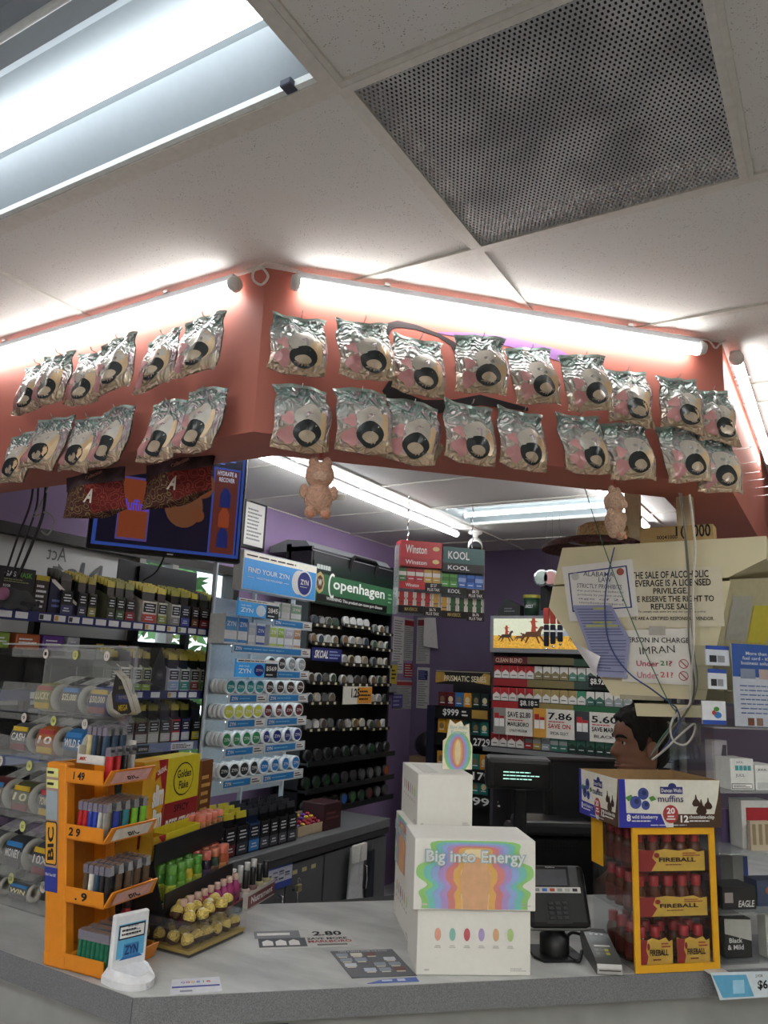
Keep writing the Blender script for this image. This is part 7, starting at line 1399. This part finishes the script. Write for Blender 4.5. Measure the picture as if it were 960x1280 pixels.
quad(hd, 'screen', C('#06080a', .3), a + .02, b - .015, .012, zb - za - .012, -.021); lines(hd, C('#9ad0c0', .4, em=.6), a + .05, b - .03, .03, .06, 3, -.0216, .3)
m = MB(); m.sm = True; m.lathe([(.055, 0), (.055, .006), (.022, .012), (.020, za), (.05, za + .004), (0, za + .004)], 16); m.build('pole', C('#1c1d1f', .45), pd)
FRG = Fr((-1.12, 2.62, .79), 36)
rg = fthing(FRG, 'cash_register', 'black cash register with receipt printer behind the toy cartons', 'register', 0, 0, .0006); xa, xb = FRG.px(655, 1060)[0], FRG.px(745, 1060)[0]; zt3 = FRG.px(700, 1046)[1]
MB().rbox(xa, xb, 0, .3, .0, zt3, .012).build('body', C('#121315', .45), rg); MB().rbox(xa - .01, xb, -.015, .16, zt3, zt3 + .05, .015, 2).build('lid', C('#2b2d30', .4), rg)
m = MB(); 
for i in range(14):
    for j in range(3): m.box(xa + .04 + i * .011, xa + .046 + i * .011, -.001, 0, zt3 - .05 + j * .012, zt3 - .044 + j * .012)
m.build('vent_slots', C('#050506', .6), rg)
FMO = Fr((-1.0, 2.86, .79), 36); mo = fthing(FMO, 'till_monitor', 'black till monitor turned away behind the muffin carton', 'monitor', 0, 0, .0006); xa, xb = FMO.px(682, 1000)[0], FMO.px(792, 1000)[0]; z0_, z1_2 = FMO.px(730, 1030)[1], FMO.px(730, 948)[1]
MB().rbox(xa, xb, 0, .04, z0_, z1_2, .008).build('screen_back', C('#131416', .45), mo); MB().rbox((xa + xb) / 2 - .04, (xa + xb) / 2 + .04, .01, .05, 0.01, z0_, .006).build('neck', C('#131416', .45), mo); MB().rbox((xa + xb) / 2 - .12, (xa + xb) / 2 + .12, -.05, .12, 0, .014, .004).build('foot', C('#131416', .45), mo); MB().box(xa + .03, xb - .03, -.002, 0, z0_ + .02, z1_2 - .02).build('rear_panel', C('#1b1c1f', .5), mo)
# clear tumblers / tape dispenser lost in the dark beside the pole
FCU = Fr((-1.27, 2.36, .79), 30); t = fthing(FCU, 'plastic_tub', 'clear plastic tub in the dark beside the pole display', 'tub', FCU.px(607, 1010)[0], 0, .0006); m = MB(); m.sm = True; m.lathe([(0, 0.002), (.045, 0.002), (.05, .17), (.046, .19), (.048, .2)], 20); m.build('tub', ACRYLEDGE, t); m = MB(); m.sm = True; m.lathe([(.05, .2), (.05, .212), (0, .214)], 20); m.build('lid', C('#6a7a7c', .4), t)
# ------------------------------------------------------------------ card terminal on stand
FCT = Fr(Z0(703, 1204), 38); ct = fthing(FCT, 'card_terminal', 'black card payment terminal on a swivel stand', 'terminal', 0, 0, .0006)
MB().prismz([(-.045, 0), (.045, 0), (.06, .03), (.055, .11), (-.055, .11), (-.06, .03)], 0, .006).build('base_plate', C('#131416', .4), ct); m = MB(); m.sm = True; m.lathe([(.036, .006), (.036, .045), (.026, .05), (.024, .085), (0, .085)], 16, Matrix.Translation((0, .055, 0))); m.build('stand', C('#101113', .4), ct)
xa, xb = FCT.px(664, 1120)[0], FCT.px(741, 1120)[0]; za, zb = FCT.px(703, 1160)[1], FCT.px(703, 1086)[1]; hL = (zb - za) * 1.06
h_ = MB().rbox(xa, xb, -.0, .035, 0, hL, .012, 2).build('head', C('#141517', .4), ct); h_.location = (0, .0, za); h_.rotation_euler = (math.radians(-24), 0, 0); wq = xb - xa
MB().rbox(xa - .004, xb + .004, .012, .030, -.004, hL * .92, .012, 2).build('silver_rim', C('#a9abae', .3, .7), h_)
quad(h_, 'screen', C('#55555c', .3), xa + wq * .13, xa + wq * .68, hL * .66, hL * .92, -.001); quad(h_, 'card_slot', C('#6a6c70', .25, .5), xa + wq * .72, xa + wq * .86, hL * .62, hL * .97, -.001); quad(h_, 'logo_strip', C('#d9d7d0', .5), xa + wq * .08, xa + wq * .88, hL * .54, hL * .63, -.002, .0018)
for i, hx in enumerate(('#8a8c92', '#3f6ac0', '#b3462a', '#9a9a98', '#b9b7b0', '#2a2a30')): quad(h_, 'card_logo', C(hx, .4), xa + wq * (.12 + .125 * i), xa + wq * (.2 + .125 * i), hL * .56, hL * .61, -.0028)
txt(h_, 'Verifone', WHITE, xa + wq * .42, hL * .955, wq * .16, hL * .02, -.0012, .01); poly(h_, 'keypad_well', C('#0b0c0d', .4), [(xa + wq * .26, hL * .06), (xa + wq * .68, hL * .06), (xa + wq * .68, hL * .46), (xa + wq * .6, hL * .53), (xa + wq * .34, hL * .53), (xa + wq * .26, hL * .46)], -.001)
for r_ in range(4):
    for c_ in range(3): MB().rbox(xa + wq * (.31 + .115 * c_), xa + wq * (.39 + .115 * c_), -.004, -.001, hL * (.12 + .075 * r_), hL * (.17 + .075 * r_), .001).build('key', C('#2b2d30', .4), h_)
# pin pad lying in front
FPP = Fr(Z0(746, 1218), 30); pp = fthing(FPP, 'pin_pad', 'grey handheld pin pad lying on the counter', 'pin pad', 0, 0, .0006); wq = FPP.px(778, 1217)[0]
m = MB(); m.prismx([(0, 0), (.13, 0), (.16, .03), (.155, .052), (.12, .052), (.02, .03), (0, .022)], 0, wq); m.build('body', C('#4a4b49', .4), pp); MB().prismx([(-.004, .002), (.01, .002), (.012, .026), (0, .022), (-.004, .014)], .001, wq - .001).build('front_bumper', C('#b9b9b4', .3, .4), pp); quad(pp, 'slot', INK, wq * .08, wq * .92, .0085, .0105, -.0048)
def pt_(u, v, e=.001): # point on the sloped top
    y = .02 + .10 * v; z = .03 + .022 * v; return (wq * u, y, z + e)
def slab(name, hx, u0, u1, v0, v1, e=.001, em_=0): MB().add([pt_(u0, v0, e), pt_(u1, v0, e), pt_(u1, v1, e), pt_(u0, v1, e)], [(0, 1, 2, 3)]).build(name, C(hx, .3, em=em_), pp)
slab('key_panel', '#1b1c1d', .08, .92, .5, 1.0); slab('display', '#2c3438', .14, .86, .62, .8, .0016); slab('white_bar', '#cfcfc8', .18, .82, .40, .46, .0014)
for r_ in range(2):
    for c_ in range(4): slab('key', ['#6a6a64', '#55584a', '#a9a03a', '#4a4c4a'][c_], .12 + .2 * c_, .28 + .2 * c_, .06 + .15 * r_, .16 + .15 * r_, .0016)
for c_ in range(3): slab('status_light', '#9aa4a4', .2 + .22 * c_, .32 + .22 * c_, .88, .93, .0018)
cord('black cable between the pin pad and the card terminal', [FPP.w(wq * .3, .16, .03), FPP.w(-.02, .17, .035), FPP.w(-.05, .13, .01), FPP.w(-.03, .06, .006), FPP.w(-.012, .09, .02)], .004, BLACK)
# ------------------------------------------------------------------ small liquor bottle display with yellow frame
FF = Fr(Z0(793, 1216.5), 43.56); fw = FF.px(899, 1220)[0]; fh = FF.px(838, 1034)[1]; YEL = C('#e0a51e', .4, noise=.04)
fb = fthing(FF, 'liquor_display', 'clear liquor miniature display with yellow front frame', 'display', 0, 0, .0006); bwid = .011
for q in ((0, fw, 0, .016), (0, fw, fh - .016, fh), (0, bwid * 1.3, .016, fh - .016), (fw - bwid * 1.3, fw, .016, fh - .016)): MB().box(q[0], q[1], -.006, .0, q[2], q[3]).build('frame_bar', YEL, fb)
FDp = .2
MB().box(.002, fw - .002, -.001, .0012, .004, fh - .004).build('front_pane', ACRYL, fb)
for s in (.002, fw - .005): MB().box(s, s + .003, .0013, FDp, .002, fh - .004).build('side_pane', ACRYL, fb)
MB().box(.005, fw - .005, FDp - .003, FDp, .002, fh - .004).build('back_pane', ACRYL, fb); MB().box(.002, fw - .002, .0013, FDp, fh - .004, fh - .001).build('lid', ACRYLEDGE, fb)
MB().box(.0005, .0018, FDp - .06, FDp, fh * .62, fh - .01).build('yellow_corner', YEL, fb)
sz = [.004, fh * .365, fh * .68]
for z in sz: MB().box(.005, fw - .005, .002, FDp - .004, z - .003, z).build('shelf', ACRYL, fb)
def sleeve(x0, x1, z, h, lab, word=True):
    t = fthing(FF, 'bottle_sleeve', lab, 'sleeve', x0, .006, z + .0012); w_ = x1 - x0
    MB().prism([(0, 0), (w_, 0), (w_, h * .92), (w_ * .9, h * .86), (w_ * .8, h), (w_ * .6, h * .92), (w_ * .4, h), (w_ * .2, h * .9), (0, h)], 0, .0012).build('card', C('#d9b04a', .5, noise=.1, scale=40), t); poly(t, 'red_flame', C('#9a2426', .5), [(0, 0), (w_ * .18, 0), (w_ * .26, h * .4), (w_ * .2, h * .6), (w_ * .24, h * .93), (0, h * .98)], -.0008)
    txt(t, 'FIREBALL', C('#2a1a14', .5), w_ * .58, h * .52, w_ * .56, h * .2, -.0012, .03); lines(t, C('#7a2a20', .5), w_ * .4, w_ * .75, h * .24, h * .34, 1, -.001); lines(t, C('#a8322a', .5), w_ * .66, w_ * .95, h * .66, h * .86, 2, -.001); poly(t, 'emblem', C('#9a2426', .5), ell(w_ * .27, h * .72, w_ * .04, h * .12, 8), -.0012); return t
def mini(x, y, z, lab, grp): put_bottle(FF, 'mini', x, y, z, '#5a2a14', '#a8242a', '#6a2418', lab, grp, 'liquor_bottle', 'bottle', 1.0)
bp_ = (fw - .03) / 5
for k, z in enumerate(sz):
    for i in range(5):
        for j in range(4):
            if k == 0 and j == 0 and i == 2: continue
            mini(.015 + bp_ * (i + .5), .028 + .042 * j, z + .001, f'liquor miniature with red cap, {ORD[i]} from the left in the front row of {["bottom", "middle", "top"][k]} tier' if j == 0 else f'liquor miniature with red cap behind the front row, {["bottom", "middle", "top"][k]} tier', f'liquor miniatures on the {["bottom", "middle", "top"][k]} tier')
sleeve(.022, fw - .022, sz[2] + .0, .05, 'yellow and red card sleeve on the top bottle tier'); sleeve(.02, fw - .02, sz[1], .045, 'yellow and red card sleeve on the middle bottle tier'); sleeve(.018, fw * .5 - .006, sz[0], .066, 'tall yellow card sleeve at the left of the bottom tier'); sleeve(fw * .5 + .006, fw - .018, sz[0], .066, 'tall yellow card sleeve at the right of the bottom tier')
# ------------------------------------------------------------------ muffin carton on top
mu0, mu1 = FF.px(771, 1000)[0], FF.px(898, 1000)[0]; mz0 = fh + .001; mz1 = FF.px(835, 974)[1]; mh = mz1 - mz0; mw = mu1 - mu0; MD = .2
mc = fthing(FF, 'muffin_carton', 'open muffin carton with blueberry and chocolate pictures', 'carton', mu0, -.008, mz0); KR = C('#9a7c54', .8)
MB().box(0, mw, 0, .003, 0, mh).build('front_wall', KR, mc); MB().box(0, mw, MD - .003, MD, 0, mh * 1.0).build('back_wall', KR, mc); MB().box(0, mw, .003, MD - .003, 0, .003).build('floor', KR, mc)
MB().box(0, .003, .003, MD - .003, 0, mh).build('side_wall', KR, mc); MB().box(mw - .003, mw, .003, MD - .003, 0, mh).build('side_wall', KR, mc)
def muffin_print(par, w, h, y):
    quad(par, 'cream_print', C('#d9d6c8', .5), w * .003, w * .997, h * .003, h * .997, y); poly(par, 'blue_print', C('#2a2f96', .5), [(0, 0), (w * .45, 0), (w * .40, h * .28), (w * .07, h * .30), (w * .06, h), (0, h)], y - .0004); quad(par, 'brown_print', C('#4a3526', .5), w * .52, w * .998, h * .003, h * .28, y - .0004); poly(par, 'brown_print', C('#4a3526', .5), [(w * .93, h * .28), (w * .999, h * .28), (w * .999, h), (w * .97, h * .6)], y - .0004)
    for (a, b, r) in ((.16, .52, .055), (.235, .70, .052), (.255, .46, .04)):
        poly(par, 'blueberry', C('#3f4f8f', .5), ell(w * a, h * b, w * r, h * r * 2.45, 18), y - .0008 - .0002 * a); poly(par, 'blueberry_crown', C('#26305f', .5), ell(w * (a + .008), h * (b + .02), w * r * .45, h * r * 1.1, 8), y - .0014)
    for pts in ([(.06, .62), (.12, .68), (.14, .6), (.09, .54)], [(.29, .62), (.33, .66), (.36, .58), (.31, .54)]): poly(par, 'leaf', C('#4f8a3a', .5), [(w * a, h * b) for a, b in pts], y - .0008)
    for (a, b, s) in ((.75, .56, .9), (.80, .42, 1.2), (.87, .50, .9)): poly(par, 'chocolate_chip', C('#3a241a', .5), [(w * (a + .045 * s * q[0]), h * (b + .13 * s * q[1])) for q in ((-1, -.6), (-.6, -1), (.6, -1), (1, -.6), (.8, -.1), (.25, .35), (.05, 1.1), (-.1, 1.1), (-.25, .35), (-.8, -.1))], y - .0008 - .0004 * s)
    quad(par, 'name_plate', C('#262a6a', .5), w * .40, w * .62, h * .70, h * .85, y - .0008); txt(par, 'Duncan Wells', WHITE, w * .51, h * .775, w * .2, h * .08, y - .0014, .01); poly(par, 'plate_peak', C('#262a6a', .5), ell(w * .52, h * .86, w * .04, h * .07, 12), y - .0006)
    txt(par, 'muffins', C('#3a3a6a', .5), w * .50, h * .60, w * .25, h * .14, y - .001, .012); poly(par, 'red_badge', C('#a83a3a', .5), ell(w * .495, h * .28, w * .075, h * .19, 20), y - .0012); txt(par, '20', WHITE, w * .495, h * .35, w * .08, h * .13, y - .0018, .03); lines(par, WHITE, w * .45, w * .54, h * .15, h * .26, 2, y - .0016, .5, True)
    txt(par, '8', WHITE, w * .09, h * .20, w * .04, h * .15, y - .001, .04); txt(par, 'wild blueberry', WHITE, w * .245, h * .21, w * .25, h * .1, y - .001, .015); lines(par, WHITE, w * .12, w * .38, h * .11, h * .16, 1, y - .0008); txt(par, '12', WHITE, w * .63, h * .18, w * .08, h * .15, y - .001, .04); txt(par, 'chocolate-chip', WHITE, w * .80, h * .21, w * .25, h * .1, y - .001, .015); lines(par, WHITE, w * .68, w * .96, h * .11, h * .16, 1, y - .0008); lines(par, C('#c9c9d4', .5), w * .3, w * .8, h * .03, h * .07, 1, y - .0008)
fp = ob('front_print', MB().box(0, mw, -.0006, 0, 0, mh).mesh('print_face', KR), mc); muffin_print(fp, mw, mh, -.001)
sp = ob('side_print', MB().box(0, MD, -.0006, 0, 0, mh).mesh('print_face', KR), mc); sp.location = (0, MD, 0); sp.rotation_euler = (0, 0, math.radians(-90)); muffin_print(sp, MD, mh, -.001)
# ------------------------------------------------------------------ clear case and cards on the right
FE = Fr(FF.w(max(fw, mu1) + .006, .02, 0), 43.56); ew = .42; ez = [0, FE.px(935, 1142)[1], FE.px(935, 1067)[1], FE.px(935, 990)[1], FE.px(935, 910)[1]]
ca = fthing(FE, 'acrylic_case', 'clear acrylic display case at the right counter end', 'case', 0, 0, .0006); ed = .2
for z in ez: MB().box(.0, ew, .0, ed, max(z - .004, 0), z if z > 0 else .004).build('shelf', ACRYLEDGE if z > 0 else ACRYL, ca)
for s in (0, ew - .004): MB().box(s, s + .004, 0, ed, .004, ez[-1]).build('side_pane', ACRYL, ca)
MB().box(.004, ew - .004, ed - .004, ed, .004, ez[-1]).build('back_pane', ACRYL, ca); MB().box(0.004, ew - .004, 0.0, .003, .004, ez[2]).build('front_pane', ACRYL, ca)
def inbox(px0, px1, py0, k, y, dep, hx, nm, lab, cat='box'):
    a, b = FE.px(px0, 1000, y)[0], FE.px(px1, 1000, y)[0]; h = FE.px((px0 + px1) / 2, py0, y)[1] - ez[k]; a = max(a, .006); t = fthing(FE, nm, lab, cat, a, y, ez[k] + (.005 if k == 0 else .001)); w_ = max(b - a, .02); h = max(h - .002, .015); MB().box(0, w_, 0, dep, 0, h).build('carton', C(hx, .5), t); return t, w_, h
t, w_, h = inbox(915, 944, 948, 3, .03, .08, '#d6d7d2', 'pod_carton', 'white pod carton with teal squares in the acrylic case'); txt(t, 'JUUL', C('#6a6c6e', .5), w_ * .4, h * .45, w_ * .4, h * .12, -.001); quad(t, 'warning_label', INK, w_ * .02, w_ * .9, h * .03, h * .2, -.001); quad(t, 'warning_field', WHITE, w_ * .04, w_ * .88, h * .05, h * .18, -.0016); lines(t, INK, w_ * .08, w_ * .84, h * .07, h * .16, 2, -.0022)
for i in range(4): quad(t, 'teal_square', C('#4a9aa0', .4), w_ * (.2 + .18 * i), w_ * (.34 + .18 * i), h * .62, h * .78, -.001)
txt(t, 'JUUL', C('#55585a', .5), w_ * .4, h * .88, w_ * .3, h * .08, -.001)
t, w_, h = inbox(946, 975, 956, 3, .03, .08, '#d2d3ce', 'pod_carton', 'white pod carton at the right edge of the acrylic case'); txt(t, 'JUUL', C('#55585a', .5), w_ * .3, h * .8, w_ * .4, h * .1, -.001); quad(t, 'warning_field', C('#b9bab8', .5), w_ * .05, w_ * .9, h * .05, h * .3, -.001)
t, w_, h = inbox(926, 962, 1000, 2, .05, .05, '#d9d9d6', 'red_carton', 'white and red rounded carton in the acrylic case'); quad(t, 'red_band', C('#a82a34', .4), w_ * .15, w_, h * .55, h * .85, -.001)
for i in range(3):
    t, w_, h = inbox(936 + 8 * i, 942 + 8 * i, 1026, 2, .025, .012, '#b9ab94', 'slim_pen_pack', f'slim beige vape pack, {ORD[i]} from the left in the acrylic case', 'pack'); quad(t, 'clear_window', C('#8a7a60', .3), w_ * .25, w_ * .75, h * .2, h * .9, -.001)
t, w_, h = inbox(898, 938, 1108, 1, .03, .07, '#15161c', 'cigar_carton', 'black cigar carton with white lettering in the acrylic case'); txt(t, 'EAGLE', WHITE, w_ * .7, h * .25, w_ * .5, h * .3, -.001, .02, 0, .2); quad(t, 'red_label', C('#b3a4a0', .5), w_ * .05, w_ * .3, h * .3, h * .75, -.001)
t, w_, h = inbox(940, 975, 1100, 1, .05, .05, '#3a4a6a', 'blue_carton', 'dark blue and orange carton at the right of the case'); poly(t, 'orange_mark', C('#b9622e', .5), ell(w_ * .5, h * .6, w_ * .2, h * .2), -.001)
t, w_, h = inbox(898, 930, 1150, 0, .03, .1, '#1b1b1c', 'cigar_carton', 'black and white slanted cigar carton low in the case'); poly(t, 'white_side', C('#c9c7c0', .5), [(w_ * .0, h), (w_, h * .96), (w_, h * .42), (w_ * .0, h * .62)], -.001); txt(t, 'Black\n& Mild', WHITE, w_ * .38, h * .36, w_ * .6, h * .3, -.0014, .02)
t, w_, h = inbox(912, 930, 1070, 1, .1, .05, '#9a9a98', 'grey_carton', 'grey carton behind the black cigar carton'); quad(t, 'blue_end', C('#2a4a9a', .4), w_ * .7, w_ * 1.0, 0, h, -.001)
a = FE.px(950, 1170, .04)[0]; t, w_, h = inbox(948, 985, 1145, 0, .02, .03, '#b9bab2', 'white_carton', 'pale carton at the right edge low in the case'); lines(t, INK, w_ * .1, w_ * .6, h * .2, h * .7, 6, -.001)
# card holder with fuel cards on top of the case
t = fthing(FE, 'card_holder', 'clear stepped holder with small blue and white cards on the acrylic case', 'holder', 0, .02, ez[-1] + .0012); hb0 = ez[-1]
def cz(x, y, d): q = FE.px(x, y, d); return q[0], q[1] - hb0
xA, zA = cz(884, 905, .02); xB, zT = cz(922, 808, .02)
MB().box(min(xA, .0) , xB, .06, .063, 0, zT).build('back_sheet', ACRYL, t); MB().box(xB - .003, xB, 0, .06, 0, zT).build('side_sheet', ACRYL, t)
for i, (p0, p1, hx) in enumerate((((884, 832), (912, 809), '#c9ced6'), ((887, 862), (909, 838), '#cfd3d8'), ((880, 909), (908, 878), '#d6d9dc'))):
    (x0_, z0_), (x1_, z1_) = cz(*p0, .02 - .008 * i), cz(*p1, .02 - .008 * i); z0_ = max(z0_, .004); MB().box(x0_ - .004, x1_ + .012, .0 - .008 * i, .058, max(z0_ - .004, 0), z0_ - .001 if z0_ > .005 else .003).build('step', ACRYL, t)
    for q in range(3):
        c = fthing(FE, 'fuel_card', f'blue and white card in the {["top", "middle", "bottom"][i]} step of the clear holder', 'card', x0_ + .003 * q, .02 - .008 * i + .004 + .006 * q, hb0 + .0012 + z0_ + .001, 'cards in the clear holder'); ww, hh = x1_ - x0_, z1_ - z0_; MB().box(0, ww, 0, .001, 0, hh).build('card', C(hx, .4), c)
        quad(c, 'blue_band', C('#2a4a9a', .4), 0, ww, hh * (.8 if i < 2 else 0), hh * (1 if i < 2 else .18), -.0006)
        if i < 2: quad(c, 'dark_picture', C('#2a2c34', .4), ww * .15, ww * .45, hh * .15, hh * .5, -.0006); quad(c, 'grey_picture', C('#8a8c92', .4), ww * .5, ww * .8, hh * .15, hh * .5, -.0006)
        else: poly(c, 'blue_picture', C('#3a7ac0', .4), ell(ww * .65, hh * .4, ww * .16, hh * .14), -.0006); poly(c, 'green_picture', C('#4a8a3a', .4), ell(ww * .6, hh * .66, ww * .12, hh * .1), -.0008); poly(c, 'red_picture', C('#a83a2a', .4), ell(ww * .48, hh * .5, ww * .08, hh * .1), -.001)
x0_, z0_ = cz(924, 905, .0); x1_, z1_ = x0_ + .19, cz(926, 805, .0)[1]
t = fthing(FE, 'fuel_card_poster', 'blue fuel card leaflet in an acrylic stand at the right edge', 'leaflet', x0_, .015, hb0 + .0012); ww, hh = x1_ - x0_, z1_; MB().box(0, ww, 0, .002, 0.002, hh).build('leaflet', C('#c9ccd6', .5), t); quad(t, 'blue_top', C('#2f5aa8', .4), 0, ww, hh * .6, hh, -.0008); txt(t, 'More than a\nfuel card - it\'s a\nbusiness solution', WHITE, ww * .42, hh * .83, ww * .56, hh * .16, -.0014, .01)
for q in range(2): quad(t, 'photo', C(['#8a94a8', '#b9a49a'][q], .5), ww * (.12 + .3 * q), ww * (.36 + .3 * q), hh * .58, hh * .7, -.0012)
lines(t, C('#5a6aa0', .5), ww * .1, ww * .9, hh * .14, hh * .52, 7, -.0012, .25); MB().box(-.004, ww + .004, -.003, -.002, 0, hh + .006).build('acrylic_front', ACRYL, t); MB().box(-.004, ww + .004, -.003, .05, 0, .0018).build('acrylic_foot', ACRYL, t)
for q in (('#7a4a34', .2), ('#8a6a5a', .34)): quad(t, 'picture', C(q[0], .5), ww * q[1], ww * (q[1] + .1), hh * .02, hh * .11, -.0012)
# purple sheet standing inside the case, card phone, price card on the counter edge
t, w_, h = inbox(899, 925, 1010, 2, .12, .004, '#6f5f86', 'purple_board', 'purple card board behind the muffin carton', 'board'); quad(t, 'edge', C('#8a7a9c', .5), 0, w_, h * .97, h, -.001)
t, w_, h = inbox(893, 912, 925, 3, .1, .03, '#b9b4bc', 'phone_holder', 'pale plastic holder leaning inside the acrylic case', 'holder'); poly(t, 'dark_window', C('#4a4652', .4), [(w_ * .4, h * .25), (w_ * .9, h * .3), (w_ * .95, h * .9), (w_ * .7, h * .9)], -.001)
FPC = Fr(FF.w(fw - .01, -.03, 0), 43.56); p0, p1, p2, p3 = [FPC.px(*q) for q in ((888, 1216), (962, 1214), (962, 1246), (900, 1250))]
t = fthing(FPC, 'price_card', 'pale blue price card hanging over the counter edge', 'price card', 0, 0, 0); MB().prism([p0, p1, p2, p3], -.001, .001).build('card', C('#d2dde2', .5), t); q0, q1, q2, q3 = [FPC.px(*q) for q in ((890, 1219), (932, 1218), (942, 1245), (903, 1247))]; poly(t, 'blue_field', C('#5fa8cc', .5), [q0, q1, q2, q3], -.0018); x_, z_ = FPC.px(951, 1231); txt(t, '$6.99', INK, x_ + .02, z_, .06, .022, -.002, .03)
q0, q1 = FPC.px(915, 1225), FPC.px(930, 1241); quad(t, 'light_block', C('#9fcfe4', .5), q0[0], q1[0], q1[1], q0[1], -.0024); MB().box(p0[0], p0[0] + .05, 0.001, .04, p0[1] - .004, p0[1] - .001).build('clip', C('#b9b9b4', .4), t)
x_, z_ = FPC.px(948, 1216); txt(t, '2 FOR', INK, x_, z_ - .006, .02, .006, -.002)
